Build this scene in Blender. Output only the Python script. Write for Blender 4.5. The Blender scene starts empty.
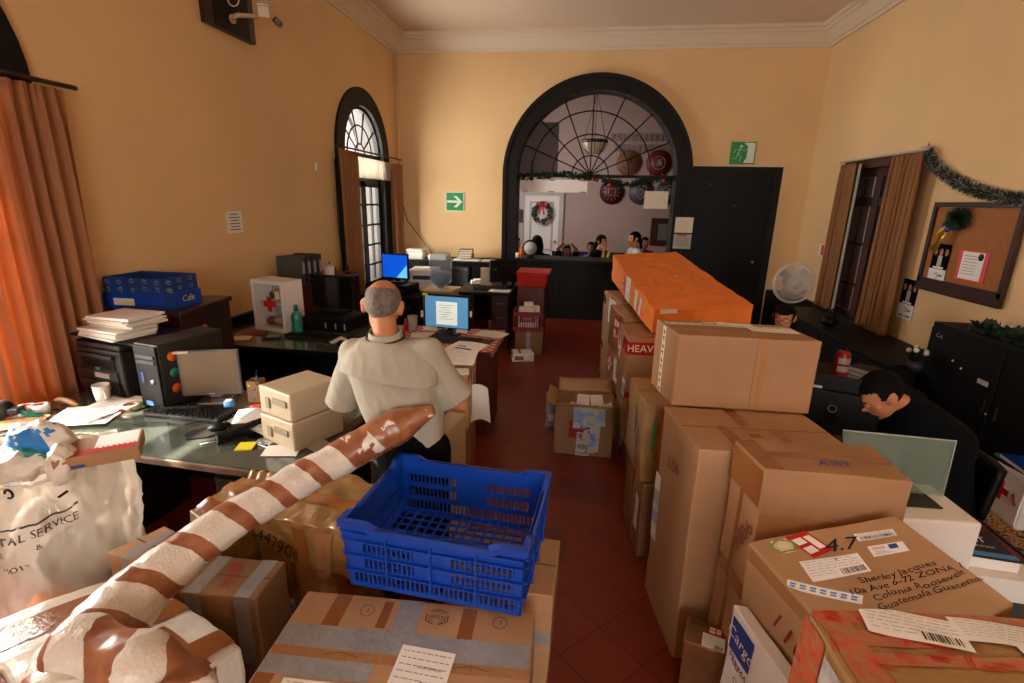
import bpy, bmesh, math, random
from mathutils import Vector, Matrix, noise
from mathutils.geometry import interpolate_bezier
PI = math.pi
scene = bpy.context.scene
COL = scene.collection
R_ = math.radians

# ------------------------------------------------------------------ camera
FPX = 504.4
cam_d = bpy.data.cameras.new('camera'); cam = bpy.data.objects.new('camera', cam_d); COL.objects.link(cam)
cam_d.sensor_width = 36.0; cam_d.lens = FPX * 36 / 1024; cam_d.clip_start = 0.02; cam_d.clip_end = 200
CAMP = Vector((0, 0, 1.9))
_yaw, _pit, _rol = R_(-7.744), R_(15.592), R_(1.279)
_f0 = Vector((math.sin(_yaw), math.cos(_yaw), 0)); _r0 = Vector((math.cos(_yaw), -math.sin(_yaw), 0)); _u0 = Vector((0, 0, 1))
_fw = _f0 * math.cos(_pit) - _u0 * math.sin(_pit); _up = _u0 * math.cos(_pit) + _f0 * math.sin(_pit)
_rt = _r0 * math.cos(_rol) + _up * math.sin(_rol); _up = _up * math.cos(_rol) - _r0 * math.sin(_rol)
cam.matrix_world = Matrix(((_rt.x, _up.x, -_fw.x, CAMP.x), (_rt.y, _up.y, -_fw.y, CAMP.y), (_rt.z, _up.z, -_fw.z, CAMP.z), (0, 0, 0, 1)))
scene.camera = cam

# ------------------------------------------------------------------ world, sun, window and fill light, exposure
scene.view_settings.view_transform = 'Standard'; scene.view_settings.look = 'None'
scene.view_settings.gamma = 1.0; scene.view_settings.use_curve_mapping = False
scene.view_settings.exposure = 1.06
world = bpy.data.worlds.new('world'); scene.world = world; world.use_nodes = True
_bg = world.node_tree.nodes['Background']; _bg.inputs[0].default_value = (0.93, 0.96, 1.0, 1); _bg.inputs[1].default_value = 4.0
try:
    scene.cycles.use_denoising = True; scene.cycles.max_bounces = 8; scene.cycles.diffuse_bounces = 5
    scene.cycles.sample_clamp_indirect = 6.0; scene.cycles.transparent_max_bounces = 12
    scene.cycles.caustics_reflective = False; scene.cycles.caustics_refractive = False
except Exception: pass
def aim(o, d): o.rotation_euler = Vector(d).to_track_quat('-Z', 'Y').to_euler()
def area(name, loc, d, sx, sy, power, col):
    l = bpy.data.lights.new(name, 'AREA'); l.shape = 'RECTANGLE'; l.size = sx; l.size_y = sy; l.energy = power; l.color = col
    o = bpy.data.objects.new(name, l); COL.objects.link(o); o.location = loc; aim(o, d); return o
_s = bpy.data.lights.new('sun', 'SUN'); _s.energy = 13.0; _s.angle = R_(1.0); _s.color = (1.0, 0.86, 0.68)
sun = bpy.data.objects.new('sun', _s); COL.objects.link(sun); sun.location = (-8, 0, 8); aim(sun, (1.0, 0.3, -1.05))
WARM = (1.0, 0.88, 0.74)
area('window_daylight_near', (-3.62, 1.80, 1.65), (1, 0, -0.05), 1.7, 1.6, 170, WARM)
area('window_daylight_far', (-3.55, 7.16, 2.0), (1, 0, -0.1), 1.6, 2.2, 120, (1.0, 0.92, 0.80))
area('window_daylight_behind', (-3.62, -3.5, 1.9), (1, 0, -0.05), 1.7, 2.2, 100, WARM)
area('front_window_fill', (1.2, -4.75, 2.2), (0, 1, -0.08), 3.0, 2.2, 42, WARM)  # lamp at an added, unseen front window, for soft frontal light
area('passage_fill', (4.2, 6.6, 4.1), (0, 0, -1), .6, 2.0, 22, (1.0, 0.95, 0.9))  # added fill that lightens the passage behind the right window
area('waiting_room_fill', (-2.4, 10.5, 2.6), (1, 0.1, -0.3), 1.8, 1.8, 48, (1.0, 0.93, 0.88))  # added fill inside the waiting room, no window built for it

# ------------------------------------------------------------------ pixel -> place helpers (a pixel plus one known coordinate)
def _ray(x, y): return _rt * ((x - 512) / FPX) - _up * ((y - 341.5) / FPX) + _fw
def PZ(x, y, z): d = _ray(x, y); return CAMP + d * ((z - CAMP.z) / d.z)
def PY(x, y, Y): d = _ray(x, y); return CAMP + d * ((Y - CAMP.y) / d.y)
def PX(x, y, X): d = _ray(x, y); return CAMP + d * ((X - CAMP.x) / d.x)
def PD(x, y, dep): return CAMP + _ray(x, y) * dep

# ------------------------------------------------------------------ materials
MATS = {}
def lin(c):
    if isinstance(c, str):
        c = tuple(int(c[i:i + 2], 16) / 255 for i in (0, 2, 4))
        c = tuple(v / 12.92 if v <= .04045 else ((v + .055) / 1.055) ** 2.4 for v in c)
    return (c[0], c[1], c[2], 1)
def mat(name, col, rough=.55, metal=0, coat=0, var=0, vs=3, bump=0, bs=20, alpha=1, transl=0, emit=0, stretch=(1, 1, 1), trans=0, spec=.5, col2=None, sheen=0):
    if name in MATS: return MATS[name]
    m = bpy.data.materials.new(name); m.use_nodes = True; nt = m.node_tree; N = nt.nodes; L = nt.links
    b = N['Principled BSDF']; b.inputs['Base Color'].default_value = lin(col); b.inputs['Roughness'].default_value = rough
    b.inputs['Metallic'].default_value = metal; b.inputs['Coat Weight'].default_value = coat; b.inputs['Coat Roughness'].default_value = .12
    b.inputs['Alpha'].default_value = alpha; b.inputs['Transmission Weight'].default_value = trans; b.inputs['Specular IOR Level'].default_value = spec
    b.inputs['Sheen Weight'].default_value = sheen
    m.diffuse_color = lin(col)
    if emit: b.inputs['Emission Color'].default_value = lin(col); b.inputs['Emission Strength'].default_value = emit
    if var or bump:
        tc = N.new('ShaderNodeTexCoord'); mp = N.new('ShaderNodeMapping'); mp.inputs['Scale'].default_value = stretch
        L.new(tc.outputs['Object'], mp.inputs[0])
    if var:
        n = N.new('ShaderNodeTexNoise'); n.inputs['Scale'].default_value = vs; n.inputs['Detail'].default_value = 6; L.new(mp.outputs[0], n.inputs[0])
        r = N.new('ShaderNodeValToRGB'); r.color_ramp.elements[0].position = .3; r.color_ramp.elements[1].position = .7
        c = lin(col); k = 1 - var; a = lin(col2) if col2 else (c[0] * k, c[1] * k, c[2] * k, 1); k2 = 1 + var * .35
        r.color_ramp.elements[0].color = a; r.color_ramp.elements[1].color = (min(1, c[0] * k2), min(1, c[1] * k2), min(1, c[2] * k2), 1)
        L.new(n.outputs[0], r.inputs[0]); L.new(r.outputs[0], b.inputs['Base Color'])
    if bump:
        n2 = N.new('ShaderNodeTexNoise'); n2.inputs['Scale'].default_value = bs; n2.inputs['Detail'].default_value = 4; L.new(mp.outputs[0], n2.inputs[0])
        bp = N.new('ShaderNodeBump'); bp.inputs['Strength'].default_value = bump; bp.inputs['Distance'].default_value = .01
        L.new(n2.outputs[0], bp.inputs['Height']); L.new(bp.outputs[0], b.inputs['Normal'])
        if coat: L.new(bp.outputs[0], b.inputs['Coat Normal'])
    if transl:
        t = N.new('ShaderNodeBsdfTranslucent'); t.inputs[0].default_value = lin(col); mx = N.new('ShaderNodeMixShader'); mx.inputs[0].default_value = transl
        out = N['Material Output']; L.new(b.outputs[0], mx.inputs[1]); L.new(t.outputs[0], mx.inputs[2]); L.new(mx.outputs[0], out.inputs[0])
    MATS[name] = m; return m

mat('plaster', 'E2BE8B', .75, var=.08, vs=.9, bump=.12, bs=30)
mat('ceiling_paint', 'D9C3AB', .8, var=.05, vs=1)
mat('cornice_paint', 'D8C8B0', .7)
mat('dark_wood', '14100D', .5, spec=.25, var=.3, vs=6, stretch=(1, 1, .2))
mat('brown_wood', '3A1A10', .38, var=.45, vs=5, stretch=(1, 1, .15))
mat('red_wood', '5A2414', .38, var=.4, vs=5, stretch=(.3, 1, 1))
mat('frame_black', '120F0D', .55, spec=.2, var=.2, vs=4)
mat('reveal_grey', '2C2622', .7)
mat('door_white', 'D8D4D2', .5)
mat('pink_wall', 'A8938C', .8, var=.06, vs=1.2)
mat('waiting_ceiling', '9A8680', .8)
mat('curtain', 'B47C54', .85, var=.06, vs=2, transl=.35, sheen=.2)
mat('curtain_brown', '96683F', .85, var=.05, vs=3, transl=.12)
mat('sheer', 'C9C2B8', .8, transl=.5)
mat('black', '090808', .5, spec=.2); mat('black_gloss', '0A0A0B', .15); mat('charcoal', '201E1D', .5, var=.1)
mat('grey', '6E6A66', .5); mat('light_grey', 'A9A59E', .5); mat('silver', 'B8B8B8', .3, metal=.9)
mat('white', 'E4E0DA', .5); mat('paper', 'E9E6E1', .7); mat('paper_cream', 'D9CFB8', .7); mat('print', '8C8884', .7); mat('ink', '17151C', .6)
mat('beige', 'B8A88C', .5); mat('beige_dark', '8E8068', .5)
mat('red', 'B81A14', .4); mat('red_dark', '7A100D', .45); mat('orange_plastic', 'D2571A', .5)
mat('blue_ink', '2A3F8E', .6); mat('blue', '0A3C9E', .35); mat('light_blue', '4A86C8', .5); mat('green', '1C8A3E', .5); mat('yellow', 'E6D82A', .6)
mat('teal', '0E7A62', .3, coat=.3); mat('navy', '10182C', .6)
mat('worn_edge', '6A5040', .5, var=.6, vs=9, bump=.3, bs=40)
mat('steel', '8A8A88', .3, metal=1); mat('desk_glass', '4C544C', .14, coat=.5, var=.15, vs=2)
mat('card', '9E744E', .62, var=.14, vs=5, bump=.15, bs=9); mat('card_light', 'AC845E', .62, var=.12, vs=5, bump=.12, bs=9)
mat('card_dark', '86613F', .65, var=.2, vs=4, bump=.2, bs=9)
mat('card_wrap', '98703F', .4, coat=.8, var=.22, vs=6, bump=.9, bs=14)
mat('card_wrap_dark', '7A4F2C', .4, coat=.7, var=.25, vs=6, bump=.9, bs=14)
mat('card_edge', '6E4828', .8); mat('tape_brown', '8C5426', .22, coat=.8, var=.15, vs=9, bump=.2, bs=30)
mat('tape_clear', 'A5754A', .15, coat=.9, var=.1, vs=9, bump=.25, bs=30)
mat('tape_silver', '98989A', .36, metal=.15, coat=.3, var=.2, vs=12, bump=.4, bs=35)
mat('tape_red', 'B02018', .25, coat=.7, bump=.3, bs=30)
mat('skin', 'B87B55', .55, var=.08, vs=8); mat('skin_dark', '8A5236', .55, var=.08, vs=8); mat('lips', '7A3A30', .5)
mat('hair_black', '0B0908', .8, spec=.1, var=.3, vs=40, bump=.4, bs=80, stretch=(1, 1, .3)); mat('hair_grey', '6E655E', .7, var=.45, vs=70, bump=.5, bs=120)
mat('eye_white', 'D8D0C8', .3)
mat('shirt_grey', 'A49F90', .85, var=.06, vs=6, bump=.1, bs=200); mat('cloth_black', '08080A', .95, spec=.1); mat('cloth_navy', '080A10', .95, spec=.1)
mat('cloth_blue', '1A3C8C', .8); mat('cloth_white', 'B5B0AC', .8); mat('cloth_greydark', '55555C', .8)
mat('leaf', '1C3318', .7, var=.5, vs=30); mat('tinsel', '2B3A2E', .5, var=.7, vs=60, col2='0E140F')
mat('tinsel_tip', 'B9BDB4', .35, metal=.5)

# ------------------------------------------------------------------ mesh builder
class MB:
    def __init__(s): s.v = []; s.f = []; s.m = []; s.sm = []; s.mats = []; s.M = None
    def mi(s, m):
        if m not in s.mats: s.mats.append(m)
        return s.mats.index(m)
    def add(s, vs, fs, m, smooth=False):
        o = len(s.v)
        for p in vs:
            p = Vector(p)
            s.v.append(s.M @ p if s.M else p)
        k = s.mi(m)
        for f in fs: s.f.append([i + o for i in f]); s.m.append(k); s.sm.append(smooth)
        return s
    def box(s, c, d, m, rz=0, M=None, taper=1):
        x, y, z = d[0] / 2, d[1] / 2, d[2] / 2; t = taper
        vs = [(-x, -y, -z), (x, -y, -z), (x, y, -z), (-x, y, -z), (-x * t, -y * t, z), (x * t, -y * t, z), (x * t, y * t, z), (-x * t, y * t, z)]
        T = Matrix.Translation(Vector(c)) @ (M if M else Matrix.Rotation(rz, 4, 'Z'))
        return s.add([T @ Vector(p) for p in vs], [(0, 3, 2, 1), (4, 5, 6, 7), (0, 1, 5, 4), (1, 2, 6, 5), (2, 3, 7, 6), (3, 0, 4, 7)], m)
    def b2(s, lo, hi, m): return s.box([(a + b) / 2 for a, b in zip(lo, hi)], [abs(b - a) for a, b in zip(lo, hi)], m)
    def tube(s, pts, r, m, seg=8, cap=True, smooth=True, flat=1.0):
        pts = [Vector(p) for p in pts]; n = len(pts); rr = r if isinstance(r, (list, tuple)) else [r] * n
        vs = []; ref = None
        for i, p in enumerate(pts):
            t = (pts[min(i + 1, n - 1)] - pts[max(i - 1, 0)]); t = t.normalized() if t.length > 1e-9 else Vector((0, 0, 1))
            if ref is None: ref = Vector((0, 0, 1)) if abs(t.z) < .9 else Vector((1, 0, 0))
            a = t.cross(ref).normalized(); b = a.cross(t).normalized(); ref = b
            for k in range(seg):
                an = 2 * PI * k / seg; vs.append(p + a * math.cos(an) * rr[i] + b * math.sin(an) * rr[i] * flat)
        fs = [(i * seg + k, i * seg + (k + 1) % seg, (i + 1) * seg + (k + 1) % seg, (i + 1) * seg + k) for i in range(n - 1) for k in range(seg)]
        if cap: fs += [tuple(range(seg))[::-1], tuple((n - 1) * seg + k for k in range(seg))]
        return s.add(vs, fs, m, smooth)
    def cyl(s, a, b, r, m, seg=16, r2=None, smooth=True): return s.tube([a, b], [r, r if r2 is None else r2], m, seg, True, smooth)
    def lathe(s, prof, c, m, seg=20, M=None, smooth=True, sx=1, sy=1):
        c = Vector(c); vs = []
        for r, z in prof:
            for k in range(seg):
                a = 2 * PI * k / seg; p = Vector((r * math.cos(a) * sx, r * math.sin(a) * sy, z)); vs.append(c + ((M @ p) if M else p))
        n = len(prof)
        fs = [(i * seg + k, i * seg + (k + 1) % seg, (i + 1) * seg + (k + 1) % seg, (i + 1) * seg + k) for i in range(n - 1) for k in range(seg)]
        fs += [tuple(range(seg))[::-1], tuple((n - 1) * seg + k for k in range(seg))]
        return s.add(vs, fs, m, smooth)
    def ball(s, c, r, m, seg=12, ring=8, M=None):
        r = (r, r, r) if not isinstance(r, (tuple, list)) else r
        pr = [(max(1e-4, math.sin(PI * i / ring)), -math.cos(PI * i / ring)) for i in range(ring + 1)]
        D = Matrix.Diagonal((r[0], r[1], r[2], 1)); MM = (M @ D) if M else D
        return s.lathe(pr, c, m, seg, MM)
    def prism(s, poly, off, ax, m, t):
        # poly: list of 3D points (planar), extruded by vector t
        n = len(poly); P = [Vector(p) for p in poly]; T = Vector(t)
        return s.add(P + [p + T for p in P], [tuple(range(n))[::-1], tuple(range(n, 2 * n))] + [(i, (i + 1) % n, (i + 1) % n + n, i + n) for i in range(n)], m)
    def ring(s, inner, outer, t, m):
        # two open polylines of equal length, joined as a flat band with thickness vector t
        n = len(inner); T = Vector(t); I = [Vector(p) for p in inner]; O = [Vector(p) for p in outer]
        vs = I + O + [p + T for p in I] + [p + T for p in O]; fs = []
        for i in range(n - 1):
            a, b, c, d = i, i + 1, n + i + 1, n + i
            fs += [(a, b, c, d), (a + 2 * n, d + 2 * n, c + 2 * n, b + 2 * n), (a, a + 2 * n, b + 2 * n, b), (d, c, c + 2 * n, d + 2 * n)]
        fs += [(0, n, 3 * n, 2 * n), (n - 1, 3 * n - 1, 4 * n - 1, 2 * n - 1)]
        return s.add(vs, fs, m)
    def grid(s, fn, nu, nv, m, smooth=True, closed_u=False):
        vs = [fn(i / nu, j / nv) for j in range(nv + 1) for i in range(nu + 1)]; w = nu + 1
        return s.add(vs, [(j * w + i, j * w + i + 1, (j + 1) * w + i + 1, (j + 1) * w + i) for j in range(nv) for i in range(nu)], m, smooth)
    def text(s, st, O, U, V, h, m, align='C', lift=None, wob=0, fn=None):
        vs, fs, w = text_geo(st); k = h; x0 = {'L': 0, 'C': -w / 2, 'R': -w}[align]
        O = Vector(O); U = Vector(U).normalized(); V = Vector(V).normalized(); out = []
        for x, y in vs:
            a, b = (x + x0) * k, (y - .35) * k
            if wob: b += wob * k * noise.noise(Vector((a / k * .7, 3.1, len(st)))); a += wob * k * .5 * noise.noise(Vector((a / k * .9, b / k * 1.3, 7)))
            out.append(fn(a, b) if fn else O + U * a + V * b)
        return s.add(out, fs, m)
    def build(s, name, parent=None, loc=None, rz=0, bevel=0, fix=False, sub=0, solid=0):
        me = bpy.data.meshes.new(name); me.from_pydata([tuple(p) for p in s.v], [], s.f)
        for m in s.mats: me.materials.append(MATS[m] if isinstance(m, str) else m)
        me.polygons.foreach_set('material_index', s.m); me.polygons.foreach_set('use_smooth', s.sm)
        if fix:
            bm = bmesh.new(); bm.from_mesh(me); bmesh.ops.remove_doubles(bm, verts=bm.verts, dist=1e-5); bmesh.ops.recalc_face_normals(bm, faces=bm.faces); bm.to_mesh(me); bm.free()
        me.update()
        o = bpy.data.objects.new(name, me); COL.objects.link(o)
        if loc is not None: o.location = loc; o.rotation_euler = (0, 0, rz)
        if parent is not None: o.parent = parent
        if sub: md = o.modifiers.new('sub', 'SUBSURF'); md.levels = sub; md.render_levels = sub
        if solid: md = o.modifiers.new('solid', 'SOLIDIFY'); md.thickness = solid; md.offset = 0
        if bevel: md = o.modifiers.new('bevel', 'BEVEL'); md.width = bevel; md.segments = 2; md.limit_method = 'ANGLE'; md.angle_limit = R_(40)
        return o
_TX = {}
def text_geo(st):
    if st not in _TX:
        cu = bpy.data.curves.new('t', 'FONT'); cu.body = st; cu.size = 1; cu.resolution_u = 2
        ob = bpy.data.objects.new('t', cu); COL.objects.link(ob); dg = bpy.context.evaluated_depsgraph_get()
        me = bpy.data.meshes.new_from_object(ob.evaluated_get(dg))
        vs = [(v.co.x, v.co.y) for v in me.vertices]; fs = [tuple(p.vertices) for p in me.polygons]
        _TX[st] = (vs, fs, max([v[0] for v in vs] + [0])); bpy.data.meshes.remove(me); bpy.data.objects.remove(ob); bpy.data.curves.remove(cu)
    return _TX[st]
def tag(o, label=None, cat=None, group=None, kind=None):
    if label: o['label'] = label
    if cat: o['category'] = cat
    if group: o['group'] = group
    if kind: o['kind'] = kind
    return o
def thing(name, label, cat, loc=(0, 0, 0), rz=0, group=None):
    o = bpy.data.objects.new(name, None); COL.objects.link(o); o.location = loc; o.rotation_euler = (0, 0, rz); o.empty_display_size = .05
    return tag(o, label, cat, group)
def struct(mb, name, parent=None, **k):
    o = mb.build(name, parent, **k)
    if parent is None: o['kind'] = 'structure'
    return o
def copy_thing(r, loc, rz=0, label=None, group=None):
    c = r.copy(); COL.objects.link(c); c.location = loc; c.rotation_euler = (0, 0, rz)
    if label: c['label'] = label
    if group: c['group'] = group
    for ch in r.children:
        d = ch.copy(); COL.objects.link(d); d.parent = c
        for g in ch.children:
            e = g.copy(); COL.objects.link(e); e.parent = d
    return c
def arc(cx, cz, r, a0, a1, n, f):  # points of an arc in a vertical plane; f maps (horizontal, z) to 3D
    return [f(cx + r * math.cos(a0 + (a1 - a0) * i / n), cz + r * math.sin(a0 + (a1 - a0) * i / n)) for i in range(n + 1)]
# ------------------------------------------------------------------ the room
XL, XR, YB, YF, ZC = -3.13, 3.30, 8.50, -4.80, 4.32
def floor_mat():
    m = bpy.data.materials.new('red_cement_tiles'); m.use_nodes = True; nt = m.node_tree; N = nt.nodes; L = nt.links; b = N['Principled BSDF']
    tc = N.new('ShaderNodeTexCoord'); mp = N.new('ShaderNodeMapping'); mp.inputs['Rotation'].default_value = (0, 0, R_(45)); L.new(tc.outputs['Object'], mp.inputs[0])
    br = N.new('ShaderNodeTexBrick'); br.offset = 0; br.inputs['Scale'].default_value = 1; br.inputs['Brick Width'].default_value = .25; br.inputs['Row Height'].default_value = .25
    br.inputs['Mortar Size'].default_value = .003; br.inputs['Color1'].default_value = lin('6A2213'); br.inputs['Color2'].default_value = lin('621E10'); br.inputs['Mortar'].default_value = lin('3E130C')
    L.new(mp.outputs[0], br.inputs[0])
    # darker single tiles, chosen by a cell noise on a coarser straight grid
    m2 = N.new('ShaderNodeMapping'); m2.inputs['Scale'].default_value = (3.4, 3.4, 3.4); L.new(tc.outputs['Object'], m2.inputs[0])
    wn = N.new('ShaderNodeTexWhiteNoise'); wn.noise_dimensions = '2D'; fl = N.new('ShaderNodeVectorMath'); fl.operation = 'FLOOR'; L.new(m2.outputs[0], fl.inputs[0]); L.new(fl.outputs[0], wn.inputs[0])
    gt = N.new('ShaderNodeMath'); gt.operation = 'GREATER_THAN'; gt.inputs[1].default_value = .93; L.new(wn.outputs[0], gt.inputs[0])
    mx = N.new('ShaderNodeMixRGB'); mx.blend_type = 'MULTIPLY'; mx.inputs[2].default_value = (.45, .4, .42, 1); L.new(br.outputs[0], mx.inputs[1])
    ml = N.new('ShaderNodeMath'); ml.operation = 'MULTIPLY'; ml.inputs[1].default_value = .55; L.new(gt.outputs[0], ml.inputs[0]); L.new(ml.outputs[0], mx.inputs[0])
    nz = N.new('ShaderNodeTexNoise'); nz.inputs['Scale'].default_value = 1.3; nz.inputs['Detail'].default_value = 6; L.new(tc.outputs['Object'], nz.inputs[0])
    m3 = N.new('ShaderNodeMixRGB'); m3.blend_type = 'MULTIPLY'; m3.inputs[0].default_value = .55; L.new(mx.outputs[0], m3.inputs[1]); L.new(nz.outputs[1], m3.inputs[2])
    hs = N.new('ShaderNodeHueSaturation'); hs.inputs['Saturation'].default_value = 1.0; hs.inputs['Value'].default_value = 1.35; L.new(mx.outputs[0], hs.inputs['Color'])
    L.new(hs.outputs[0], b.inputs['Base Color'])
    rr = N.new('ShaderNodeMapRange'); rr.inputs[3].default_value = .28; rr.inputs[4].default_value = .5; L.new(nz.outputs[0], rr.inputs[0]); L.new(rr.outputs[0], b.inputs['Roughness'])
    MATS['floor'] = m
floor_mat()
struct(MB().b2((XL - .5, YF - .1, -.1), (XR + .1, YB, 0), 'floor'), 'floor')
struct(MB().b2((XL - .5, YF - .1, ZC), (XR + 1.7, YB + .3, ZC + .1), 'ceiling_paint'), 'ceiling')

def holed_wall(name, f, u0, u1, z0, z1, holes, t, m, mr):
    """inner face with arched or square openings and their reveals; hole = (centre, half width, sill, spring, arched)"""
    b = MB(); cur = u0; holes = sorted(holes)
    def quad(a0, a1, b0, b1):
        for d, mm in ((0, m), (t, m)): b.add([f(a0, b0, d), f(a1, b0, d), f(a1, b1, d), f(a0, b1, d)], [(0, 1, 2, 3)], mm)
    for c, h, zs, zp, arched in holes:
        quad(cur, c - h, z0, z1); cur = c + h
        if zs > z0: quad(c - h, c + h, z0, zs)
        pts = [(c - h, zs), (c - h, zp)]
        if arched: pts = [(c - h, zs)] + [(c - h * math.cos(PI * i / 24), zp + h * math.sin(PI * i / 24)) for i in range(25)] + [(c + h, zs)]
        else: pts = [(c - h, zs), (c - h, zp), (c + h, zp), (c + h, zs)]
        up = pts[1:-1]
        for (a, za), (a2, zb) in zip(up, up[1:]):
            for d in (0, t): b.add([f(a, za, d), f(a2, zb, d), f(a2, z1, d), f(a, z1, d)], [(0, 1, 2, 3)], m)
        loop = pts + [pts[0]]
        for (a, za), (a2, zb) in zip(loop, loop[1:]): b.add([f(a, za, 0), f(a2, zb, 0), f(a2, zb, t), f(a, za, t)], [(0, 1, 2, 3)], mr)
    quad(cur, u1, z0, z1)
    return struct(b, name)
WT = .38
fL = lambda u, z, d: Vector((XL - d, u, z)); fR = lambda u, z, d: Vector((XR + d, u, z)); fB = lambda u, z, d: Vector((u, YB + d, z)); fF = lambda u, z, d: Vector((u, YF - d, z))
LW = [(1.82, .64, .45, 2.46, True), (7.16, .64, .45, 2.46, True), (-3.5, .64, .45, 2.46, True)]
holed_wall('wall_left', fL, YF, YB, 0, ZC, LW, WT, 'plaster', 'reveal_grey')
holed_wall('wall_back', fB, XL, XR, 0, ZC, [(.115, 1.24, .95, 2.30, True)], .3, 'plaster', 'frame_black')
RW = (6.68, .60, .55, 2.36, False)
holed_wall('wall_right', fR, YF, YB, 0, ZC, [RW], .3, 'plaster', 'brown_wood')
holed_wall('wall_front', fF, XL, XR, 0, ZC, [(1.2, 1.5, .9, 3.2, False)], .3, 'plaster', 'reveal_grey')  # unseen opening, added to let in soft frontal light
# cornice: one stepped moulding per wall
def cornice(name, P0, P1, nrm):
    P0 = Vector(P0); P1 = Vector(P1); n = Vector(nrm)
    prof = [(0, 4.085), (.03, 4.085), (.035, 4.12), (.06, 4.125), (.10, 4.16), (.17, 4.225), (.205, 4.24), (.21, 4.27), (.25, 4.275), (.25, ZC), (0, ZC)]
    b = MB(); vs = []
    for P, s in ((P0, 1), (P1, -1)):
        for d, z in prof: vs.append((P.x + n.x * d, P.y + n.y * d, z))
    k = len(prof)
    b.add(vs, [tuple(range(k)), tuple(range(2 * k - 1, k - 1, -1))] + [(i, i + k, (i + 1) % k + k, (i + 1) % k) for i in range(k)], 'cornice_paint')
    return struct(b, name)
cornice('trim_1', (XL, YF, 0), (XL, YB, 0), (1, 0)); cornice('trim_2', (XR, YF, 0), (XR, YB, 0), (-1, 0)); cornice('trim_3', (XL, YB, 0), (XR, YB, 0), (0, -1))
# dark wainscot boards and the pipe in the far left corner
struct(MB().b2((XL, 2.72, 0), (XL + .03, 6.26, .80), 'dark_wood').b2((XL, 2.72, .80), (XL + .05, 6.26, .83), 'dark_wood'), 'baseboard_left')
struct(MB().b2((XR - .03, 0, 0), (XR, YB, .56), 'dark_wood').b2((XR - .05, 0, .56), (XR, YB, .60), 'dark_wood'), 'baseboard_right')
struct(MB().b2((XL, YB - .03, 0), (-1.34, YB, .92), 'dark_wood').b2((XL, YB - .05, .92), (-1.34, YB, .955), 'dark_wood').b2((2.93, YB - .03, 0), (XR, YB, .62), 'dark_wood'), 'baseboard_back')
struct(MB().cyl((XL + .06, YB - .05, .96), (XL + .06, YB - .05, 4.08), .022, 'plaster', 8), 'trim_4')

# --- arched windows of the left wall
def arched_window(name, yc, sunblock=False):
    w = thing(name, None, None, (XL, yc, 0)); w['kind'] = 'structure'
    g = lambda y, z, d: Vector((-d, y, z))      # local, d = depth into the wall
    h, zs, zp = .64, .45, 2.46
    b = MB()   # surround on the room face, proud of the plaster
    ins = [g(-h, zs, 0)] + [g(-h * math.cos(PI * i / 24), zp + h * math.sin(PI * i / 24), 0) for i in range(25)] + [g(h, zs, 0)]
    H = .872
    out = [g(-H, zs, 0)] + [g(-H * math.cos(PI * i / 24), zp + H * math.sin(PI * i / 24), 0) for i in range(25)] + [g(H, zs, 0)]
    b.ring(ins, out, (.03, 0, 0), 'frame_black'); b.build('surround', w)
    b = MB(); d = .03; k = .04   # frame in the opening
    ins = [g(-(h - k), zs + k, d)] + [g(-(h - k) * math.cos(PI * i / 24), zp + (h - k) * math.sin(PI * i / 24), d) for i in range(25)] + [g(h - k, zs + k, d)]
    out = [g(-h, zs, d)] + [g(-h * math.cos(PI * i / 24), zp + h * math.sin(PI * i / 24), d) for i in range(25)] + [g(h, zs, d)]
    b.ring(ins, out, (-.06, 0, 0), 'frame_black'); b.box((-d - .03, 0, zp), (.06, 2 * h, .07), 'frame_black'); b.box((-d - .03, 0, zs + .06), (.06, 2 * h, .12), 'frame_black')
    b.box((-d - .03, 0, zp - .30), (.05, 2 * h, .07), 'frame_black'); b.build('window_frame', w)
    b = MB()     # fan light bars
    for a in (36, 72, 108, 144):
        b.tube([g(0.16 * math.cos(R_(a)), zp + .16 * math.sin(R_(a)), d + .03), g((h - .03) * math.cos(R_(a)), zp + (h - .03) * math.sin(R_(a)), d + .03)], .013, 'frame_black', 6)
    for r in (.16, .40): b.tube([g(r * math.cos(PI * i / 16), zp + r * math.sin(PI * i / 16), d + .03) for i in range(17)], .013, 'frame_black', 6)
    b.build('fanlight_bars', w)
    for s in (-1, 1):    # casements
        b = MB(); y0, y1 = (0.01, h - .04) if s > 0 else (-h + .04, -.01)
        for yy in (y0 + .035, y1 - .035): b.box((-d - .03, yy, (zs + zp - .30) / 2 + .04), (.045, .07, zp - .33 - zs), 'frame_black')
        for zz in (zs + .18, zp - .37): b.box((-d - .03, (y0 + y1) / 2, zz), (.045, y1 - y0, .09), 'frame_black')
        for i in range(1, 5): b.box((-d - .03, (y0 + y1) / 2, zs + .18 + (zp - .55 - zs) * i / 5), (.03, y1 - y0, .026), 'frame_black')
        b.box((-d - .03, (y0 + y1) / 2, (zs + zp) / 2), (.03, .026, zp - zs - .5), 'frame_black')
        c = b.build('casement', w)
    return w
mat('glass_pane', 'E8F0F4', .03, alpha=.05, spec=.5)
w1 = arched_window('window_1', 1.82); w2 = arched_window('window_2', 7.16); w3 = arched_window('window_3', -3.5)
# black shutter filling the fanlight of the near window, unseen slab added over the far one to block sun
struct(MB().prism([Vector((-.20, y, z)) for y, z in [(-.63, 2.47)] + [(-.63 * math.cos(PI * i / 24), 2.47 + .62 * math.sin(PI * i / 24)) for i in range(1, 24)] + [(.63, 2.47)]], 0, 0, 'black', (-.03, 0, 0)), 'shutter', w1)
struct(MB().box((-4.6, 7.2, 3.75), (1.9, 4.4, .08), 'reveal_grey'), 'sun_blocker')  # added outdoor slab keeping direct sun out of the far window
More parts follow.
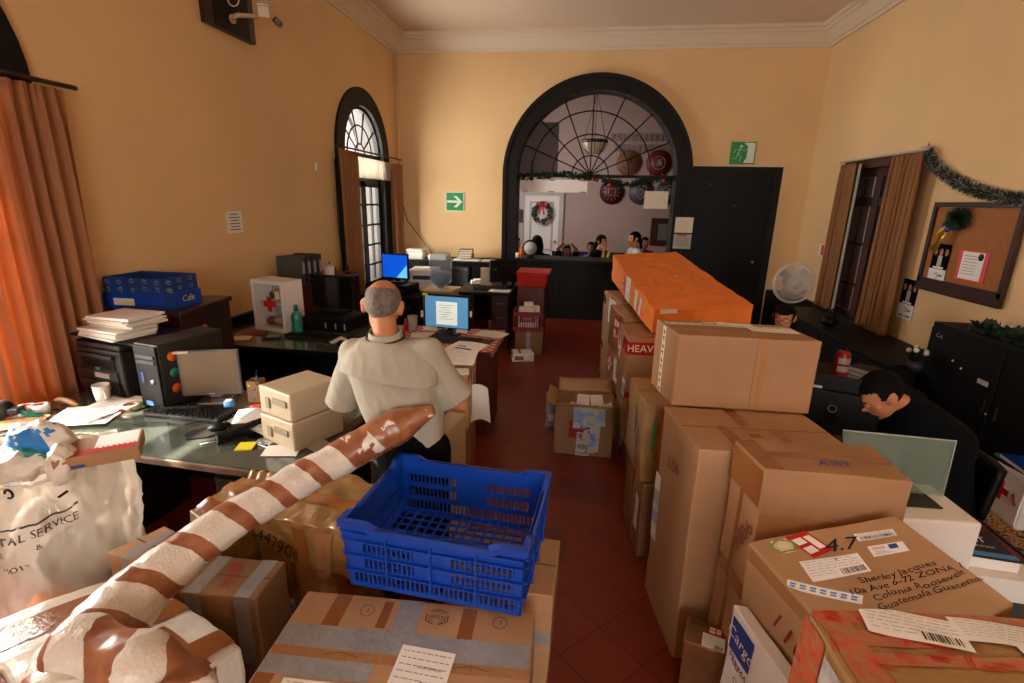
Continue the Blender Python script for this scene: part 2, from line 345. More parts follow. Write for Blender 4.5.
# outside the far window: an iron balcony grille
b = MB()
for i in range(16): b.cyl((XL - .62, 6.35 + i * .11, .3), (XL - .62, 6.35 + i * .11, 1.75), .012, 'frame_black', 6)
for z in (.35, 1.7): b.box((XL - .62, 7.16, z), (.03, 1.75, .03), 'frame_black')
struct(b, 'trim_6')
# bars of the added front window, unseen behind the camera
b = MB()
for x in (-.3, .2, .7, 1.2, 1.7, 2.2, 2.7): b.box((x, YF - .2, 2.05), (.05, .05, 2.3), 'frame_black')
for z in (.92, 1.6, 2.4, 3.18): b.box((1.2, YF - .2, z), (3.0, .05, .06), 'frame_black')
struct(b, 'added_window')

# --- window of the right wall: brown wooden sashes, a dim passage behind it
w = thing('window_4', None, None, (XR, 6.68, 0)); w['kind'] = 'structure'
b = MB(); b.b2((-.03, -.68, .50), (.0, -.60, 2.36), 'brown_wood'); b.b2((-.03, .60, .50), (0, .70, 2.36), 'brown_wood'); b.b2((-.04, -.68, 2.36), (0, .70, 2.46), 'brown_wood')
b.build('surround', w)
b = MB()
for y in (-.56, 0, .56): b.box((.08, y, 1.45), (.06, .10 if y else .14, 1.82), 'brown_wood')
for z in (.60, 2.32, 1.98): b.box((.08, 0, z), (.05, 1.18, .11), 'brown_wood')
b.build('window_frame', w)
b = MB()
for y in (-.30, .30):
    b.box((.08, y, 1.4), (.03, .03, 1.7), 'brown_wood')
    for z in (.98, 1.48): b.box((.08, y, z), (.026, .52, .035), 'brown_wood')
b.build('glazing_bar', w)
MB().box((.08, 0, 1.45), (.006, 1.10, 1.74), 'glass_pane').build('window_pane', w)
mat('passage_wall', '8C8A88', .8)
struct(MB().b2((XR + 1.5, 3.2, 0), (XR + 1.6, 8.8, ZC), 'passage_wall').b2((XR + .3, 3.1, 0), (XR + 1.6, 3.2, ZC), 'passage_wall').b2((XR + .3, 3.2, -.1), (XR + 1.5, 8.8, 0), 'floor'), 'wall_passage')
b = MB()
for y in (7.0, 7.9): b.b2((XR + 1.46, y, .1), (XR + 1.5, y + .5, 2.3), 'white')
struct(b, 'door_3')

# --- black arch in the back wall, fan lattice, sill and counter front
AX, AZ = .115, 2.30
b = MB()
fb = lambda x, z: Vector((x, YB, z))
def archline(r, z0=.0): return [fb(AX - r, z0)] + [fb(AX - r * math.cos(PI * i / 40), AZ + r * math.sin(PI * i / 40)) for i in range(41)] + [fb(AX + r, z0)]
b.ring(archline(1.24), archline(1.46), (0, -.05, 0), 'frame_black')
b.ring([p + Vector((0, -.05, 0)) for p in archline(1.24)], [p + Vector((0, -.05, 0)) for p in archline(1.285)], (0, -.03, 0), 'frame_black')
b.ring([p + Vector((0, -.05, 0)) for p in archline(1.42)], [p + Vector((0, -.05, 0)) for p in archline(1.475)], (0, -.025, 0), 'frame_black')
struct(b, 'trim_7')
b = MB(); HX, HZ = .03, 2.33
for k in range(9):
    a = R_(22.5 * k); d = Vector((math.cos(a), math.sin(a)))
    # meet the arch
    t = 1.5
    for _ in range(40):
        if (Vector((HX + d.x * t - AX, max(0, HZ + d.y * t - AZ)))).length > 1.25: t -= .02
    if 0 < k < 8: b.tube([(HX, YB + .15, HZ), (HX + d.x * t, YB + .15, HZ + d.y * t)], .011, 'frame_black', 6)
for r in (.29, .61, .95):
    b.tube([(HX + r * math.cos(PI * i / 24), YB + .15, HZ + r * math.sin(PI * i / 24)) for i in range(25)], .011, 'frame_black', 6)
b.box((AX, YB + .15, 2.31), (2.48, .05, .045), 'frame_black')
struct(b, 'window_6')
struct(MB().b2((-1.12, YB + .2, 2.33), (-.50, YB + .26, 3.12), 'brown_wood'), 'trim_8')
tag(MB().b2((-1.12, YB - .30, .952), (1.34, YB + .32, 1.0), 'dark_wood').build('counter_top', bevel=.008), 'long black wooden counter board lying under the big arch', 'counter')
b = MB(); b.b2((-1.12, YB - .10, .13), (1.34, YB - .0, .95), 'dark_wood'); b.b2((-1.12, YB - .14, 0), (1.34, YB, .13), 'dark_wood')
for i in range(4):
    x0 = -1.0 + i * .58
    for (xa, xb, za, zb) in ((x0, x0 + .5, .74, .78), (x0, x0 + .5, .2, .24), (x0, x0 + .04, .24, .74), (x0 + .46, x0 + .5, .24, .74)): b.b2((xa, YB - .12, za), (xb, YB - .10, zb), 'dark_wood')
struct(b, 'trim_9')
# --- black door right of the arch
w = thing('door_1', None, None, (2.245, YB, 0)); w['kind'] = 'structure'
b = MB(); b.b2((-.655, -.05, 0), (-.53, 0, 2.33), 'frame_black').b2((.53, -.05, 0), (.645, 0, 2.33), 'frame_black').b2((-.655, -.05, 2.33), (.645, 0, 2.47), 'frame_black'); b.build('door_frame', w)
b = MB(); b.b2((-.53, -.02, 0), (.53, 0, 2.33), 'black')
for z0, z1 in ((.15, .95), (1.05, 2.2)):
    for x0, x1 in ((-.45, -.04), (.04, .45)): b.b2((x0, -.03, z0), (x1, -.02, z1), 'black').b2((x0 + .05, -.036, z0 + .05), (x1 - .05, -.03, z1 - .05), 'black')
b.build('door_leaf', w)
MB().b2((.645, -.03, 0), (.665, 0, 2.48), 'cornice_paint').b2((-.655, -.03, 2.47), (.645, 0, 2.485), 'cornice_paint').build('door_trim', w)
MB().ball((.40, -.05, 1.05), .022, 'silver').build('door_knob', w)
MB().b2((-.40, -.028, 2.19), (-.34, -.02, 2.22), 'brown_wood').build('door_plate', w)
MB().ball((.02, -.03, 1.9), .008, 'silver').build('peephole', w)

# --- waiting room beyond the arch
WY = 13.2
struct(MB().b2((-5, YB + .3, -.1), (6, WY, 0), 'floor'), 'floor_waiting')
b = MB(); b.b2((-5, WY, 0), (6, WY + .1, 4.6), 'pink_wall'); b.b2((-5.1, YB + .3, 0), (-5, WY, 4.6), 'pink_wall'); b.b2((6, YB + .3, 0), (6.1, WY, 4.6), 'pink_wall')
b.b2((-5, YB + .28, 0), (XL, YB + .3, 4.6), 'pink_wall'); b.b2((XR, YB + .28, 0), (6, YB + .3, 4.6), 'pink_wall'); struct(b, 'wall_waiting')
struct(MB().b2((-5, YB + .29, 4.4), (6, WY, 4.5), 'waiting_ceiling'), 'ceiling_waiting')
w = thing('door_2', None, None, (-1.11, WY, 0)); w['kind'] = 'structure'
b = MB(); b.b2((-.55, -.06, 0), (-.44, 0, 2.04), 'light_grey').b2((.44, -.06, 0), (.55, 0, 2.04), 'light_grey').b2((-.55, -.06, 2.04), (.55, 0, 2.15), 'light_grey'); b.build('door_frame', w)
b = MB(); b.b2((-.44, -.03, 0), (.44, 0, 2.04), 'door_white')
for z0, z1 in ((.12, .55), (.68, 1.9)):
    b.ring([Vector(p) for p in [(-.25, -.03, z0 + .05), (.25, -.03, z0 + .05), (.25, -.03, z1 - .05), (-.25, -.03, z1 - .05), (-.25, -.03, z0 + .05)]],
           [Vector(p) for p in [(-.30, -.03, z0), (.30, -.03, z0), (.30, -.03, z1), (-.30, -.03, z1), (-.30, -.03, z0)]], (0, -.015, 0), 'light_grey')
b.build('door_leaf', w); MB().ball((.36, -.07, .92), .032, 'steel').build('door_knob', w)

# --- curtains
def curtain(name, label, cat, x, y0, y1, z0, z1, folds, amp, m, side=1, group=None, y1b=None, pinch=True, seed=0):
    def fn(u, v):
        z = z0 + (z1 - z0) * v; yb = (y1b if y1b is not None else y1)
        y = y0 + (y1 + (yb - y1) * (1 - v) - y0) * u
        a = amp * (1 - .35 * v); ph = 2 * PI * folds * u + .6 * math.sin(3 * u + 2 * v + seed)
        dx = a * math.sin(ph) + a * .35 * math.sin(2.3 * ph + seed + v)
        if pinch and v > .93: k = (v - .93) / .07; dx = dx * (1 - .5 * k) + .012 * k * math.sin(ph * 2.5)
        return Vector((side * dx, y - (y0 + y1) / 2 + .25 * a * math.cos(ph), z))
    o = MB().grid(fn, folds * 14, 30, m).build(name, None, (x, (y0 + y1) / 2, 0), solid=.004)
    return tag(o, label, cat, group)
curtain('curtain', 'rust brown pleated curtain glowing with sun beside the near left window', 'curtain', XL + .10, 2.03, 2.79, .05, 2.46, 9, .036, 'curtain', seed=1)
curtain('curtain', 'brown curtain on the near side of the arched window in the far left corner', 'curtain', XL + .11, 6.18, 6.70, .35, 2.47, 5, .03, 'curtain_brown', seed=2)
curtain('curtain', 'narrow brown curtain on the far side of the arched window by the corner', 'curtain', XL + .11, 7.98, 8.34, .35, 2.42, 4, .025, 'curtain', seed=3)
curtain('curtain', 'narrow brown curtain on the far side of the right wall window', 'curtain', XR - .13, 6.90, 7.26, .64, 2.42, 5, .035, 'curtain_brown', -1, seed=4)
curtain('curtain', 'wide brown curtain on the near side of the right wall window', 'curtain', XR - .13, 5.62, 6.16, .60, 2.44, 7, .035, 'curtain_brown', -1, seed=5)
curtain('sheer_curtain', 'thin white sheer strip beside the narrow curtain on the right wall', 'curtain', XR - .09, 6.84, 6.92, .62, 2.41, 2, .008, 'sheer', -1, pinch=False)
curtain('sheer_valance', 'short white gathered valance across the far arched window', 'curtain', XL + .05, 6.75, 8.0, 2.16, 2.43, 16, .012, 'sheer', pinch=False)
tag(MB().cyl((XR - .13, 5.58, 2.456), (XR - .13, 7.30, 2.456), .012, 'light_grey', 8).build('curtain_rod'), 'white rod holding the two curtains on the right wall', 'curtain rod')
tag(MB().cyl((XL + .11, 6.1, 2.50), (XL + .11, 8.4, 2.50), .012, 'brown_wood', 8).build('curtain_rod'), 'dark rod above the curtains of the far arched window', 'curtain rod')
tag(MB().cyl((XL + .10, .85, 2.485), (XL + .10, 2.88, 2.485), .014, 'brown_wood', 8).build('curtain_rod'), 'dark rod hidden in the top of the rust curtain at the near window', 'curtain rod')
# ------------------------------------------------------------------ cartons and parcels
def rect8(A, B, C, h, zt=None):
    """top rectangle from near-left A, near-right B, far-left C (world points on the top), h = height"""
    A = Vector(A); B = Vector(B); C = Vector(C); u = (B - A); u.z = 0; n = Vector((-u.y, u.x, 0)).normalized(); d = (C - A).dot(n)
    D = A + n * d; E = B + n * d; dn = Vector((0, 0, -h))
    return [A + dn, B + dn, D + dn, E + dn, A, B, D, E]      # index i + 2j + 4k
def box8(cx, cy, z0, w, d, h, rz=0):
    U = Vector((math.cos(rz), math.sin(rz), 0)) * w / 2; V = Vector((-math.sin(rz), math.cos(rz), 0)) * d / 2; c = Vector((cx, cy, z0)); H = Vector((0, 0, h))
    return [c - U - V, c + U - V, c - U + V, c + U + V, c - U - V + H, c + U - V + H, c - U + V + H, c + U + V + H]
FACE = {'T': lambda u, v: (u, v, 1), 'F': lambda u, v: (u, 0, v), 'L': lambda u, v: (0, 1 - u, v), 'R': lambda u, v: (1, u, v), 'B': lambda u, v: (1 - u, 1, v), 'D': lambda u, v: (u, 1 - v, 0)}
class Carton:
    def __init__(s, name, label, cat, P, m='card', group=None, dent=.004, sag=0, seed=0, seam=True, bevel=.006, n=12, crease=0, freq=4, loose=0):
        s.P = [Vector(p) for p in P]; s.c = sum((s.P[i] for i in range(4)), Vector()) / 4
        s.dent, s.sag, s.seed, s.crease, s.freq, s.loose = dent, sag, seed, crease, freq, loose
        s.W = (s.P[5] - s.P[4]).length; s.D = (s.P[6] - s.P[4]).length; s.H = (s.P[4] - s.P[0]).length
        b = MB(); s.n = n; s.N = {}
        s.G = {f: [[s.raw(f, i / n, j / n) for i in range(n + 1)] for j in range(n + 1)] for f in 'TFLRBD'}
        for f in 'TFLRBD': b.grid(lambda u, v, f=f: s.G[f][round(v * n)][round(u * n)], n, n, m, False)
        if seam:
            hz = s.W >= s.D
            k = .0035 / (s.D if hz else s.W)
            if hz: b.grid(lambda u, v: s.S('T', .004 + u * .992, .5 - k + v * 2 * k, .0006), n, 1, 'card_edge', False)
            else: b.grid(lambda u, v: s.S('T', .5 - k + u * 2 * k, .004 + v * .992, .0006), 1, n, 'card_edge', False)
        s.o = b.build(name, None, s.c, fix=True, bevel=bevel); tag(s.o, label, cat, group)
    def S(s, f, u, v, off):
        n = s.n; g = s.G[f]; x = max(0, min(n - 1e-6, u * n)); y = max(0, min(n - 1e-6, v * n)); i, j = int(x), int(y); a, b = x - i, y - j
        p = (g[j][i] * (1 - a) + g[j][i + 1] * a) * (1 - b) + (g[j + 1][i] * (1 - a) + g[j + 1][i + 1] * a) * b
        return p + s.N[f] * (off + .25 * s.crease + .03 * s.dent)
    def raw(s, f, u, v):
        i, j, k = FACE[f](u, v); P = s.P
        p = Vector()
        for a in (0, 1):
            for b in (0, 1):
                for c in (0, 1):
                    wt = (i if a else 1 - i) * (j if b else 1 - j) * (k if c else 1 - k)
                    if wt: p += P[a + 2 * b + 4 * c] * wt
        ax = {'T': (0, 0, 1), 'D': (0, 0, -1)}
        X = (P[1] - P[0]).normalized(); Y = (P[2] - P[0]).normalized(); Z = X.cross(Y).normalized(); X2 = Y.cross(Z)
        N = {'T': Z, 'D': -Z, 'F': -Y, 'B': Y, 'L': -X2, 'R': X2}[f]; s.N[f] = N
        q = p * s.freq + Vector((s.seed * 7.3, s.seed * 3.1, 0))
        d = noise.noise_vector(q) * s.dent
        if s.crease: d += noise.noise_vector(q * 3.5) * s.crease
        if s.loose: d += N * (abs(noise.noise(q * 2.2)) - .2) * s.loose
        if s.sag and k == 1: d.z -= s.sag * (1 - (2 * i - 1) ** 2) * (1 - (2 * j - 1) ** 2)
        if k == 0: d.z = 0
        return p + d - s.c
    def dims(s, f): return {'T': (s.W, s.D), 'D': (s.W, s.D), 'F': (s.W, s.H), 'B': (s.W, s.H), 'L': (s.D, s.H), 'R': (s.D, s.H)}[f]
    def patch(s, name, f, u0, v0, u1, v1, m, off=.0012, wav=0, label=None):
        nu = max(2, int(abs(u1 - u0) * 16)); nv = max(2, int(abs(v1 - v0) * 16))
        def fn(u, v):
            uu = u0 + (u1 - u0) * u; vv = v0 + (v1 - v0) * v
            return s.S(f, uu, vv, off + (wav * abs(noise.noise(Vector((uu * 9, vv * 9, s.seed)))) if wav else 0))
        o = MB().grid(fn, nu, nv, m).build(name, s.o)
        if label: o['label'] = label
        return s
    def tape(s, m, *segs):     # one strip running over several faces: (face,u0,v0,u1,v1)...
        b = MB()
        for k, (f, u0, v0, u1, v1) in enumerate(segs):
            b.grid(lambda u, v: s.S(f, u0 + (u1 - u0) * u, v0 + (v1 - v0) * v, .0010 + .0003 * (k % 3)), max(2, int(abs(u1 - u0) * 16)), max(2, int(abs(v1 - v0) * 16)), m)
        b.build('tape', s.o); return s
    def loc(s, f, cu, cv, rot):
        w, h = s.dims(f); cr, sr = math.cos(rot), math.sin(rot)
        return lambda a, b, off=.002: s.S(f, min(.998, max(.002, cu + (a * cr - b * sr) / w)), min(.998, max(.002, cv + (a * sr + b * cr) / h)), off)
    def lab(s, f, cu, cv, w, h, rot=0, style='ship', m='paper', name='shipping_label', head=None, off=.0018, label=None, seed=0):
        L = s.loc(f, cu, cv, R_(rot)); b = MB(); rnd = random.Random(seed + int(cu * 977 + cv * 331))
        b.grid(lambda u, v: L((u - .5) * w, (v - .5) * h, off), 5, 4, m)
        def bar(x0, y0, x1, y1, mm): b.grid(lambda u, v: L((x0 + (x1 - x0) * u - .5) * w, (y0 + (y1 - y0) * v - .5) * h, off + .0006), 3, 1, mm)
        if style in ('ship', 'bar'):
            x = .55 if style == 'ship' else .08
            while x < .93:
                t = rnd.choice((.008, .014, .022)); bar(x, .10, x + t, .38 if style == 'ship' else .5, 'ink'); x += t + rnd.choice((.010, .018))
        if style in ('ship', 'lines', 'bar'):
            for k in range(6):
                y = .90 - k * (.13 if style != 'bar' else .08)
                if style == 'bar' and y < .55: break
                x = .06
                while x < (.9 if y > .45 or style == 'lines' else .45):
                    t = rnd.uniform(.04, .14); bar(x, y - .010, min(x + t, .94), y + .008, 'print'); x += t + .03
        if style == 'customs':
            for (x0, y0, x1, y1) in ((.08, .15, .5, .42), (.08, .55, .5, .82), (.6, .2, .9, .8)): bar(x0, y0, x1, y1, 'paper')
            for k in range(4): bar(.62, .28 + k * .13, .86, .31 + k * .13, 'ink')
        if style == 'stamp':
            for k in range(3): bar(.1, .15 + k * .12, .6 - k * .1, .18 + k * .12, 'blue_ink')
            bar(.55, .45, .8, .9, 'blue_ink'); bar(.08, .6, .45, .66, 'red'); bar(.08, .75, .45, .81, 'red')
        if style == 'blueprint':
            for k in range(7): bar(.04 + k * .135, .25, .12 + k * .135, .75, 'light_blue'); bar(.04 + k * .135, .44, .12 + k * .135, .54, m)
        if head: b.text(head[0], (0, 0, 0), (1, 0, 0), (0, 1, 0), head[1], head[2] if len(head) > 2 else 'ink', fn=lambda a, c: L(a + (head[3] if len(head) > 3 else 0), c + (head[4] if len(head) > 4 else 0), off + .0009))
        o = b.build(name, s.o)
        if label: o['label'] = label
        return s
    def write(s, f, cu, cv, st, size, m='ink', rot=0, wob=0, name='handwriting', align='C', shear=0):
        L = s.loc(f, cu, cv, R_(rot)); b = MB()
        b.text(st, (0, 0, 0), (1, 0, 0), (0, 1, 0), size, m, align, wob=wob, fn=lambda a, c: L(a + c * shear, c, .0026)); b.build(name, s.o); return s
    def circle(s, f, cu, cv, r, m='ink', t=.002, name='printed_mark'):
        L = s.loc(f, cu, cv, 0); MB().grid(lambda u, v: L((r + t * (v - .5)) * math.cos(2 * PI * u), (r + t * (v - .5)) * math.sin(2 * PI * u), .0016), 28, 1, m).build(name, s.o); return s

# ===== right hand stack =====
G = 'cartons in the right hand stack'
# long carton lying on the tall ones
c = Carton('cardboard_box', 'tan carton lying across the tall cartons, patterned tape down its left end', 'box',
           [Vector((x, y, z)) for z in (1.008, 1.345) for x, y in ((.441, 2.243), (1.040, 2.255), (.384, 2.540), (.985, 2.555))], 'card', G, .004, seed=1)
for k, (f, a) in enumerate((('L', (.36, .02, .50, .985)), ('T', (.02, .66, .985, .80)))): c.patch('patterned_tape', f, *a, 'tape_clear' if 0 else 'paper_cream', .0013)
b = MB()
for i in range(9):
    L = c.loc('L', .43, .06 + i * .105, 0); b.grid(lambda u, v: L((u - .5) * .022, (v - .5) * .010 + (.008 if i % 2 else 0), .0022), 1, 1, 'ink'); b.grid(lambda u, v: L((u - .5) * .006, (v - .5) * .026, .0022), 1, 1, 'ink')
for i in range(14):
    L = c.loc('T', .05 + i * .07, .73, 0); b.grid(lambda u, v: L((u - .5) * .020, (v - .5) * .006, .0022), 1, 1, 'green' if i % 2 else 'ink')
b.build('tape_print', c.o)
c.lab('T', .42, .84, .13, .05, 0, 'customs', 'red').lab('T', .58, .84, .17, .06, -2, 'lines').lab('T', .80, .55, .2, .08, -6, 'lines').tape('tape_clear', ('F', .60, .01, .64, .99))
c.patch('fold_line', 'F', .565, .0, .569, .99, 'card_edge', .0006)

# tall cartons
c = Carton('cardboard_box', 'tall tan carton standing under the patterned tape carton, red tape down its left side', 'box',
           [Vector((x, y, z)) for z in (0, 1.0) for x, y in ((.483, 1.828), (1.09, 1.875), (.410, 2.245), (1.02, 2.29))], 'card_light', G, .004, seed=2)
c.tape('tape_brown', ('T', .42, .30, .50, .98)).tape('tape_brown', ('T', .25, .01, .33, .55), ).tape('tape_brown', ('T', .60, .01, .67, .45))
c.patch('red_tape', 'L', .01, .60, .055, .99, 'tape_red').patch('red_tape', 'L', .01, .20, .05, .36, 'tape_red')
c.lab('L', .10, .50, .07, .34, 4, 'blueprint', 'paper', 'customs_tape').write('L', .45, .80, '2106', .075, 'red_dark', 12, .3, shear=.2)
b = c
c = Carton('cardboard_box', 'tall tan carton leaning in front, crossed with tape, blue scribble on its top', 'box',
           [Vector(p) for p in ((.635, 1.59, 0), (1.12, 1.60, 0), (.60, 1.81, 0), (1.09, 1.84, 0), (.641, 1.612, 1.055), (1.10, 1.619, 1.055), (.602, 1.815, 1.06), (1.095, 1.855, 1.06))], 'card', G, .006, seed=3, crease=.002)
c.tape('tape_brown', ('T', .01, .42, .99, .60), ).tape('tape_brown', ('L', .40, .02, .52, .99)).tape('tape_brown', ('L', .01, .50, .99, .56)).tape('tape_brown', ('T', .01, .01, .14, .99), ('L', .01, .86, .99, .99))
c.tape('tape_clear', ('F', .01, .74, .99, .84)).patch('fold_line', 'L', .44, .03, .455, .96, 'card_edge', .0020)
c.write('T', .55, .30, 'A1R9', .05, 'blue_ink', 8, .4, shear=.3).write('L', .72, .72, '3006', .08, 'red_dark', 62, .3)
c.patch('tape_flap', 'T', .80, .40, .90, .52, 'tape_brown', .0030)

# Sherley box
P2 = PY(748, 542, 1.54); P3 = PY(895, 515, 1.575)
NL = Vector((.80, 1.13, .735)); NR = PY(1016, 604, 1.19)
tp = [NL, NR, P2, P3]
c = Carton('cardboard_box', 'large tan parcel with a handwritten black marker address on its top', 'box', [Vector((p.x - (.0 if i % 2 else -.02), p.y, .0)) for i, p in enumerate(tp)] + tp, 'card_light', G, .004, seed=4, seam=False)
c.o.name = 'address_parcel'
c.patch('ornate_sticker', 'T', .13, .845, .24, .965, 'paper_cream')
for k in range(8):
    L = c.loc('T', .185, .905, 0); a = k * PI / 4
MBf = MB(); L = c.loc('T', .185, .905, 0)
MBf.grid(lambda u, v: L((.018 + .010 * v + .004 * math.sin(10 * PI * u)) * 1.3 * math.cos(2 * PI * u), (.018 + .010 * v + .004 * math.sin(10 * PI * u)) * math.sin(2 * PI * u), .0021), 60, 2, mat('sticker_green', '7E8A5A', .5) and 'sticker_green')
MBf.grid(lambda u, v: L((.011 + .008 * v) * 1.3 * math.cos(2 * PI * u), (.011 + .008 * v) * math.sin(2 * PI * u), .0023), 20, 1, mat('sticker_yellow', 'CFC88A', .5) and 'sticker_yellow'); MBf.build('sticker_print', c.o)
c.lab('T', .345, .88, .062, .10, 12, 'customs', 'red', 'customs_label').lab('T', .36, .66, .145, .075, -8, 'ship', head=('P', .018, 'ink', .015, .026))
c.lab('T', .17, .52, .17, .030, -42, 'blueprint', 'paper', 'customs_tape').lab('T', .76, .83, .095, .036, -10, 'bar', name='barcode_label').lab('T', .74, .68, .085, .046, -12, 'stamp', name='stamp')
c.write('T', .53, .83, '4.7', .075, 'navy', -4, .3, shear=.4)
for k, (st, dx) in enumerate((('Sherley Jacques', .0), ('10a Ave 6-72 ZONA 11', .015), ('Colonia Roosevelt', .03), ('Guatemala Guatemala', .06))):
    c.write('T', .645 + dx, .49 - k * .070 , st, .030, 'ink', -9, .35, 'handwritten_address')
c.write('L', .55, .80, '1106-1', .09, 'red_dark', -10, .3).tape('tape_clear', ('L', .02, .93, .98, .99)).lab('L', .80, .60, .12, .25, 0, 'lines', 'card_dark', 'faded_print')

# red taped parcel, near right corner
RZ = .985
A = PZ(806, 600, RZ); E = PZ(1090, 606, RZ)
c = Carton('taped_parcel', 'cling-wrapped parcel with red printed tape and three white labels, nearest on the right', 'parcel',
           rect8(Vector((A.x + .02, A.y - .33, RZ)), Vector((E.x + .02, E.y - .34, RZ)), Vector((A.x, A.y - .03, RZ)), .985), 'card_wrap', G, .012, seed=5, seam=False, crease=.004, n=20, bevel=.02)
mat('red_print', 'B4402E', .25, coat=.9, bump=.7, bs=22, var=.2, vs=34, col2='A07048')
mat('wrap_white', 'B8B0A8', .25, coat=.9, bump=.6, bs=20, var=.3, vs=12)
c.tape('red_print', ('T', .01, .86, .95, .99)).tape('red_print', ('T', .02, .05, .12, .95)).tape('red_print', ('T', .12, .50, .95, .60)).tape('red_print', ('T', .12, .10, .95, .30)).tape('red_print', ('T', .12, .66, .40, .80))
c.tape('red_print', ('L', .01, .75, .30, .99), ('L', .04, .50, .2, .75)).tape('wrap_white', ('L', .32, .3, .95, .97)).tape('wrap_white', ('F', .02, .4, .95, .95))
c.lab('T', .31, .84, .20, .085, -14, 'ship', off=.004).lab('T', .58, .80, .19, .07, -8, 'lines', off=.004).lab('T', .72, .55, .19, .07, -4, 'lines', off=.004, name='paper_label')
c.write('L', .6, .82, 'S', .14, 'red', 10, 0, 'printed_letter').circle('L', .45, .80, .05, 'blue_ink', .014)
b = MB(); L = c.loc('T', .5, .5, 0); rnd = random.Random(5)
for i in range(46):
    x, y = rnd.uniform(-.40, .40), rnd.uniform(-.17, .17); L2 = c.loc('T', .02 + .94 * rnd.random(), .02 + .96 * rnd.random(), rnd.choice((-.25, 1.3, -.2)))
    for q in (0, 1): b.grid(lambda u, v: L2((u - .5) * .035, (v - .5) * .003 + q * .009, .0026), 2, 1, 'red')
b.build('tape_print', c.o)

# white sack-like parcel with ship logo squeezed between
A = PY(741, 592, 1.56)
c = Carton('padded_mailer', 'white padded mailer with blue logo and handwriting, wedged against the address parcel', 'parcel',
           [Vector(p) for p in ((.62, 1.14, .0), (.70, 1.14, .0), (.57, 1.50, .0), (.61, 1.50, .0), (.72, 1.125, .53), (.775, 1.125, .53), (.575, 1.50, .60), (.62, 1.50, .60))], 'paper', None, .006, seed=6, seam=False, crease=.003, bevel=.01)
c.patch('logo', 'L', .03, .74, .30, .95, 'blue_ink', .0014).write('L', .16, .85, 'Cargo', .055, 'paper', -8, 0, 'logo_text')
for k, st in enumerate(('PERMANENTLY FIXED', 'CUSTOMER SUR', 'ZONA 1 GUATE', 'LIMA CARDENAS', 'ZONA 1 CA')): c.write('L', .45, .66 - k * .10, st, .034, 'blue_ink', -10, .3)
c = Carton('cardboard_box', 'small taped carton on the floor at the foot of the leaning tall carton', 'box',
           rect8(PZ(684, 640, .30), PZ(726, 655, .30), PZ(676, 612, .30), .30), 'card_wrap_dark', G, .006, seed=7)
c.write('T', .35, .82, 'SO5', .04, 'ink', 0, 0, 'printed_text').lab('T', .72, .70, .05, .04, 0, 'customs', 'red').tape('tape_silver', ('L', .3, .02, .5, .98)).lab('T', .70, .25, .08, .07, 0, 'ship')

# === the further part of the stack ===
orT = [Vector(p) for p in (PZ(654, 310, 1.215), PZ(753.7, 304.6, 1.215), PZ(613, 255, 1.37), PZ(676, 252, 1.37))]
h1, h2 = Vector((0, 0, -.16)), Vector((0, 0, -.26))
c = Carton('fabric_wrapped_parcel', 'long parcel sewn into bright orange cloth on top of the right hand stack', 'parcel', [orT[0] + h1, orT[1] + h1, orT[2] + h2, orT[3] + h2] + orT,
           mat('orange_cloth', 'F0842E', .8, var=.14, vs=7, bump=.35, bs=14) and 'orange_cloth', None, .012, seed=8, seam=False, crease=.006, n=22, bevel=.02)
c.lab('L', .52, .55, .20, .17, 0, 'lines', off=.003).lab('L', .40, .50, .10, .09, 0, 'customs', 'red', off=.003, name='customs_label').lab('L', .70, .50, .10, .13, 0, 'lines', off=.003).lab('L', .78, .45, .08, .11, 0, 'lines', off=.003)
c.lab('F', .14, .90, .14, .03, 0, 'lines', off=.003).write('L', .85, .4, '3/1', .07, 'red', 0, .2).write('T', .45, .95, 'HE', .05, 'red_dark', 0, .2).lab('T', .55, .45, .05, .03, 0, 'lines', off=.003)
b = MB()
for q in (.03, .07): b.grid(lambda u, v: c.S('F', .02 + .96 * u, .96 - q + .012 * math.sin(9 * u) + v * .01, .003), 30, 1, 'orange_plastic')
b.build('seam_stitching', c.o)
# cartons under the orange parcel, along the aisle
c = Carton('cardboard_box', 'carton with a red printed band under the near end of the orange parcel', 'box',
           rect8((.335, 3.34, 1.035), (.80, 3.38, 1.035), (.305, 3.76, 1.035), .43), 'card', G, .005, seed=9)
c.patch('red_band', 'F', .0, .72, .999, .93, 'tape_red').patch('red_band', 'L', .55, .72, .999, .93, 'tape_red').write('F', .22, .83, 'HEAVY', .07, 'paper_cream', 0, 0, 'printed_text').patch('red_band', 'F', 0, .01, .99, .10, 'tape_red').lab('L', .9, .12, .12, .14, 0, 'blueprint', 'paper', 'customs_tape').write('L', .7, .5, 'FRAGIL', .10, 'red', 80, 0, 'printed_text')
c.lab('L', .25, .62, .14, .14, 45, 'customs', 'red', 'warning_label').patch('red_band', 'T', .01, .01, .99, .14, 'tape_red').lab('T', .72, .30, .1, .1, 0, 'customs', 'red')
c = Carton('cardboard_box', 'dented carton wrapped in shiny film below the one with the red printed band', 'box',
           rect8((.35, 3.30, .60), (.80, 3.33, .60), (.325, 3.72, .60), .31), 'card_wrap', G, .016, seed=10, crease=.006, n=16)
c.lab('F', .33, .65, .10, .22, 0, 'lines').tape('tape_brown', ('F', .05, .05, .15, .95))
c = Carton('cardboard_box', 'dark brown carton on the floor under the dented film-wrapped one', 'box', rect8((.42, 3.34, .285), (.80, 3.37, .285), (.40, 3.70, .285), .285), 'card_dark', G, .006, seed=44)
c.tape('tape_brown', ('F', .4, .02, .5, .98))
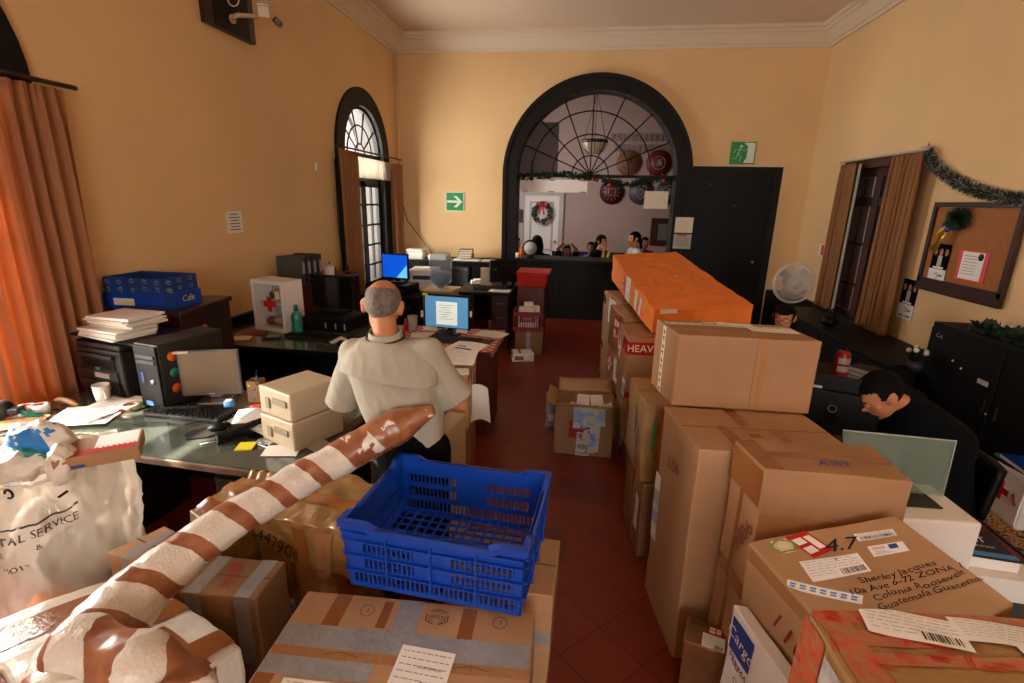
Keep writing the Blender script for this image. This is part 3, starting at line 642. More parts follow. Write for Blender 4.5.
c = Carton('cardboard_box', 'film-wrapped carton with black print next to the red taped side of the tall carton', 'box',
           rect8((.365, 2.47, .905), (.85, 2.52, .905), (.335, 2.90, .905), .44), 'card_wrap', G, .012, seed=11, crease=.004, n=16)
c.write('F', .25, .62, 'DSK', .07, 'ink', 80, .1, 'printed_text').patch('printed_bar', 'F', .10, .45, .13, .8, 'green').patch('printed_bar', 'L', .52, .45, .56, .82, 'ink').patch('printed_bar', 'L', .72, .3, .75, .6, 'ink')
c = Carton('cardboard_box', 'brown carton on the floor beneath the film-wrapped one with black print', 'box',
           rect8((.39, 2.47, .46), (.85, 2.52, .46), (.36, 2.90, .46), .46), 'card_dark', G, .006, seed=12)
c.lab('L', .8, .5, .08, .2, 0, 'lines').tape('tape_brown', ('L', .45, .02, .55, .98))
c = Carton('cardboard_box', 'wrapped carton with white and red labels under the middle of the orange parcel', 'box',
           rect8((.36, 3.82, 1.04), (.85, 3.9, 1.04), (.345, 4.45, 1.04), .345), 'card_wrap', G, .010, seed=13, crease=.005)
c.lab('L', .5, .6, .16, .22, 0, 'customs', 'red').lab('L', .75, .5, .10, .2, 0, 'lines').patch('red_band', 'F', .01, .8, .99, .95, 'tape_red')
c = Carton('cardboard_box', 'plain carton on the floor below the wrapped one with white and red labels', 'box',
           rect8((.37, 3.80, .69), (.85, 3.88, .69), (.36, 4.45, .69), .69), 'card', G, .008, seed=14)
c.lab('L', .2, .8, .16, .16, 40, 'customs', 'red', 'warning_label').lab('L', .55, .8, .14, .2, 0, 'lines').tape('tape_red', ('L', .01, .48, .99, .53))
c = Carton('cardboard_box', 'carton with cream labels under the far end of the orange parcel', 'box',
           rect8((.36, 4.50, 1.05), (.95, 4.6, 1.05), (.35, 5.15, 1.05), 1.05), 'card_light', G, .008, seed=15)
c.lab('L', .5, .85, .3, .24, 0, 'lines').lab('L', .8, .6, .2, .2, 0, 'ship').tape('tape_brown', ('L', .4, .02, .5, .98))
# standing carton with red bands at the far end, seen left of the orange parcel
c = Carton('cardboard_box', 'upright carton with red bands top and bottom at the far left end of the stack', 'box',
           rect8(PZ(601, 303, .62), PZ(617, 304, .62), PZ(603, 292, .62), .62) if 0 else box8(.40, 5.62, .0, .26, .30, .94, .05), 'card', G, .006, seed=16)
c.patch('red_band', 'F', .01, .88, .99, .97, 'tape_red').patch('red_band', 'L', .01, .88, .99, .97, 'tape_red').patch('red_band', 'F', .01, .36, .99, .41, 'tape_red').patch('red_band', 'L', .01, .36, .99, .41, 'tape_red').lab('T', .4, .5, .2, .2, 0, 'blueprint').lab('F', .5, .8, .12, .1, 0, 'blueprint')
# open carton on the floor in the aisle
A = PZ(556, 452, 0); B = PZ(612, 458, 0)
c = Carton('open_cardboard_box', 'lone squashed carton standing open on the red floor in the aisle, covered in customs stickers', 'box',
           box8(.085, 3.77, 0, .44, .36, .40, -.03), 'card_dark', None, .012, seed=17, seam=False, sag=.05, crease=.003, n=16)
for (cu, cv, w, h, r) in ((.38, .82, .06, .20, 0), (.5, .72, .06, .26, 3), (.62, .78, .06, .2, 0), (.72, .60, .055, .4, 0), (.66, .35, .05, .22, -2), (.80, .86, .05, .16, 0)): c.lab('F', cu, cv, w, h, r, 'blueprint', 'light_grey', 'customs_tape')
c.lab('F', .50, .25, .10, .2, 0, 'bar', 'light_grey', 'barcode_label').lab('F', .36, .55, .10, .14, 0, 'plain', 'red_dark', 'customs_label').lab('F', .55, .48, .10, .10, 10, 'plain', 'red_dark', 'customs_label')
c.lab('T', .45, .65, .10, .18, 0, 'lines').lab('T', .70, .68, .10, .16, 4, 'lines').lab('T', .52, .2, .14, .08, 0, 'lines').lab('T', .85, .28, .10, .12, 0, 'bar').lab('T', .68, .22, .05, .05, 0, 'plain', 'red').lab('T', .28, .5, .04, .06, 20, 'bar')
for k, (p, q, up) in enumerate((((-.22, -.18), (.22, -.18), (0, -.02, .03)), ((-.22, .18), (-.22, -.18), (-.05, 0, .04)), ((.22, .18), (-.22, .18), (0, .07, .09)))):
    b = MB(); T = .40
    b.grid(lambda u, v: Vector((p[0] + (q[0] - p[0]) * u + up[0] * v * (1.5 if k else 1), p[1] + (q[1] - p[1]) * u + up[1] * v, T + up[2] * v + .006 * math.sin(6 * u))), 8, 3, 'card')
    b.build('flap', c.o, solid=.004)
# silver roll behind it, white parcel further down the aisle
c = Carton('foil_parcel', 'small silver foil parcel standing on the floor behind the lone carton', 'parcel', box8(-.20, 4.13, 0, .09, .16, .27, .1), 'tape_silver', None, .008, seed=18, seam=False, crease=.004, bevel=.012)
c.lab('F', .5, .35, .05, .06, 0, 'lines').tape('orange_plastic', ('L', .2, .2, .35, .6))
c = Carton('plastic_parcel', 'white plastic bound parcel lying alone on the floor near the red crate', 'parcel', box8(*PZ(522, 359, 0).xy, 0, .26, .22, .10, .25), 'white', None, .012, seed=19, seam=False, crease=.006, bevel=.015)
c.tape('tape_brown', ('F', .1, .2, .5, .7)).tape('print', ('L', .2, .2, .6, .8)).tape('tape_clear', ('T', .3, .01, .4, .99))

# ===== left hand pile =====
G = 'parcels piled in the left foreground'
Z1 = .675
c = Carton('cardboard_box', 'flat carton in the bottom middle crossed with silver duct tape, recycling mark on top', 'box',
           rect8(Vector((-.80, .83, Z1)), Vector((-.065, .86, Z1)), PZ(325, 592, Z1), Z1), 'card_light', G, .004, seed=21)
c.tape('tape_silver', ('T', .01, .52, .99, .70), ('R', .52, .85, .70, .99)).tape('tape_silver', ('T', .43, .70, .53, .99)).tape('tape_silver', ('T', .01, .30, .42, .44))
c.tape('tape_brown', ('T', .14, .70, .21, .99)).tape('tape_brown', ('T', .36, .72, .40, .96)).tape('tape_brown', ('T', .70, .68, .76, .96)).tape('tape_clear', ('T', .01, .44, .99, .51)).tape('tape_brown', ('T', .01, .02, .08, .30))
c.circle('T', .30, .86, .021).write('T', .30, .86, '1', .024, name='printed_mark').circle('T', .86, .86, .021).write('T', .86, .86, '1', .024, name='printed_mark')
b = MB(); L = c.loc('T', .60, .86, 0)
for k in range(3):
    a = PI / 2 + k * 2 * PI / 3
    for s_ in (-1, 1):
        p0 = Vector((.036 * math.cos(a), .030 * math.sin(a))); p1 = Vector((.036 * math.cos(a + s_ * PI / 3), .030 * math.sin(a + s_ * PI / 3)))
        b.grid(lambda u, v: L((p0.x + (p1.x - p0.x) * u * .8) * (1 + .10 * v), (p0.y + (p1.y - p0.y) * u * .8) * (1 + .10 * v), .0016), 3, 1, 'ink')
        b.grid(lambda u, v: L((p0.x + (p1.x - p0.x) * u * .7) * (.72 + .07 * v), (p0.y + (p1.y - p0.y) * u * .7) * (.72 + .07 * v), .0016), 3, 1, 'ink')
b.text('RESY', (0, 0, 0), (1, 0, 0), (0, 1, 0), .018, 'ink', fn=lambda a, q: L(a, q, .0018)); b.build('recycling_mark', c.o)
c.lab('T', .60, .40, .155, .16, -4, 'ship', off=.003, head=('GUATEMALA', .012, 'ink', .02, .02)).lab('T', .27, .16, .22, .10, 0, 'lines')
b = MB(); 
for cu in (.28, .78):
    L = c.loc('T', cu, .47, 0); b.grid(lambda u, v: L(-.05 + .05 * u, .012 * u + .002 * v, .0018), 2, 1, 'ink'); b.grid(lambda u, v: L(.05 * u, .012 * (1 - u) + .002 * v, .0018), 2, 1, 'ink'); b.grid(lambda u, v: L(.001 * v, -.01 + .022 * u, .0018), 2, 1, 'ink')
b.build('printed_mark', c.o)
# narrow upright carton between that one and the aisle
c = Carton('cardboard_box', 'upright carton beside the aisle whose edge shows right of the blue crate, silver tape band', 'box',
           [Vector(p) for p in ((-.40, 1.40, 0), (-.045, 1.40, 0), (-.40, 1.69, 0), (-.035, 1.69, 0), (-.40, 1.37, .66), (-.030, 1.37, .66), (-.40, 1.66, .66), (-.022, 1.66, .66))], 'card_light', G, .004, seed=22)
c.tape('tape_silver', ('R', .01, .68, .99, .76)).tape('tape_silver', ('F', .01, .68, .99, .76)).write('R', .5, .45, '4E', .08, 'ink', 90, .1, 'printed_text').tape('tape_brown', ('R', .01, .2, .99, .35))
# brown carton with red number
c = Carton('cardboard_box', 'brown carton with two silver tape bands and a red marker number on top', 'box',
           rect8(Vector((-1.28, 1.24, .605)), PZ(256, 600, .605), Vector((-1.25, 1.43, .605)), .605), 'card_dark', G, .005, seed=23)
c = c.tape('tape_silver', ('T', .06, .01, .26, .99), ('F', .06, .80, .26, .99)).tape('tape_silver', ('T', .70, .01, .90, .99), ('F', .70, .55, .90, .99)).tape('tape_clear', ('F', .34, .86, .64, .99), ('T', .34, .01, .64, .12))
c.write('T', .48, .52, '72187', .058, 'red', 100, .3)
# wide torn carton under the roll
c = Carton('cardboard_box', 'big torn tape-wrapped carton with a black handwritten number, left of the blue crate', 'box',
           [Vector(p) for p in ((-1.24, 1.60, 0), (-.78, 1.52, 0), (-1.12, 1.74, 0), (-.76, 1.72, 0), (-1.27, 1.60, .68), (-.76, 1.51, .69), (-1.13, 1.93, .73), (-.80, 1.80, .745))], 'card_wrap', G, .026, seed=24, crease=.014, n=26, seam=False)
c.write('F', .20, .83, '6447906', .075, 'ink', -4, .3).tape('tape_brown', ('F', .35, .55, .99, .75)).tape('tape_brown', ('F', .40, .02, .52, .97)).tape('tape_clear', ('F', .62, .02, .78, .97)).tape('tape_brown', ('T', .05, .3, .95, .5))
c.lab('F', .30, .40, .07, .09, 3, 'blueprint').lab('F', .38, .26, .11, .05, -8, 'blueprint')
c = Carton('cardboard_box', 'torn open tape-wrapped carton with ragged flaps, against the desk end', 'box',
           [Vector(p) for p in ((-1.48, 1.54, 0), (-1.34, 1.50, 0), (-1.38, 1.74, 0), (-1.22, 1.74, 0), (-1.50, 1.55, .69), (-1.33, 1.49, .67), (-1.38, 1.74, .74), (-1.20, 1.74, .74))], 'card_wrap', G, .024, seed=25, crease=.013, n=24, seam=False)
c.tape('tape_brown', ('T', .01, .1, .99, .35)).tape('tape_clear', ('T', .01, .6, .99, .8)).tape('tape_brown', ('L', .1, .01, .3, .98))
b = MB(); b.grid(lambda u, v: Vector((.0 + .14 * u, .10 + .03 * v, .735 + .03 * v + .006 * math.sin(20 * u))), 10, 4, 'card_wrap'); b.build('flap', c.o, solid=.004)
# white wrapped parcel, bottom left
def wp(): return [Vector(p) for p in (PZ(-60, 655, .56), Vector((-.92, .80, .56)), PZ(112, 560, .56), PZ(228, 612, .60))]
t = [Vector((-1.76, .98, .63)), Vector((-1.14, .74, .60)), Vector((-1.50, 1.30, .63)), Vector((-.93, 1.08, .61))]
c = Carton('wrapped_parcel', 'large white foil-wrapped parcel with brown tape bands in the bottom left corner', 'parcel',
           [Vector((p.x, p.y, 0)) for p in t] + t, mat('white_wrap', 'D6CFC2', .35, coat=.5, bump=.5, bs=16, var=.12, vs=5) and 'white_wrap', G, .016, seed=26, seam=False, crease=.007, n=24, bevel=.02)
c.tape('tape_brown', ('T', .10, .01, .26, .99)).tape('tape_brown', ('T', .42, .45, .55, .99)).tape('tape_brown', ('T', .60, .64, .99, .78), ('R', .62, .5, .8, .99)).tape('tape_brown', ('T', .62, .02, .80, .52)).tape('tape_brown', ('T', .82, .01, .95, .99)).tape('tape_brown', ('F', .3, .1, .45, .98))
# narrow white-grey carton left of the roll
c = Carton('cardboard_box', 'carton with a pale silver tape strip between the white sack and the paper wrapped roll', 'box',
           rect8(PZ(112, 592, .62), PZ(160, 600, .62), PZ(150, 534, .62), .62) if 0 else [Vector(p) for p in ((-1.70, 1.38, 0), (-1.50, 1.34, 0), (-1.62, 1.56, 0), (-1.49, 1.51, 0), (-1.70, 1.38, .60), (-1.50, 1.34, .60), (-1.62, 1.56, .60), (-1.49, 1.51, .60))], 'card_light', G, .005, seed=27)
c.tape('tape_silver', ('T', .35, .01, .6, .99), ('F', .35, .4, .6, .99))
# ------------------------------------------------------------------ furniture and electronics builders
def desk(name, label, x0, x1, y0, y1, h, rz=0, top='dark_wood', body='dark_wood', glass=None, front='y', cat='desk', group=None, over=.03):
    cx, cy, w, d = (x0 + x1) / 2, (y0 + y1) / 2, x1 - x0, y1 - y0
    t = thing(name, label, cat, (cx, cy, 0), rz, group)
    MB().box((0, 0, h - .02), (w, d, .035), top).build('desk_top', t, bevel=.008)
    if glass: MB().box((0, 0, h + .0015), (w - .015, d - .015, .006), glass).build('glass_sheet', t)
    MB().box((0, d / 2 - .05, h / 2 + .05), (w - .1, .02, h - .19), body).build('back_panel', t)
    for s in (-1, 1):
        b = MB(); pw = min(.40, w * .3); b.box((s * (w / 2 - pw / 2 - over), 0, h / 2 - .02), (pw, d - .12, h - .04), body); p = b.build('pedestal', t, bevel=.004)
        for k in range(3):
            z = .12 + (h - .2) * (k + .5) / 3
            dr = MB().box((s * (w / 2 - pw / 2 - over), -(d / 2 - .05), z), (pw - .03, .02, (h - .24) / 3), body).build('drawer', t, bevel=.003)
            MB().box((s * (w / 2 - pw / 2 - over), -(d / 2 - .035), z + .03), (.09, .014, .014), 'steel').build('handle', dr)
    return t
def monitor(label, loc, rz, w, h, body='black', screen='black_gloss', lift=.10, stand='black', group=None, back_arm=True, cat='monitor'):
    t = thing('computer_monitor', label, cat, loc, rz, group); f = .016
    zc = lift + h / 2
    b = MB(); b.box((0, .02, zc), (w, .03, h), body); b.box((0, .05, zc), (w * .55, .05, h * .55), body); b.build('casing', t, bevel=.006)
    b = MB(); b.grid(lambda u, v: Vector(((u - .5) * (w - 2 * f), .0035, zc + (v - .5) * (h - 2 * f))), 1, 1, screen, False); s = b.build('screen', t)
    b = MB(); b.box((0, .06, zc - h * .28), (.06, .03, h * .5 + lift * .8), stand); b.build('stand', t, bevel=.004)
    b = MB(); b.box((0, .06, .009), (w * .5, .18, .018), stand); b.build('foot', t, bevel=.006)
    return t, zc, s
def keyboard(label, loc, rz, group=None):
    t = thing('keyboard', label, 'keyboard', loc, rz, group)
    MB().box((0, 0, .010), (.445, .155, .018), 'charcoal').build('base', t, bevel=.004)
    b = MB()
    for r in range(6):
        n = 21 if r < 5 else 12
        for k in range(n):
            if r < 5 and k in (15, 18) and False: continue
            b.box((-.209 + k * .418 / (n - 1), .062 - r * .0245, .023), (.0168 if r < 5 else .030, .019, .009), 'black', taper=.85)
    ky = b.build('keys', t); return t
def paper_sheet(label, loc, rz, w=.21, h=.297, m='paper', lines=True, group=None, curl=.006, cat='paper', z=.003, seed=0):
    b = MB(); b.grid(lambda u, v: Vector(((u - .5) * w, (v - .5) * h, z + curl * abs(math.sin(3 * u + seed)) * v + curl * .5 * (1 - math.cos(4 * v + seed)))), 8, 8, m)
    if lines:
        for k in range(9):
            y = .40 - k * .09; L = .7 if k % 3 else .4
            b.grid(lambda u, v: Vector(((-.38 + L * u) * w, (y + .012 * v) * h, z + .0008 + curl * abs(math.sin(3 * (.12 + L * u) + seed)) * (y + .5) + curl * .5 * (1 - math.cos(4 * (y + .5) + seed)))), 8, 1, 'light_grey')
    o = b.build('paper_sheet', None, loc, rz); return tag(o, label, cat, group)
def paper_stack(label, loc, rz, w, d, n, m='paper', group=None, th=.012, seed=1, jit=.015, cat='papers'):
    r = random.Random(seed); b = MB(); z = 0
    for k in range(n):
        t = th * r.uniform(.5, 1.4); b.box((r.uniform(-jit, jit), r.uniform(-jit, jit), z + t / 2), (w * r.uniform(.94, 1), d * r.uniform(.94, 1), t * .93), m if k % 4 else 'paper_cream', rz=r.uniform(-.05, .05)); z += t
    return tag(b.build('paper_stack', None, loc, rz), label, cat, group), z
def mug(label, loc, m='white', r=.04, h=.095, rz=0, handle=True, name='mug'):
    t = thing(name, label, 'cup', loc, rz)
    MB().lathe([(.001, .002), (r * .72, 0), (r * .78, .01), (r, h), (r * .93, h), (r * .72, .012), (.001, .012)], (0, 0, 0), m, 24).build('body', t)
    if handle: MB().tube([(r * .85 + .028 * math.sin(PI * i / 8), 0, h * .25 + h * .5 * i / 8) for i in range(9)], .005, m, 8).build('handle', t)
    return t
def pen(label, loc, rz, m, L=.14, r=.006, name='pen', cat='pen', tip='black'):
    t = thing(name, label, cat, loc, rz); MB().tube([(-L / 2, 0, r), (L / 2 - .03, 0, r)], r, m, 10).build('barrel', t); MB().tube([(L / 2 - .03, 0, r), (L / 2, 0, r)], [r * 1.1, r * .9], tip, 10).build('cap', t); return t

# ------------------------------------------------------------------ near left desk
DZ = .76
desk('office_desk', 'long green glass-topped desk in the left foreground under the printer and keyboard', -2.88, -1.15, 1.80, 2.62, DZ - .003, R_(-3), 'worn_edge', 'dark_wood', 'desk_glass')
DT = DZ + .003
# printer
t = thing('printer', 'dark grey multifunction printer at the back of the glass-topped desk, papers piled on it', 'printer', (-2.66, 2.545, DT), R_(-12))
b = MB(); b.box((0, 0, .14), (.38, .34, .28), 'charcoal'); b.box((0, .0, .295), (.37, .33, .03), 'charcoal'); b.build('body', t, bevel=.012)
b = MB(); b.box((0, -.169, .20), (.28, .012, .065), 'black'); b.box((0.0, -.182, .245), (.30, .02, .022), 'charcoal'); b.build('output_slot', t)
for z in (.065, .13): 
    d = MB().box((-.01, -.176, z), (.33, .012, .055), 'charcoal').build('paper_drawer', t, bevel=.003); MB().box((.03, -.183, z), (.12, .003, .028), 'light_grey').build('drawer_label', d)
MB().box((0, -.178, .168), (.04, .008, .018), 'teal').build('tray_clip', t); MB().box((-.12, -.12, .312), (.12, .08, .006), 'black').build('control_panel', t)
MB().b2((-.20, -.30, .001), (.19, -.20, .006), 'paper').build('sheet_under', t) if 0 else None
PT = DT + .318
tag(MB().box((0, 0, .008), (.58, .34, .014), 'black').build('shelf_board', None, (-2.64, 2.575, PT + .000), R_(-14)), 'thin black board lying across the top of the dark grey printer', 'board')
for i, (dx, dy, z0, n, lb) in enumerate(((-.02, -.06, 0, 6, 'lower messy stack of white papers on the printer'), (-.01, -.02, 0, 6, 'upper messy stack of white papers on the printer'))):
    if i == 0: _, hh = paper_stack(lb, (-2.66, 2.50, PT + .018), R_(-14), .33, .24, n, th=.010, seed=3); z1 = PT + .018 + hh
    else: paper_stack(lb, (-2.63, 2.54, z1 + .003), R_(-6), .30, .24, n, th=.011, seed=5)
# upright tower with round coloured stickers
t = thing('computer_tower', 'black upright computer tower with three round stickers, right of the printer', 'computer', (-2.225, 2.46, DT), R_(-11))
MB().box((0, 0, .185), (.175, .40, .365), 'charcoal').build('case', t, bevel=.008)
b = MB(); b.box((0, -.206, .185), (.165, .012, .35), 'black'); b.build('front_panel', t, bevel=.006)
for z in (.30, .27): MB().box((.0, -.214, z), (.13, .006, .018), 'charcoal').build('drive_bay', t)
MB().cyl((0.03, -.212, .16), (.03, -.218, .16), .013, 'silver').build('badge', t); MB().box((-.04, -.213, .18), (.02, .003, .06), 'blue_ink').build('sticker', t); MB().box((-.02, -.213, .035), (.05, .003, .025), 'light_blue').build('sticker', t)
for z, m in ((.29, 'orange_plastic'), (.20, 'teal'), (.11, 'orange_plastic')): MB().cyl((.088, -.13, z), (.0905, -.13, z), .026, m, 20).build('round_sticker', t)
# square monitor
mat('screen_painted_light', '8F7D68', .25, spec=.6, metal=.3)  # window light on the dark screen is put into its colour
t, zc, s = monitor('square silver-framed switched-off monitor behind the keyboard, window light painted on its screen', (-2.01, 2.38, DT), R_(18), .31, .26, 'grey', 'screen_painted_light', .05, 'silver')
MB().box((-.14, -.002, zc + .126), (.10, .02, .012), 'white').build('paper_tab', t); MB().box((.0, .002, zc - .118), (.03, .003, .006), 'white').build('badge', t)
keyboard('black keyboard in front of the square silver-framed monitor', (-2.03, 2.235, DT), R_(-2))
# mouse and pad
t = MB().prism([Vector((x, y, 0)) for x, y in ((-.11, -.05), (-.13, .0), (-.10, .05), (.0, .07), (.10, .08), (.135, .05), (.12, 0), (.03, -.03), (-.02, -.06))], 0, 0, 'charcoal', (0, 0, .005)).build('mouse_pad', None, (-1.76, 2.06, DT + .001), R_(30)); tag(t, 'black wavy-edged mouse pad on the green glass desk top', 'mouse pad')
t = thing('computer_mouse', 'black mouse resting on the wavy mouse pad', 'mouse', (-1.75, 2.09, DT + .007), R_(40)); MB().ball((0, 0, .010), (.055, .032, .022), 'black', 16, 10).build('shell', t); MB().ball((.025, 0, .030), (.010, .004, .005), 'grey', 8, 6).build('scroll_wheel', t)
tag(MB().cyl((-.09, 0, .003), (.09, 0, .003), .003, 'silver', 8).build('letter_opener', None, (-1.66, 1.985, DT), R_(38)), 'thin metal rod lying beside the wavy mouse pad', 'rod')
tag(MB().box((0, 0, .004), (.075, .075, .007), 'yellow').build('sticky_notes', None, (*PZ(246, 447, DT).xy, DT), R_(15)), 'small yellow sticky note pad at the front of the green glass desk', 'sticky notes')
# hole punch / stapler cluster
def stapler(label, loc, rz, m='black'):
    t = thing('stapler', label, 'stapler', loc, rz)
    MB().box((0, 0, .008), (.19, .036, .014), m).build('base', t, bevel=.003); a = MB(); a.box((0.005, 0, .042), (.18, .034, .022), m, M=Matrix.Rotation(R_(-8), 4, 'Y')); a.build('arm', t, bevel=.006); MB().box((-.075, 0, .028), (.03, .034, .04), m).build('hinge', t); return t
stapler('black stapler lying nearest the yellow sticky notes', (*PZ(238, 438, DT).xy, DT), R_(55)); stapler('second black stapler just behind the nearest one, beside crumpled paper', (*PZ(249, 433, DT).xy, DT), R_(48))
o = MB().ball((0, 0, .03), (.05, .045, .03), 'light_grey', 14, 9)
for v in o.v: v += noise.noise_vector(v * 40) * .010
o.v = [Vector((v.x, v.y, max(0, v.z))) for v in o.v]; tag(o.build('crumpled_paper', None, (*PZ(268, 428, DT).xy, DT), 0), 'crumpled ball of whitish tissue beside the staplers', 'paper')
paper_sheet('white form with two small pictures, in the middle of the desk', (*PZ(266, 416, DT).xy, DT), R_(25), .30, .20, seed=1)
paper_sheet('blank white sheet on top of the black clipboard', (*PZ(290, 428, DT).xy, DT + .012), R_(-25), .21, .29, lines=False, seed=2)
t = thing('clipboard', 'black clipboard with a wire clip under the blank sheet at the desk front', 'clipboard', (*PZ(292, 432, DT).xy, DT), R_(-22)); MB().box((0, 0, .004), (.24, .31, .005), 'black').build('board', t)
b = MB(); b.tube([(-.03, -.15, .012), (-.03, -.17, .012), (.03, -.17, .012), (.03, -.15, .012)], .003, 'silver', 6); b.box((0, -.145, .009), (.09, .02, .008), 'silver'); b.build('clip', t)
for i, (x, y, a) in enumerate(((252, 452, 10), (285, 445, -30))): paper_sheet(('loose white slip at the front edge left of the beige computers', 'grey envelope under the front of the clipboard')[i], (*PZ(x + 30, y, DT).xy, DT + .001 * i), R_(a), .16, .09, 'light_grey' if i else 'paper', False)
# spotted pencil box
t = thing('pencil_box', 'brown cardboard pencil box with blue and green dots on the desk', 'pencil holder', (*PZ(258, 400, DT).xy, DT), R_(8))
b = MB(); w, h = .035, .125
for s in (-1, 1): b.box((s * w, 0, h / 2), (.003, .07, h), 'card'); b.box((0, s * w, h / 2), (.07, .003, h), 'card')
b.box((0, 0, .003), (.07, .07, .004), 'card'); b.build('box', t)
for i, (x, z, m) in enumerate(((-.02, .10, 'yellow'), (.02, .11, 'green'), (0, .08, 'light_blue'), (-.015, .05, 'light_blue'), (.02, .055, 'light_blue'), (0.0, .025, 'light_blue'))): MB().cyl((x, -w - .002, z), (x, -w - .0035, z), .008, m, 14).build('dot', t)
pen('blue and silver pen standing in the spotted pencil box', (0, 0, 0), 0, 'light_blue', .17); po = bpy.data.objects[[o.name for o in bpy.data.objects if o.name.startswith('pen')][-1]]
for o in bpy.data.objects:
    if o.get('label') == 'blue and silver pen standing in the spotted pencil box': o.location = PZ(258, 400, DT).xyz + Vector((.01, 0, .095)); o.rotation_euler = (0, R_(-84), 0)
# tape dispenser, phone handset, glue, knife
t = thing('tape_dispenser', 'black desktop tape dispenser with a roll, behind the papers', 'tape dispenser', (*PZ(292, 405, DT).xy, DT), R_(-25))
b = MB(); b.prism([Vector((x, -.03, z)) for x, z in ((-.10, 0), (.10, 0), (.105, .035), (.06, .06), (.0, .03), (-.06, .045), (-.10, .02))], 0, 0, 'black', (0, .06, 0)); b.build('body', t, bevel=.005); MB().cyl((.05, -.012, .06), (.05, .012, .06), .032, 'light_grey', 20).build('tape_roll', t)
stapler('third black stapler with open silver arm behind the desk papers', (*PZ(276, 394, DT).xy, DT), R_(-35)).name = 'stapler'
t = thing('scissors', 'scissors with red handles behind the white form', 'scissors', (*PZ(262, 408, DT).xy, DT), R_(20))
for s in (-1, 1):
    MB().add([(0, 0, .004), (.11, s * .008, .004), (.11, s * .002, .004), (0, -s * .01, .004)], [(0, 1, 2, 3)], 'silver').build('blade', t, solid=.002); MB().tube([(-.035 + .028 * math.cos(a * PI / 6), s * .018 + .015 * math.sin(a * PI / 6), .005) for a in range(13)], .004, 'red', 6, False).build('handle', t)
tag(MB().cyl((0, 0, .0), (0, 0, .055), .028, 'light_blue', 20).cyl((0, 0, .005), (0, 0, .016), .0285, 'red', 20).cyl((0, 0, .055), (0, 0, .06), .02, 'white', 16).build('glue_pot', None, (*PZ(230, 410, DT).xy, DT)), 'small pale blue tub with a pink band right of the keyboard', 'tub')
mug('white mug on the desk in front of the printer', (*PZ(104, 402, DT).xy, DT), rz=R_(-30), h=.105, r=.042)
def tape_roll(label, loc, m, core, rz=0, r=.045, h=.045, tilt=0, group=None):
    t = thing('tape_roll', label, 'tape', loc, rz, group); t.rotation_euler = (tilt, 0, rz)
    MB().lathe([(r * .68, 0), (r, 0), (r, h), (r * .68, h), (r * .68, 0)], (0, 0, 0), m, 28).build('tape', t); MB().lathe([(r * .60, .002), (r * .67, .002), (r * .67, h - .002), (r * .60, h - .002), (r * .60, .002)], (0, 0, 0), core, 28).build('core', t); return t
tape_roll('cream masking tape roll beside the red marker on the desk', (*PZ(131, 409, DT).xy, DT), 'paper_cream', 'red', h=.028)
tape_roll('left of two white tape rolls with orange cores by the curtain', (*PZ(28, 414, DT).xy, DT), 'white', 'orange_plastic', r=.036, h=.05); tape_roll('right of two white tape rolls with orange cores by the curtain', (*PZ(42, 413, DT).xy, DT), 'white', 'orange_plastic', r=.038, h=.05)
pen('fat red marker by the cream masking tape', (*PZ(122, 412, DT).xy, DT), R_(25), 'red', .10, .010, tip='red'); pen('bright green marker left of the keyboard', (*PZ(150, 406, DT).xy, DT), R_(-10), 'green', .12, .009, tip='green')
paper_sheet('big sunlit sheet of paper near the curtain', (*PZ(86, 417, DT).xy, DT), R_(20), .30, .25, lines=False, seed=4); paper_sheet('second sunlit paper overlapping the big one', (*PZ(100, 412, DT).xy, DT + .008), R_(-8), .21, .28, lines=True, seed=5); paper_sheet('long cream sheet beneath the mug', (*PZ(130, 402, DT).xy, DT), R_(-5), .3, .12, 'paper_cream', False, seed=6)
t = thing('leather_case', 'curved tan leather case on the desk against the curtain', 'case', (*PZ(66, 407, DT).xy, DT), R_(-5)); MB().tube([(-.09 + .018 * i, 0, .020 + .018 * math.sin(PI * i / 10)) for i in range(11)], [.004, .012, .016, .018, .018, .018, .018, .018, .016, .012, .004], 'card', 12).build('body', t); MB().tube([(-.05, -.02, .025), (.0, -.024, .045), (.05, -.02, .025)], .0025, 'brown_wood', 6).build('stitching', t)
t = thing('packing_tape_gun', 'dark packing tape gun with metal parts at the left end of the desk', 'tape gun', (*PZ(8, 420, DT).xy, DT), R_(20)); MB().box((0, 0, .05), (.14, .06, .03), 'charcoal').build('frame', t, bevel=.006); MB().cyl((-.02, -.03, .055), (-.02, .03, .055), .045, 'charcoal', 18).build('roll', t); MB().tube([(.05, 0, .05), (.10, 0, .02), (.15, 0, .012)], .014, 'teal', 10).build('handle', t)
for i, (x, y, a, lb) in enumerate(((20, 424, 30, 'brown cardboard scrap at the left end of the desk'), (210, 380, 0, 'pale booklet behind the square monitor on the desk'))): paper_sheet(lb, (*PZ(x, y, DT).xy, DT), R_(a), .2, .14, 'card_light' if i == 0 else 'paper_cream', False)
b = MB(); b.tube([(-1.95, 2.1, DT + .006), (-1.86, 2.2, DT + .006), (-1.80, 2.25, DT + .006), (-1.70, 2.22, DT + .006), (-1.6, 2.33, DT + .006), (-1.7, 2.46, DT + .006)], .004, 'black', 6); tag(b.build('mouse_cable'), 'thin black mouse cable curling over the green glass', 'cable')
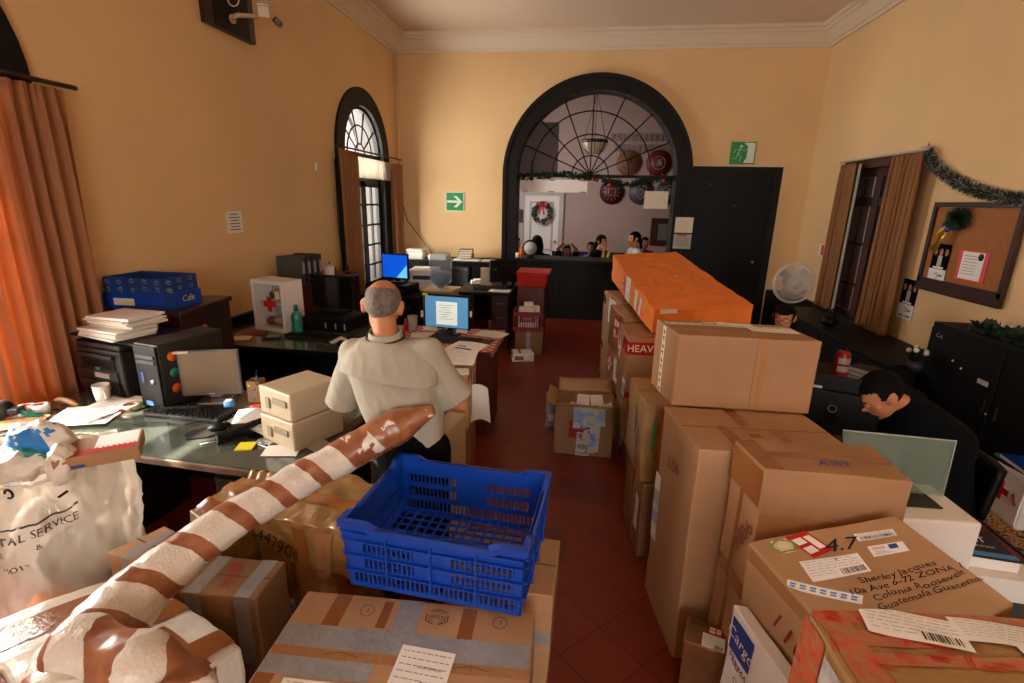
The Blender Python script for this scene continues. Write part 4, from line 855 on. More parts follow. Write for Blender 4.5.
# beige computers at the right end
for i, (z0, h, w, d, lb) in enumerate(((0, .145, .25, .28, 'lower of two beige desktop computers stacked at the desk end beside the man'), (.147, .135, .24, .27, 'upper of two beige desktop computers stacked at the desk end beside the man'))):
    t = thing('desktop_computer', lb, 'computer', (-1.31, 2.11, DT + z0), R_(-24), 'beige computers stacked at the desk end'); MB().box((0, 0, h / 2), (w, d, h), 'beige').build('case', t, bevel=.01); MB().box((-.05, -d / 2 - .004, h * .45), (.03, .008, .05), 'beige_dark').build('button_panel', t, bevel=.002); MB().box((.04, -d / 2 - .004, h * .6), (.10, .008, .03), 'beige_dark').build('drive_slot', t, bevel=.002)

# ------------------------------------------------------------------ brown cabinet and blue box
CZ = 1.165
t = thing('wooden_cabinet', 'dark reddish brown wooden cabinet against the left wall carrying the blue box', 'cabinet', (-2.80, 3.10, 0), R_(8))
MB().box((0, 0, CZ - .02), (.46, .62, .035), 'brown_wood').build('top_board', t, bevel=.006); MB().box((0, .01, (CZ - .04) / 2), (.42, .58, CZ - .04), 'brown_wood').build('body', t, bevel=.004)
for s in (-1, 1): 
    d = MB().box((s * .103, -.294, .55), (.19, .018, .95), 'brown_wood').build('door', t, bevel=.004); MB().ball((s * .03, -.31, .6), .012, 'steel').build('knob', d)
MB().cyl((.211, -.05, .98), (.213, -.05, .98), .045, mat('pink_sticker', 'D2646E', .5) and 'pink_sticker', 24).build('round_sticker', t)
t = thing('cardboard_tray_box', 'blue printed box with an open darker lid tray on the brown wooden cabinet', 'box', (-2.86, 3.00, CZ + .0), R_(0))
w, d, h = .44, .32, .10
b = MB()
for s in (-1, 1): b.box((s * w / 2, 0, h / 2), (.006, d, h), 'blue'); b.box((0, s * d / 2, h / 2), (w, .006, h), 'blue')
b.box((0, 0, .004), (w, d, .006), 'blue'); b.build('lower_tray', t)
b = MB(); w2, d2 = w - .02, d - .02
mat('blue_dark', '123A78', .45)
for s in (-1, 1): b.box((s * w2 / 2, 0, h + .05), (.006, d2, .11), 'blue_dark'); b.box((0, s * d2 / 2, h + .05), (w2, .006, .11), 'blue_dark')
b.box((0, 0, h - .002), (w2, d2, .006), 'card'); b.build('upper_tray', t)
b = MB(); r = random.Random(4)
for k in range(12):
    x = -w2 / 2 + .03 + (k % 6) * .09; z = h + .03 + (k // 6) * .05 + r.uniform(-.008, .008); a = r.uniform(-.5, .5)
    for (p, q) in (((-.012, -.008), (.012, -.008)), ((.012, -.008), (.012, .010)), ((.012, .010), (-.012, .010)), ((-.012, .010), (-.012, -.008)), ((-.006, .010), (.0, .018)), ((0, .018), (.006, .010))):
        P = [Vector((x + c[0] * math.cos(a) - c[1] * math.sin(a), -d2 / 2 - .004, z + c[0] * math.sin(a) + c[1] * math.cos(a))) for c in (p, q)]; b.tube(P, .0012, 'light_grey', 4)
for k in range(6):
    y = -d2 / 2 + .04 + (k % 3) * .10; z = h + .03 + (k // 3) * .05
    for (p, q) in (((-.012, -.008), (.012, -.008)), ((.012, -.008), (.012, .010)), ((.012, .010), (-.012, .010)), ((-.012, .010), (-.012, -.008))): b.tube([Vector((w2 / 2 + .004, y + c[0], z + c[1])) for c in (p, q)], .0012, 'light_grey', 4)
b.build('printed_pattern', t); MB().box((-.07, -d / 2 - .004, .05), (.15, .003, .045), 'paper_cream').build('paper_label', t)
b = MB(); b.text('Cafe', (w / 2 + .004, .04, .055), (0, 1, 0), (0, 0, 1), .06, 'yellow', wob=.2); b.build('lettering', t)

# ------------------------------------------------------------------ second desk (by the wall) and the things on it
desk('office_desk', 'dark desk with a green glass top along the left wall behind the brown cabinet', -3.04, -1.75, 3.46, 4.56, DZ - .003, R_(0), 'black', 'black', 'desk_glass')
t = thing('first_aid_cabinet', 'white first aid cabinet with glass door and red cross on the desk along the wall', 'cabinet', (-2.62, 4.03, DT), R_(-14))
w, d, h = .36, .20, .44; b = MB()
for s in (-1, 1): b.box((s * (w / 2 - .009), 0, h / 2), (.018, d, h), 'white')
b.box((0, 0, h - .009), (w - .036, d, .018), 'white').box((0, 0, .009), (w - .036, d, .018), 'white').box((0, d / 2 - .006, h / 2), (w - .036, .012, h - .036), 'light_grey').box((0, 0.01, h * .53), (w - .036, d - .04, .010), 'white'); b.build('carcass', t)
dd = MB().ring([Vector(p) for p in ((-w / 2 + .03, -.105, .03), (w / 2 - .03, -.105, .03), (w / 2 - .03, -.105, h - .03), (-w / 2 + .03, -.105, h - .03), (-w / 2 + .03, -.105, .03))], [Vector(p) for p in ((-w / 2, -.105, 0), (w / 2, -.105, 0), (w / 2, -.105, h), (-w / 2, -.105, h), (-w / 2, -.105, 0))], (0, -.014, 0), 'white').build('door', t)
MB().box((0, -.112, h / 2), (w - .06, .003, h - .06), 'glass_pane').build('glass', dd); b = MB(); b.box((.015, -.117, .24), (.13, .004, .045), 'red').box((.015, -.1172, .24), (.045, .0045, .13), 'red'); b.build('red_cross', dd)
for nm, lb, x, z, m, r in (('medicine_pouch', 'dark round pouch on the upper shelf inside the first aid cabinet', -.04, .25, 'black', .055), ('medicine_pouch', 'red pouch at the lower left inside the first aid cabinet', -.12, .02, 'red_dark', .045), ('medicine_pouch', 'olive cloth pouch on the lower shelf inside the first aid cabinet', .0, .02, 'beige_dark', .06), ('gauze_roll', 'cream gauze roll at the lower right inside the first aid cabinet', .12, .02, 'paper_cream', .05)):
    M_ = Matrix.Rotation(R_(-14), 4, 'Z'); p = M_ @ Vector((x, 0, 0)); o = MB().ball((0, 0, r * .9), (r * 1.2, r, r * .9), m, 14, 9) if nm != 'gauze_roll' else MB().cyl((0, 0, 0), (0, 0, .12), .028, m, 14)
    tag(o.build(nm, None, (-2.60 + p.x, 4.03 + p.y, DT + z), 0), lb, 'pouch' if nm != 'gauze_roll' else 'gauze')
tag(MB().box((0, 0, .06), (.10, .004, .10), 'orange_plastic').box((0, -.003, .06), (.05, .003, .06), 'white').build('medicine_packet', None, (-2.60, 3.985, DT + .241), R_(-14)), 'orange packet leaning on the upper shelf inside the first aid cabinet', 'packet')
t = thing('water_bottle', 'teal plastic water bottle standing beside the first aid cabinet', 'bottle', (-2.37, 3.87, DT), 0)
MB().lathe([(.001, 0), (.043, 0), (.045, .01), (.045, .08), (.040, .10), (.045, .12), (.045, .17), (.030, .19), (.016, .205), (.016, .21), (.001, .21)], (0, 0, 0), 'teal', 24).build('body', t); MB().lathe([(.001, .208), (.019, .208), (.019, .25), (.017, .255), (.001, .255)], (0, 0, 0), 'teal', 18).build('cap', t)
t, zc, s = monitor('black switched-off monitor on top of the flat black computer by the teal bottle', (-2.22, 4.22, DT + .115), R_(-8), .44, .30, lift=.045); MB().box((0, .03, .05), (.05, .02, .09), 'steel').build('stand_neck', t)
t = thing('desktop_computer', 'flat black desktop computer with binder-like labels under the dark monitor', 'computer', (-2.22, 4.22, DT), R_(-8)); MB().box((0, 0, .057), (.50, .38, .11), 'black').build('case', t, bevel=.006)
for x in (.05, .15, .24): MB().box((x, -.192, .05), (.012, .003, .05), 'light_grey').build('label_strip', t)
keyboard('black keyboard on the far glass desk in front of the flat computer', (-2.20, 3.80, DT), R_(-10))
t = thing('computer_mouse', 'black mouse right of the keyboard on the far glass desk', 'mouse', (-1.88, 3.66, DT), 0); MB().ball((0, 0, .012), (.03, .05, .02), 'black').build('shell', t)
t = thing('mobile_phone', 'dark phone lying in front of the first aid cabinet', 'phone', (*PZ(272, 338, DT).xy, DT), R_(25)); MB().box((0, 0, .008), (.14, .06, .014), 'charcoal').build('body', t, bevel=.004); MB().box((.01, 0, .016), (.09, .045, .002), 'light_grey').build('screen', t)
paper_sheet('small cream paper at the left end of the far glass desk', (*PZ(240, 339, DT).xy, DT), R_(20), .17, .11, 'paper_cream', False); paper_sheet('dull pink folder beside the first aid cabinet', (*PZ(256, 334, DT).xy, DT), R_(20), .18, .12, 'red_dark', False); paper_sheet('white sheet on the far glass desk near the man', (*PZ(335, 340, DT).xy, DT), R_(-40), .2, .14, 'paper', False)
mat('mottled', '4A4846', .7, var=.5, vs=60)
# low brown shelf behind with binders, cup, dark doll shapes
t = thing('wooden_shelf', 'low reddish brown shelf unit against the left wall under the binders', 'shelf', (-2.86, 5.15, 0), 0)
for z in (1.03, .55, .08): MB().box((0, 0, z), (.50, .96, .03), 'red_wood').build('board', t)
for s in (-1, 1): MB().box((0, s * .495, .525), (.50, .03, 1.05), 'red_wood').build('side_panel', t)
for i in range(4):
    t = thing('ring_binder', ('mottled grey ring binder, foremost of four on the shelf by the wall', 'dark ring binder directly behind the mottled one on the shelf', 'dark ring binder third back on the shelf by the wall', 'black ring binder at the back of the four by the wall')[i], 'binder', (-2.90 + .02 * i, 4.72 + .075 * i, 1.046), 0, 'ring binders on the low shelf')
    MB().box((0, 0, .135), (.27, .062, .27 if i < 3 else .29), 'charcoal' if i else 'mottled').build('cover', t, bevel=.003); MB().box((.137, 0, .16), (.003, .04, .12), 'light_grey').build('spine_label', t)
mug('white cup of pens on the low shelf right of the binders', (-2.70, 5.12, 1.046), 'white', .055, .13, handle=False, name='pen_cup')
pen('white pen sticking up from the white cup on the low shelf', (-2.70, 5.12, 1.15), 0, 'white', .16).rotation_euler = (0, R_(-80), 0)
for i, (x, y) in enumerate(((-2.75, 5.33), (-2.68, 5.50))): 
    t = thing('figurine', ('small dark doll left of the other one on the low shelf', 'small dark doll right of the other one on the low shelf')[i], 'figurine', (x, y, 1.046), 0, 'dark dolls on the low shelf'); MB().lathe([(.03, 0), (.025, .04), (.01, .06)], (0, 0, 0), 'brown_wood', 12).build('body', t); MB().ball((0, 0, .075), .022, 'brown_wood').build('head', t)
tag(MB().box((0, 0, .06), (.10, .12, .12), 'grey').box((0.03, 0, .10), (.05, .13, .04), 'yellow').build('desk_organizer', None, (-2.22, 4.52, DT), R_(10)), 'grey desk organizer full of papers behind the teal bottle', 'organizer')
# ------------------------------------------------------------------ bodies: tapered limbs fused into one skin
def fuse(name, prims, vox, m, parent=None, it=6, cut=None, wrinkle=0, wf=9, keep=None, solid=0, base=(0, 0, 0), label=None):
    b = MB(); B = Vector(base)
    for p in prims:
        if p[0] == 'cap':
            a, c, r0, r1 = Vector(p[1]) - B, Vector(p[2]) - B, p[3], p[4]; d = (c - a)
            n = 8; pts = []; rr = []; u = d.normalized()
            for i in range(5): t = PI / 2 * (1 - i / 4); pts.append(a - u * r0 * math.sin(t)); rr.append(max(.0008, r0 * math.cos(t)))
            for i in range(5): t = PI / 2 * i / 4; pts.append(c + u * r1 * math.sin(t)); rr.append(max(.0008, r1 * math.cos(t)))
            b.tube(pts, rr, m, 16)
        elif p[0] == 'cone': b.tube([Vector(p[1]) - B, (Vector(p[1]) + Vector(p[2])) / 2 - B, Vector(p[2]) - B], [p[3], (p[3] + p[4]) / 2, p[4]], m, 18, flat=p[5] if len(p) > 5 else 1)
        elif p[0] == 'ell': b.ball(Vector(p[1]) - B, p[2], m, 20, 14, M=p[3] if len(p) > 3 else None)
        elif p[0] == 'loft':   # rings (centre, rx, ry) stacked up z with superellipse section
            vs = []; sg = 24
            for c, rx, ry in p[1]:
                for k in range(sg): a = 2 * PI * k / sg; vs.append(Vector(c) - B + Vector((rx * math.copysign(abs(math.cos(a)) ** .85, math.cos(a)), ry * math.copysign(abs(math.sin(a)) ** .85, math.sin(a)), 0)))
            n = len(p[1]); fs = [(i * sg + k, i * sg + (k + 1) % sg, (i + 1) * sg + (k + 1) % sg, (i + 1) * sg + k) for i in range(n - 1) for k in range(sg)] + [tuple(range(sg))[::-1], tuple((n - 1) * sg + k for k in range(sg))]
            b.add(vs, fs, m, True)
    o = b.build('tmp', None)
    md = o.modifiers.new('r', 'REMESH'); md.mode = 'VOXEL'; md.voxel_size = vox; md.use_smooth_shade = True
    sm = o.modifiers.new('s', 'SMOOTH'); sm.factor = .5; sm.iterations = it
    dg = bpy.context.evaluated_depsgraph_get(); me = bpy.data.meshes.new_from_object(o.evaluated_get(dg)); om = o.data; bpy.data.objects.remove(o); bpy.data.meshes.remove(om)
    bm = bmesh.new(); bm.from_mesh(me)
    if cut:
        for co, no in cut:
            bmesh.ops.bisect_plane(bm, geom=bm.verts[:] + bm.edges[:] + bm.faces[:], plane_co=Vector(co) - B, plane_no=Vector(no), clear_outer=True)
    if keep:
        dl = [f for f in bm.faces if not keep(f.calc_center_median() + B)]
        bmesh.ops.delete(bm, geom=dl, context='FACES')
    if wrinkle:
        bm.normal_update()
        for v in bm.verts:
            q = (v.co + B); n1 = noise.noise(Vector((q.x * wf, q.y * wf, q.z * wf * .6 + 3))); n2 = noise.noise(Vector((q.x * wf * 2.3 + q.z * 6, q.y * wf, q.z * wf * 1.4)))
            v.co += v.normal * wrinkle * (n1 + .6 * (1 - abs(n2) * 2) * .5)
    for f in bm.faces: f.smooth = True
    bm.to_mesh(me); bm.free(); me.materials.clear(); me.materials.append(MATS[m]); me.name = name
    o = bpy.data.objects.new(name, me); COL.objects.link(o)
    if parent is not None: o.parent = parent
    if solid: md = o.modifiers.new('solid', 'SOLIDIFY'); md.thickness = solid; md.offset = 1
    if label: o['label'] = label
    return o
def hand_prims(w, d, up, side=1, curl=.35, s=1.0):
    """palm and five bent fingers; w wrist, d forearm direction, up = back of the hand, side = thumb side"""
    w = Vector(w); d = Vector(d).normalized(); up = (Vector(up) - d * Vector(up).dot(d)).normalized(); r = d.cross(up) * side
    P = []; pc = w + d * .045 * s
    for q in (-.025, -.008, .009, .026): P.append(('cap', w + d * .01 * s + r * q * .7 * s, w + d * .085 * s + r * q * s, .013 * s, .011 * s))
    for q, L in ((-.027, .060), (-.009, .075), (.009, .082), (.027, .070)):
        a = w + d * .085 * s + r * q * s; c1 = math.cos(curl); s1 = math.sin(curl); dd = d * c1 - up * s1; k = a + dd * L * .5 * s; d2 = d * math.cos(curl * 2.2) - up * math.sin(curl * 2.2)
        P += [('cap', a, k, .0095 * s, .0085 * s), ('cap', k, k + d2 * L * .5 * s, .0085 * s, .0075 * s)]
    a = w + d * .025 * s + r * .025 * s; b_ = a + (d * .6 + r * .75 - up * .2).normalized() * .04 * s
    P += [('cap', a, b_, .012 * s, .010 * s), ('cap', b_, b_ + (d * .9 + r * .2 - up * .3).normalized() * .032 * s, .010 * s, .008 * s)]
    return P
def head_prims(c, f, up, s=1.0):
    """skull, jaw, nose, ears; c centre, f facing, up"""
    c = Vector(c); f = Vector(f).normalized(); up = (Vector(up) - f * Vector(up).dot(f)).normalized(); r = f.cross(up)
    M = Matrix(((r.x, f.x, up.x, 0), (r.y, f.y, up.y, 0), (r.z, f.z, up.z, 0), (0, 0, 0, 1)))
    W = lambda x, y, z: c + (r * x + f * y + up * z) * s
    P = [('ell', W(0, -.012, .025), (.074 * s, .094 * s, .088 * s), M), ('ell', W(0, .022, -.035), (.058 * s, .066 * s, .072 * s), M), ('cap', W(0, .055, -.082), W(0, .045, -.078), .024 * s, .03 * s),
         ('cap', W(0, .084, .012), W(0, .102, -.020), .008 * s, .013 * s), ('cap', W(-.012, .088, -.024), W(.012, .088, -.024), .008 * s, .008 * s), ('cap', W(-.03, .078, .030), W(.03, .078, .030), .010 * s, .010 * s),
         ('cap', W(-.018, .082, -.050), W(.018, .082, -.050), .008 * s, .008 * s), ('cap', W(-.04, .052, -.015), W(-.03, .06, -.025), .022 * s, .018 * s), ('cap', W(.04, .052, -.015), W(.03, .06, -.025), .022 * s, .018 * s)]
    for q in (-1, 1): P += [('ell', W(q * .078, -.012, -.004), (.010 * s, .021 * s, .032 * s), M), ('ell', W(q * .084, -.020, .008), (.008 * s, .018 * s, .022 * s), M)]
    return P, W, M
def face_parts(par, W, s, base, skin_lips='lips', glasses=False, lids=False):
    B = Vector(base)
    for q in (-1, 1):
        e = MB().ball(W(q * .030, .080, .008) - B, (.012 * s, .010 * s, .007 * s), 'skin' if lids else 'eye_white', 10, 8).build('eyelid' if lids else 'eye', par)
        if not lids: MB().ball(W(q * .030, .0895, .008) - B, .0048 * s, 'black', 8, 6).build('iris', e)
        MB().tube([W(q * .014, .090, .030) - B, W(q * .030, .091, .034) - B, W(q * .046, .083, .029) - B], [.002 * s, .003 * s, .0015 * s], 'hair_black', 6).build('eyebrow', par)
    MB().tube([W(-.020, .085, -.052) - B, W(-.008, .0925, -.050) - B, W(.008, .0925, -.050) - B, W(.020, .085, -.052) - B], [.002 * s, .0045 * s, .0045 * s, .002 * s], skin_lips, 8).build('mouth', par)
    if glasses:
        b = MB()
        for q in (-1, 1):
            b.tube([W(q * .031 + .024 * math.cos(a * PI / 8), .098, .006 + .017 * math.sin(a * PI / 8)) - B for a in range(17)], .0018 * s, 'black', 6, False); b.tube([W(q * .055, .096, .010) - B, W(q * .078, .04, .012) - B, W(q * .082, -.02, .008) - B], .0018 * s, 'black', 6)
        b.tube([W(-.008, .099, .010) - B, W(.008, .099, .010) - B], .0018 * s, 'black', 6); b.build('glasses', par)
def person(label, base, J, skin, shirt, hair, hc='hair_black', vox=.009, sleeve='short', shirt_prims=None, group=None, glasses=False, s=1.0, chest=1.0, pants='cloth_black', extra=None, face=True, hem=None, hands=True, shoes=True, wr=.004, lids=False):
    """J: world joint positions: head,f,up,neck,shL,shR,elL,elR,wrL,wrR,hip,knL,knR,ftL,ftR"""
    B = Vector(base); t = thing('person', label, 'person', B, 0, group); V = {k: Vector(v) for k, v in J.items()}
    P, W, M = head_prims(V['head'], V['f'], V.get('up', (0, 0, 1)), s)
    neck = V['neck']; hip = V['hip']; mid = (neck + hip) / 2 + V.get('bow', Vector((0, 0, 0)))
    P += [('cap', neck - Vector((0, 0, .02)), V['head'] - (V['head'] - neck) * .35, .052 * s, .050 * s)]
    for q in 'LR':
        P += [('cap', V['sh' + q], V['el' + q], .047 * s, .036 * s), ('cap', V['el' + q], V['wr' + q], .037 * s, .025 * s)]
        if hands:
            d = V['wr' + q] - V['el' + q]; P += hand_prims(V['wr' + q], V.get('hd' + q, d), V.get('hu' + q, (0, 0, 1)), 1 if q == 'L' else -1, J.get('curl', .35) if not isinstance(J.get('curl'), Vector) else .35, s)
    tk = .72 if 'slim' in J else 1
    P += [('cap', V['shL'], V['shR'], .050 * s, .050 * s), ('cap', neck + (hip - neck) * .22, mid, .11 * s * chest * tk, .115 * s * chest * tk), ('cap', mid, hip, .12 * s * tk, .13 * s * tk)]
    for q in 'LR':
        if 'kn' + q in V:
            hq = hip + (V['sh' + q] - neck) * .5; hq.z = hip.z; P += [('cap', hq, V['kn' + q], .080 * s, .055 * s), ('cap', V['kn' + q], V['ft' + q], .052 * s, .036 * s)]
    fuse('body', P, vox, skin, t, 4, base=B)
    # shirt
    if shirt_prims is None:
        sd = (V['shR'] - V['shL']).normalized()
        Q = [('cap', V['shL'] + Vector((0, 0, -.004)), V['shR'] + Vector((0, 0, -.004)), .066 * s, .066 * s), ('cap', neck + (hip - neck) * .2 - sd * .05, mid - sd * .045, .118 * s * chest, .122 * s * chest), ('cap', neck + (hip - neck) * .2 + sd * .05, mid + sd * .045, .118 * s * chest, .122 * s * chest), ('cap', mid - sd * .03, hip - sd * .03, .128 * s, .135 * s), ('cap', mid + sd * .03, hip + sd * .03, .128 * s, .135 * s)]
        Q += [('cap', neck - Vector((0, 0, .06)), neck - Vector((0, 0, .028)), .075 * s, .062 * s)]
        for q in 'LR':
            e = V['el' + q]; S = V['sh' + q]
            if sleeve == 'short': Q += [('cone', S, S + (e - S) * .85, .062 * s, .062 * s)]
            else: Q += [('cap', S, e, .060 * s, .048 * s), ('cone', e, e + (V['wr' + q] - e) * .93, .048 * s, .034 * s)]
    else: Q = shirt_prims
    fuse('shirt', Q, vox, shirt, t, 5, wrinkle=wr, base=B)
    if 'knL' in V:
        Q = [('cap', hip + Vector((0, 0, .05)), hip - Vector((0, 0, .04)), .135 * s, .14 * s)]
        for q in 'LR':
            hq = hip + (V['sh' + q] - neck) * .5; hq.z = hip.z; Q += [('cap', hq, V['kn' + q], .092 * s, .068 * s), ('cone', V['kn' + q], V['kn' + q] + (V['ft' + q] - V['kn' + q]) * .92, .066 * s, .055 * s)]
        fuse('trousers', Q, .012, pants, t, 5, wrinkle=.004, base=B)
        for q in 'LR':
            f2 = Vector((V['f'].x, V['f'].y, 0)); f2 = f2.normalized() if f2.length > .1 else Vector((0, 1, 0)); a = V['ft' + q]; a2 = Vector((a.x, a.y, .045))
            fuse('shoe', [('cap', a2 - f2 * .05, a2 + f2 * .13 - Vector((0, 0, .008)), .045, .036)], .012, 'black', t, 3, base=B)
    if face: face_parts(t, W, s, B, glasses=glasses, lids=lids)
    for (nm, prims, m, keep, sol) in hair(W, s, M): fuse(nm, prims, vox * .9, m if m else hc, t, 3, base=B, keep=keep, solid=sol, wrinkle=.003, wf=25)
    return t, W, B
def hair_long(W, s, M):
    f = (W(0, 1, 0) - W(0, 0, 0)).normalized(); c = W(0, 0, 0); up = (W(0, 0, 1) - c).normalized()
    keep = lambda p: not ((p - c).dot(f) > .038 * s and (p - c).dot(up) < .050 * s)
    return [('hair', [('ell', W(0, -.018, .028), (.082 * s, .102 * s, .090 * s), M), ('ell', W(0, -.06, -.06), (.095 * s, .055 * s, .11 * s), M), ('cap', W(0, -.075, -.10), W(0, -.085, -.22), .06 * s, .035 * s)], None, keep, 0)]
def hair_bun(W, s, M):
    f = (W(0, 1, 0) - W(0, 0, 0)).normalized(); c = W(0, 0, 0); up = (W(0, 0, 1) - c).normalized()
    keep = lambda p: not ((p - c).dot(f) > .040 * s and (p - c).dot(up) < .066 * s) and not ((p - c).dot(up) < -.03 * s and (p - c).dot(f) > -.02 * s)
    return [('hair', [('ell', W(0, -.018, .030), (.083 * s, .102 * s, .094 * s), M), ('cap', W(0, -.11, -.03), W(0, -.13, -.15), .035 * s, .02 * s)], None, keep, 0)]
def hair_short(W, s, M):
    f = (W(0, 1, 0) - W(0, 0, 0)).normalized(); c = W(0, 0, 0); up = (W(0, 0, 1) - c).normalized()
    keep = lambda p: not ((p - c).dot(f) > .030 * s and (p - c).dot(up) < .066 * s) and (p - c).dot(up) > -.035 * s and not ((p - c).dot(up) < .012 * s and (p - c).dot(f) > -.035 * s)
    return [('hair', [('ell', W(0, -.016, .030), (.081 * s, .101 * s, .095 * s), M)], None, keep, 0)]
def hair_balding(W, s, M):
    f = (W(0, 1, 0) - W(0, 0, 0)).normalized(); c = W(0, 0, 0); up = (W(0, 0, 1) - c).normalized(); cr = W(0, -.055, .100)
    keep = lambda p: (p - cr).length > .064 * s and (p - c).dot(up) > -.055 * s and (p - c).dot(f) < .045 * s and not ((p - c).dot(up) < .020 * s and (p - c).dot(f) > -.040 * s)
    return [('hair', [('ell', W(0, -.014, .026), (.0765 * s, .0975 * s, .090 * s), M)], 'hair_grey', keep, 0)]

# --- the man in the grey shirt, back to us
J = dict(head=(-.822, 1.99, 1.455), f=(-.20, .86, -.42), up=(-.02, .42, .9), neck=(-.790, 1.925, 1.335), shL=(-.950, 1.93, 1.262), shR=(-.595, 1.93, 1.292), elL=(-1.025, 1.95, 1.015), elR=(-.490, 1.98, 1.050),
         wrL=(-.93, 2.16, .985), wrR=(-.60, 2.19, 1.03), hip=(-.700, 1.90, .86), knL=(-.80, 1.94, .46), knR=(-.60, 1.93, .46), ftL=(-.82, 1.91, .07), ftR=(-.60, 1.91, .07), bow=(0, -.02, 0), hdL=(.5, .6, 0), hdR=(-.5, .6, 0))
J['slim'] = (1, 0, 0)
V = {k: Vector(v) for k, v in J.items()}
Q = [('loft', [((-.70, 1.905, .80), .150, .105), ((-.70, 1.905, .90), .152, .108), ((-.715, 1.905, 1.0), .162, .112), ((-.745, 1.91, 1.12), .180, .116), ((-.765, 1.915, 1.22), .198, .110), ((-.775, 1.925, 1.285), .165, .085), ((-.787, 1.925, 1.33), .085, .062)]),
     ('cap', V['shL'], V['shR'], .054, .054), ('cone', V['shL'] + Vector((.03, 0, .0)), V['shL'] + (V['elL'] - V['shL']) * .97, .070, .074), ('cone', V['shR'] - Vector((.03, 0, 0)), V['shR'] + (V['elR'] - V['shR']) * .90, .070, .074)]
man, W, B = person('grey-haired man seen from behind in a light grey short-sleeved shirt handling a carton', (-.72, 1.92, 0), J, 'skin', 'shirt_grey', hair_balding, vox=.0075, shirt_prims=Q, wr=.011)
Q = [('loft', [((-.752, 1.895, 1.02), .200, .142), ((-.757, 1.895, 1.12), .202, .138), ((-.767, 1.905, 1.22), .212, .124), ((-.775, 1.918, 1.29), .175, .090), ((-.787, 1.925, 1.335), .088, .068)]), ('cap', V['shL'] + Vector((.01, -.004, .006)), V['shR'] + Vector((-.01, -.004, .004)), .055, .055)]
fuse('shirt_yoke', Q, .008, 'shirt_grey', man, 4, wrinkle=.009, base=B, cut=[((0, 1.90, 1.105), (-.12, 0, -1))], solid=.004)
b = MB(); n_ = Vector((-.795, 1.935, 1.352)) - B
b.grid(lambda u, v: n_ + Vector(((.064 + .008 * (1 - v)) * math.cos(2 * PI * u), (.062 + .008 * (1 - v)) * math.sin(2 * PI * u), (v - .5) * .040 + .012 * math.sin(2 * PI * u))), 32, 4, 'shirt_grey'); b.build('collar', man, solid=.005)
MB().tube([n_ + Vector((.077 * math.cos(2 * PI * i / 32), .075 * math.sin(2 * PI * i / 32), -.012 + .014 * math.sin(2 * PI * i / 32))) for i in range(33)], .0055, 'navy', 8, False, flat=2).build('lanyard', man)
b = MB(); b.tube([W(-.080, -.03, .005) - B, W(-.083, .02, .012) - B, W(-.070, .085, .014) - B], .002, 'black', 6); b.tube([W(.080, -.03, .005) - B, W(.083, .02, .012) - B, W(.070, .085, .014) - B], .002, 'black', 6)
for q in (-1, 1): b.tube([W(q * .034 + .026 * math.cos(a * PI / 8), .102, .008 + .018 * math.sin(a * PI / 8)) - B for a in range(17)], .0016, 'black', 6, False)
b.build('glasses', man)
MB().tube([Vector((-.70 + .152 * math.cos(2 * PI * i / 32), 1.903 + .112 * math.sin(2 * PI * i / 32), .815)) - B for i in range(33)], .012, 'black', 8, False, flat=1.6).build('belt', man)

# --- the bent man in dark clothes on the right
h = PY(880, 396, 2.50); hx, hy, hz = h
J = dict(head=(hx, hy, hz), f=(-.80, -.08, -.62), up=(-.55, 0, .80), neck=(hx + .13, hy + .03, hz - .03), shL=(hx + .24, hy - .12, hz - .13), shR=(hx + .23, hy + .22, hz - .10), elL=(hx + .14, hy - .20, hz - .40), elR=(hx + .10, hy + .28, hz - .38),
         wrL=(hx - .08, hy - .12, hz - .46), wrR=(hx - .12, hy + .16, hz - .46), hip=(hx + .38, hy + .04, hz - .54), knL=(hx + .02, hy - .12, .50), knR=(hx + .05, hy + .20, .50), ftL=(hx + .08, hy - .14, .07), ftR=(hx + .08, hy + .20, .07), bow=(.06, 0, .07))
HX, HY, HZ_ = hx, hy, hz
man2, W, B = person('man with short black hair and black jacket bent over low at the right, head down', (hx + .3, hy, 0), J, 'skin', 'cloth_navy', hair_short, vox=.009, sleeve='long', chest=1.1, wr=.006, lids=True)

# --- seated woman with glasses beyond the stack
def seated(label, c, f, shirt, hair, skin='skin', s=1.0, wl=None, wr=None, sleeve='short', glasses=False, el=None, er=None, head=None, up=(0, 0, 1), **k):
    """c = head centre (world), f facing direction; legs bent on a seat below"""
    c = Vector(c); f = Vector(f); g = Vector((f.x, f.y, 0)).normalized(); r = Vector((g.y, -g.x, 0)); W3 = lambda a, b, z: c + (r * a + g * b) * s + Vector((0, 0, z * s))
    hz = max(.42, (c.z - .66 * s)); hipz = hz
    J = dict(head=c, f=f, up=up, neck=W3(0, -.035, -.145), shL=W3(-.165, -.04, -.215), shR=W3(.165, -.04, -.215), elL=W3(*(el or (-.23, .02, -.47))), elR=W3(*(er or (.23, .02, -.47))), wrL=W3(*(wl or (-.14, .24, -.50))), wrR=W3(*(wr or (.14, .24, -.50))), hip=Vector((*W3(0, -.08, 0).xy, hipz)))
    g2 = Vector((0, -1, 0)) if f.y < .5 else g; r2 = Vector((g2.y, -g2.x, 0)); W4 = lambda a, b: (c + (r2 * a + g2 * b) * s).xy
    for q, x in (('L', -.11), ('R', .11)):
        x = x if r.dot(r2) > -.3 else -x
        J['kn' + q] = Vector((*W4(x, .28), hipz)); J['ft' + q] = Vector((*W4(x, .30), .07))
    return person(label, Vector((*W3(0, .1, 0).xy, 0)), J, skin, shirt, hair, s=s, sleeve=sleeve, glasses=glasses, vox=.010, **k)
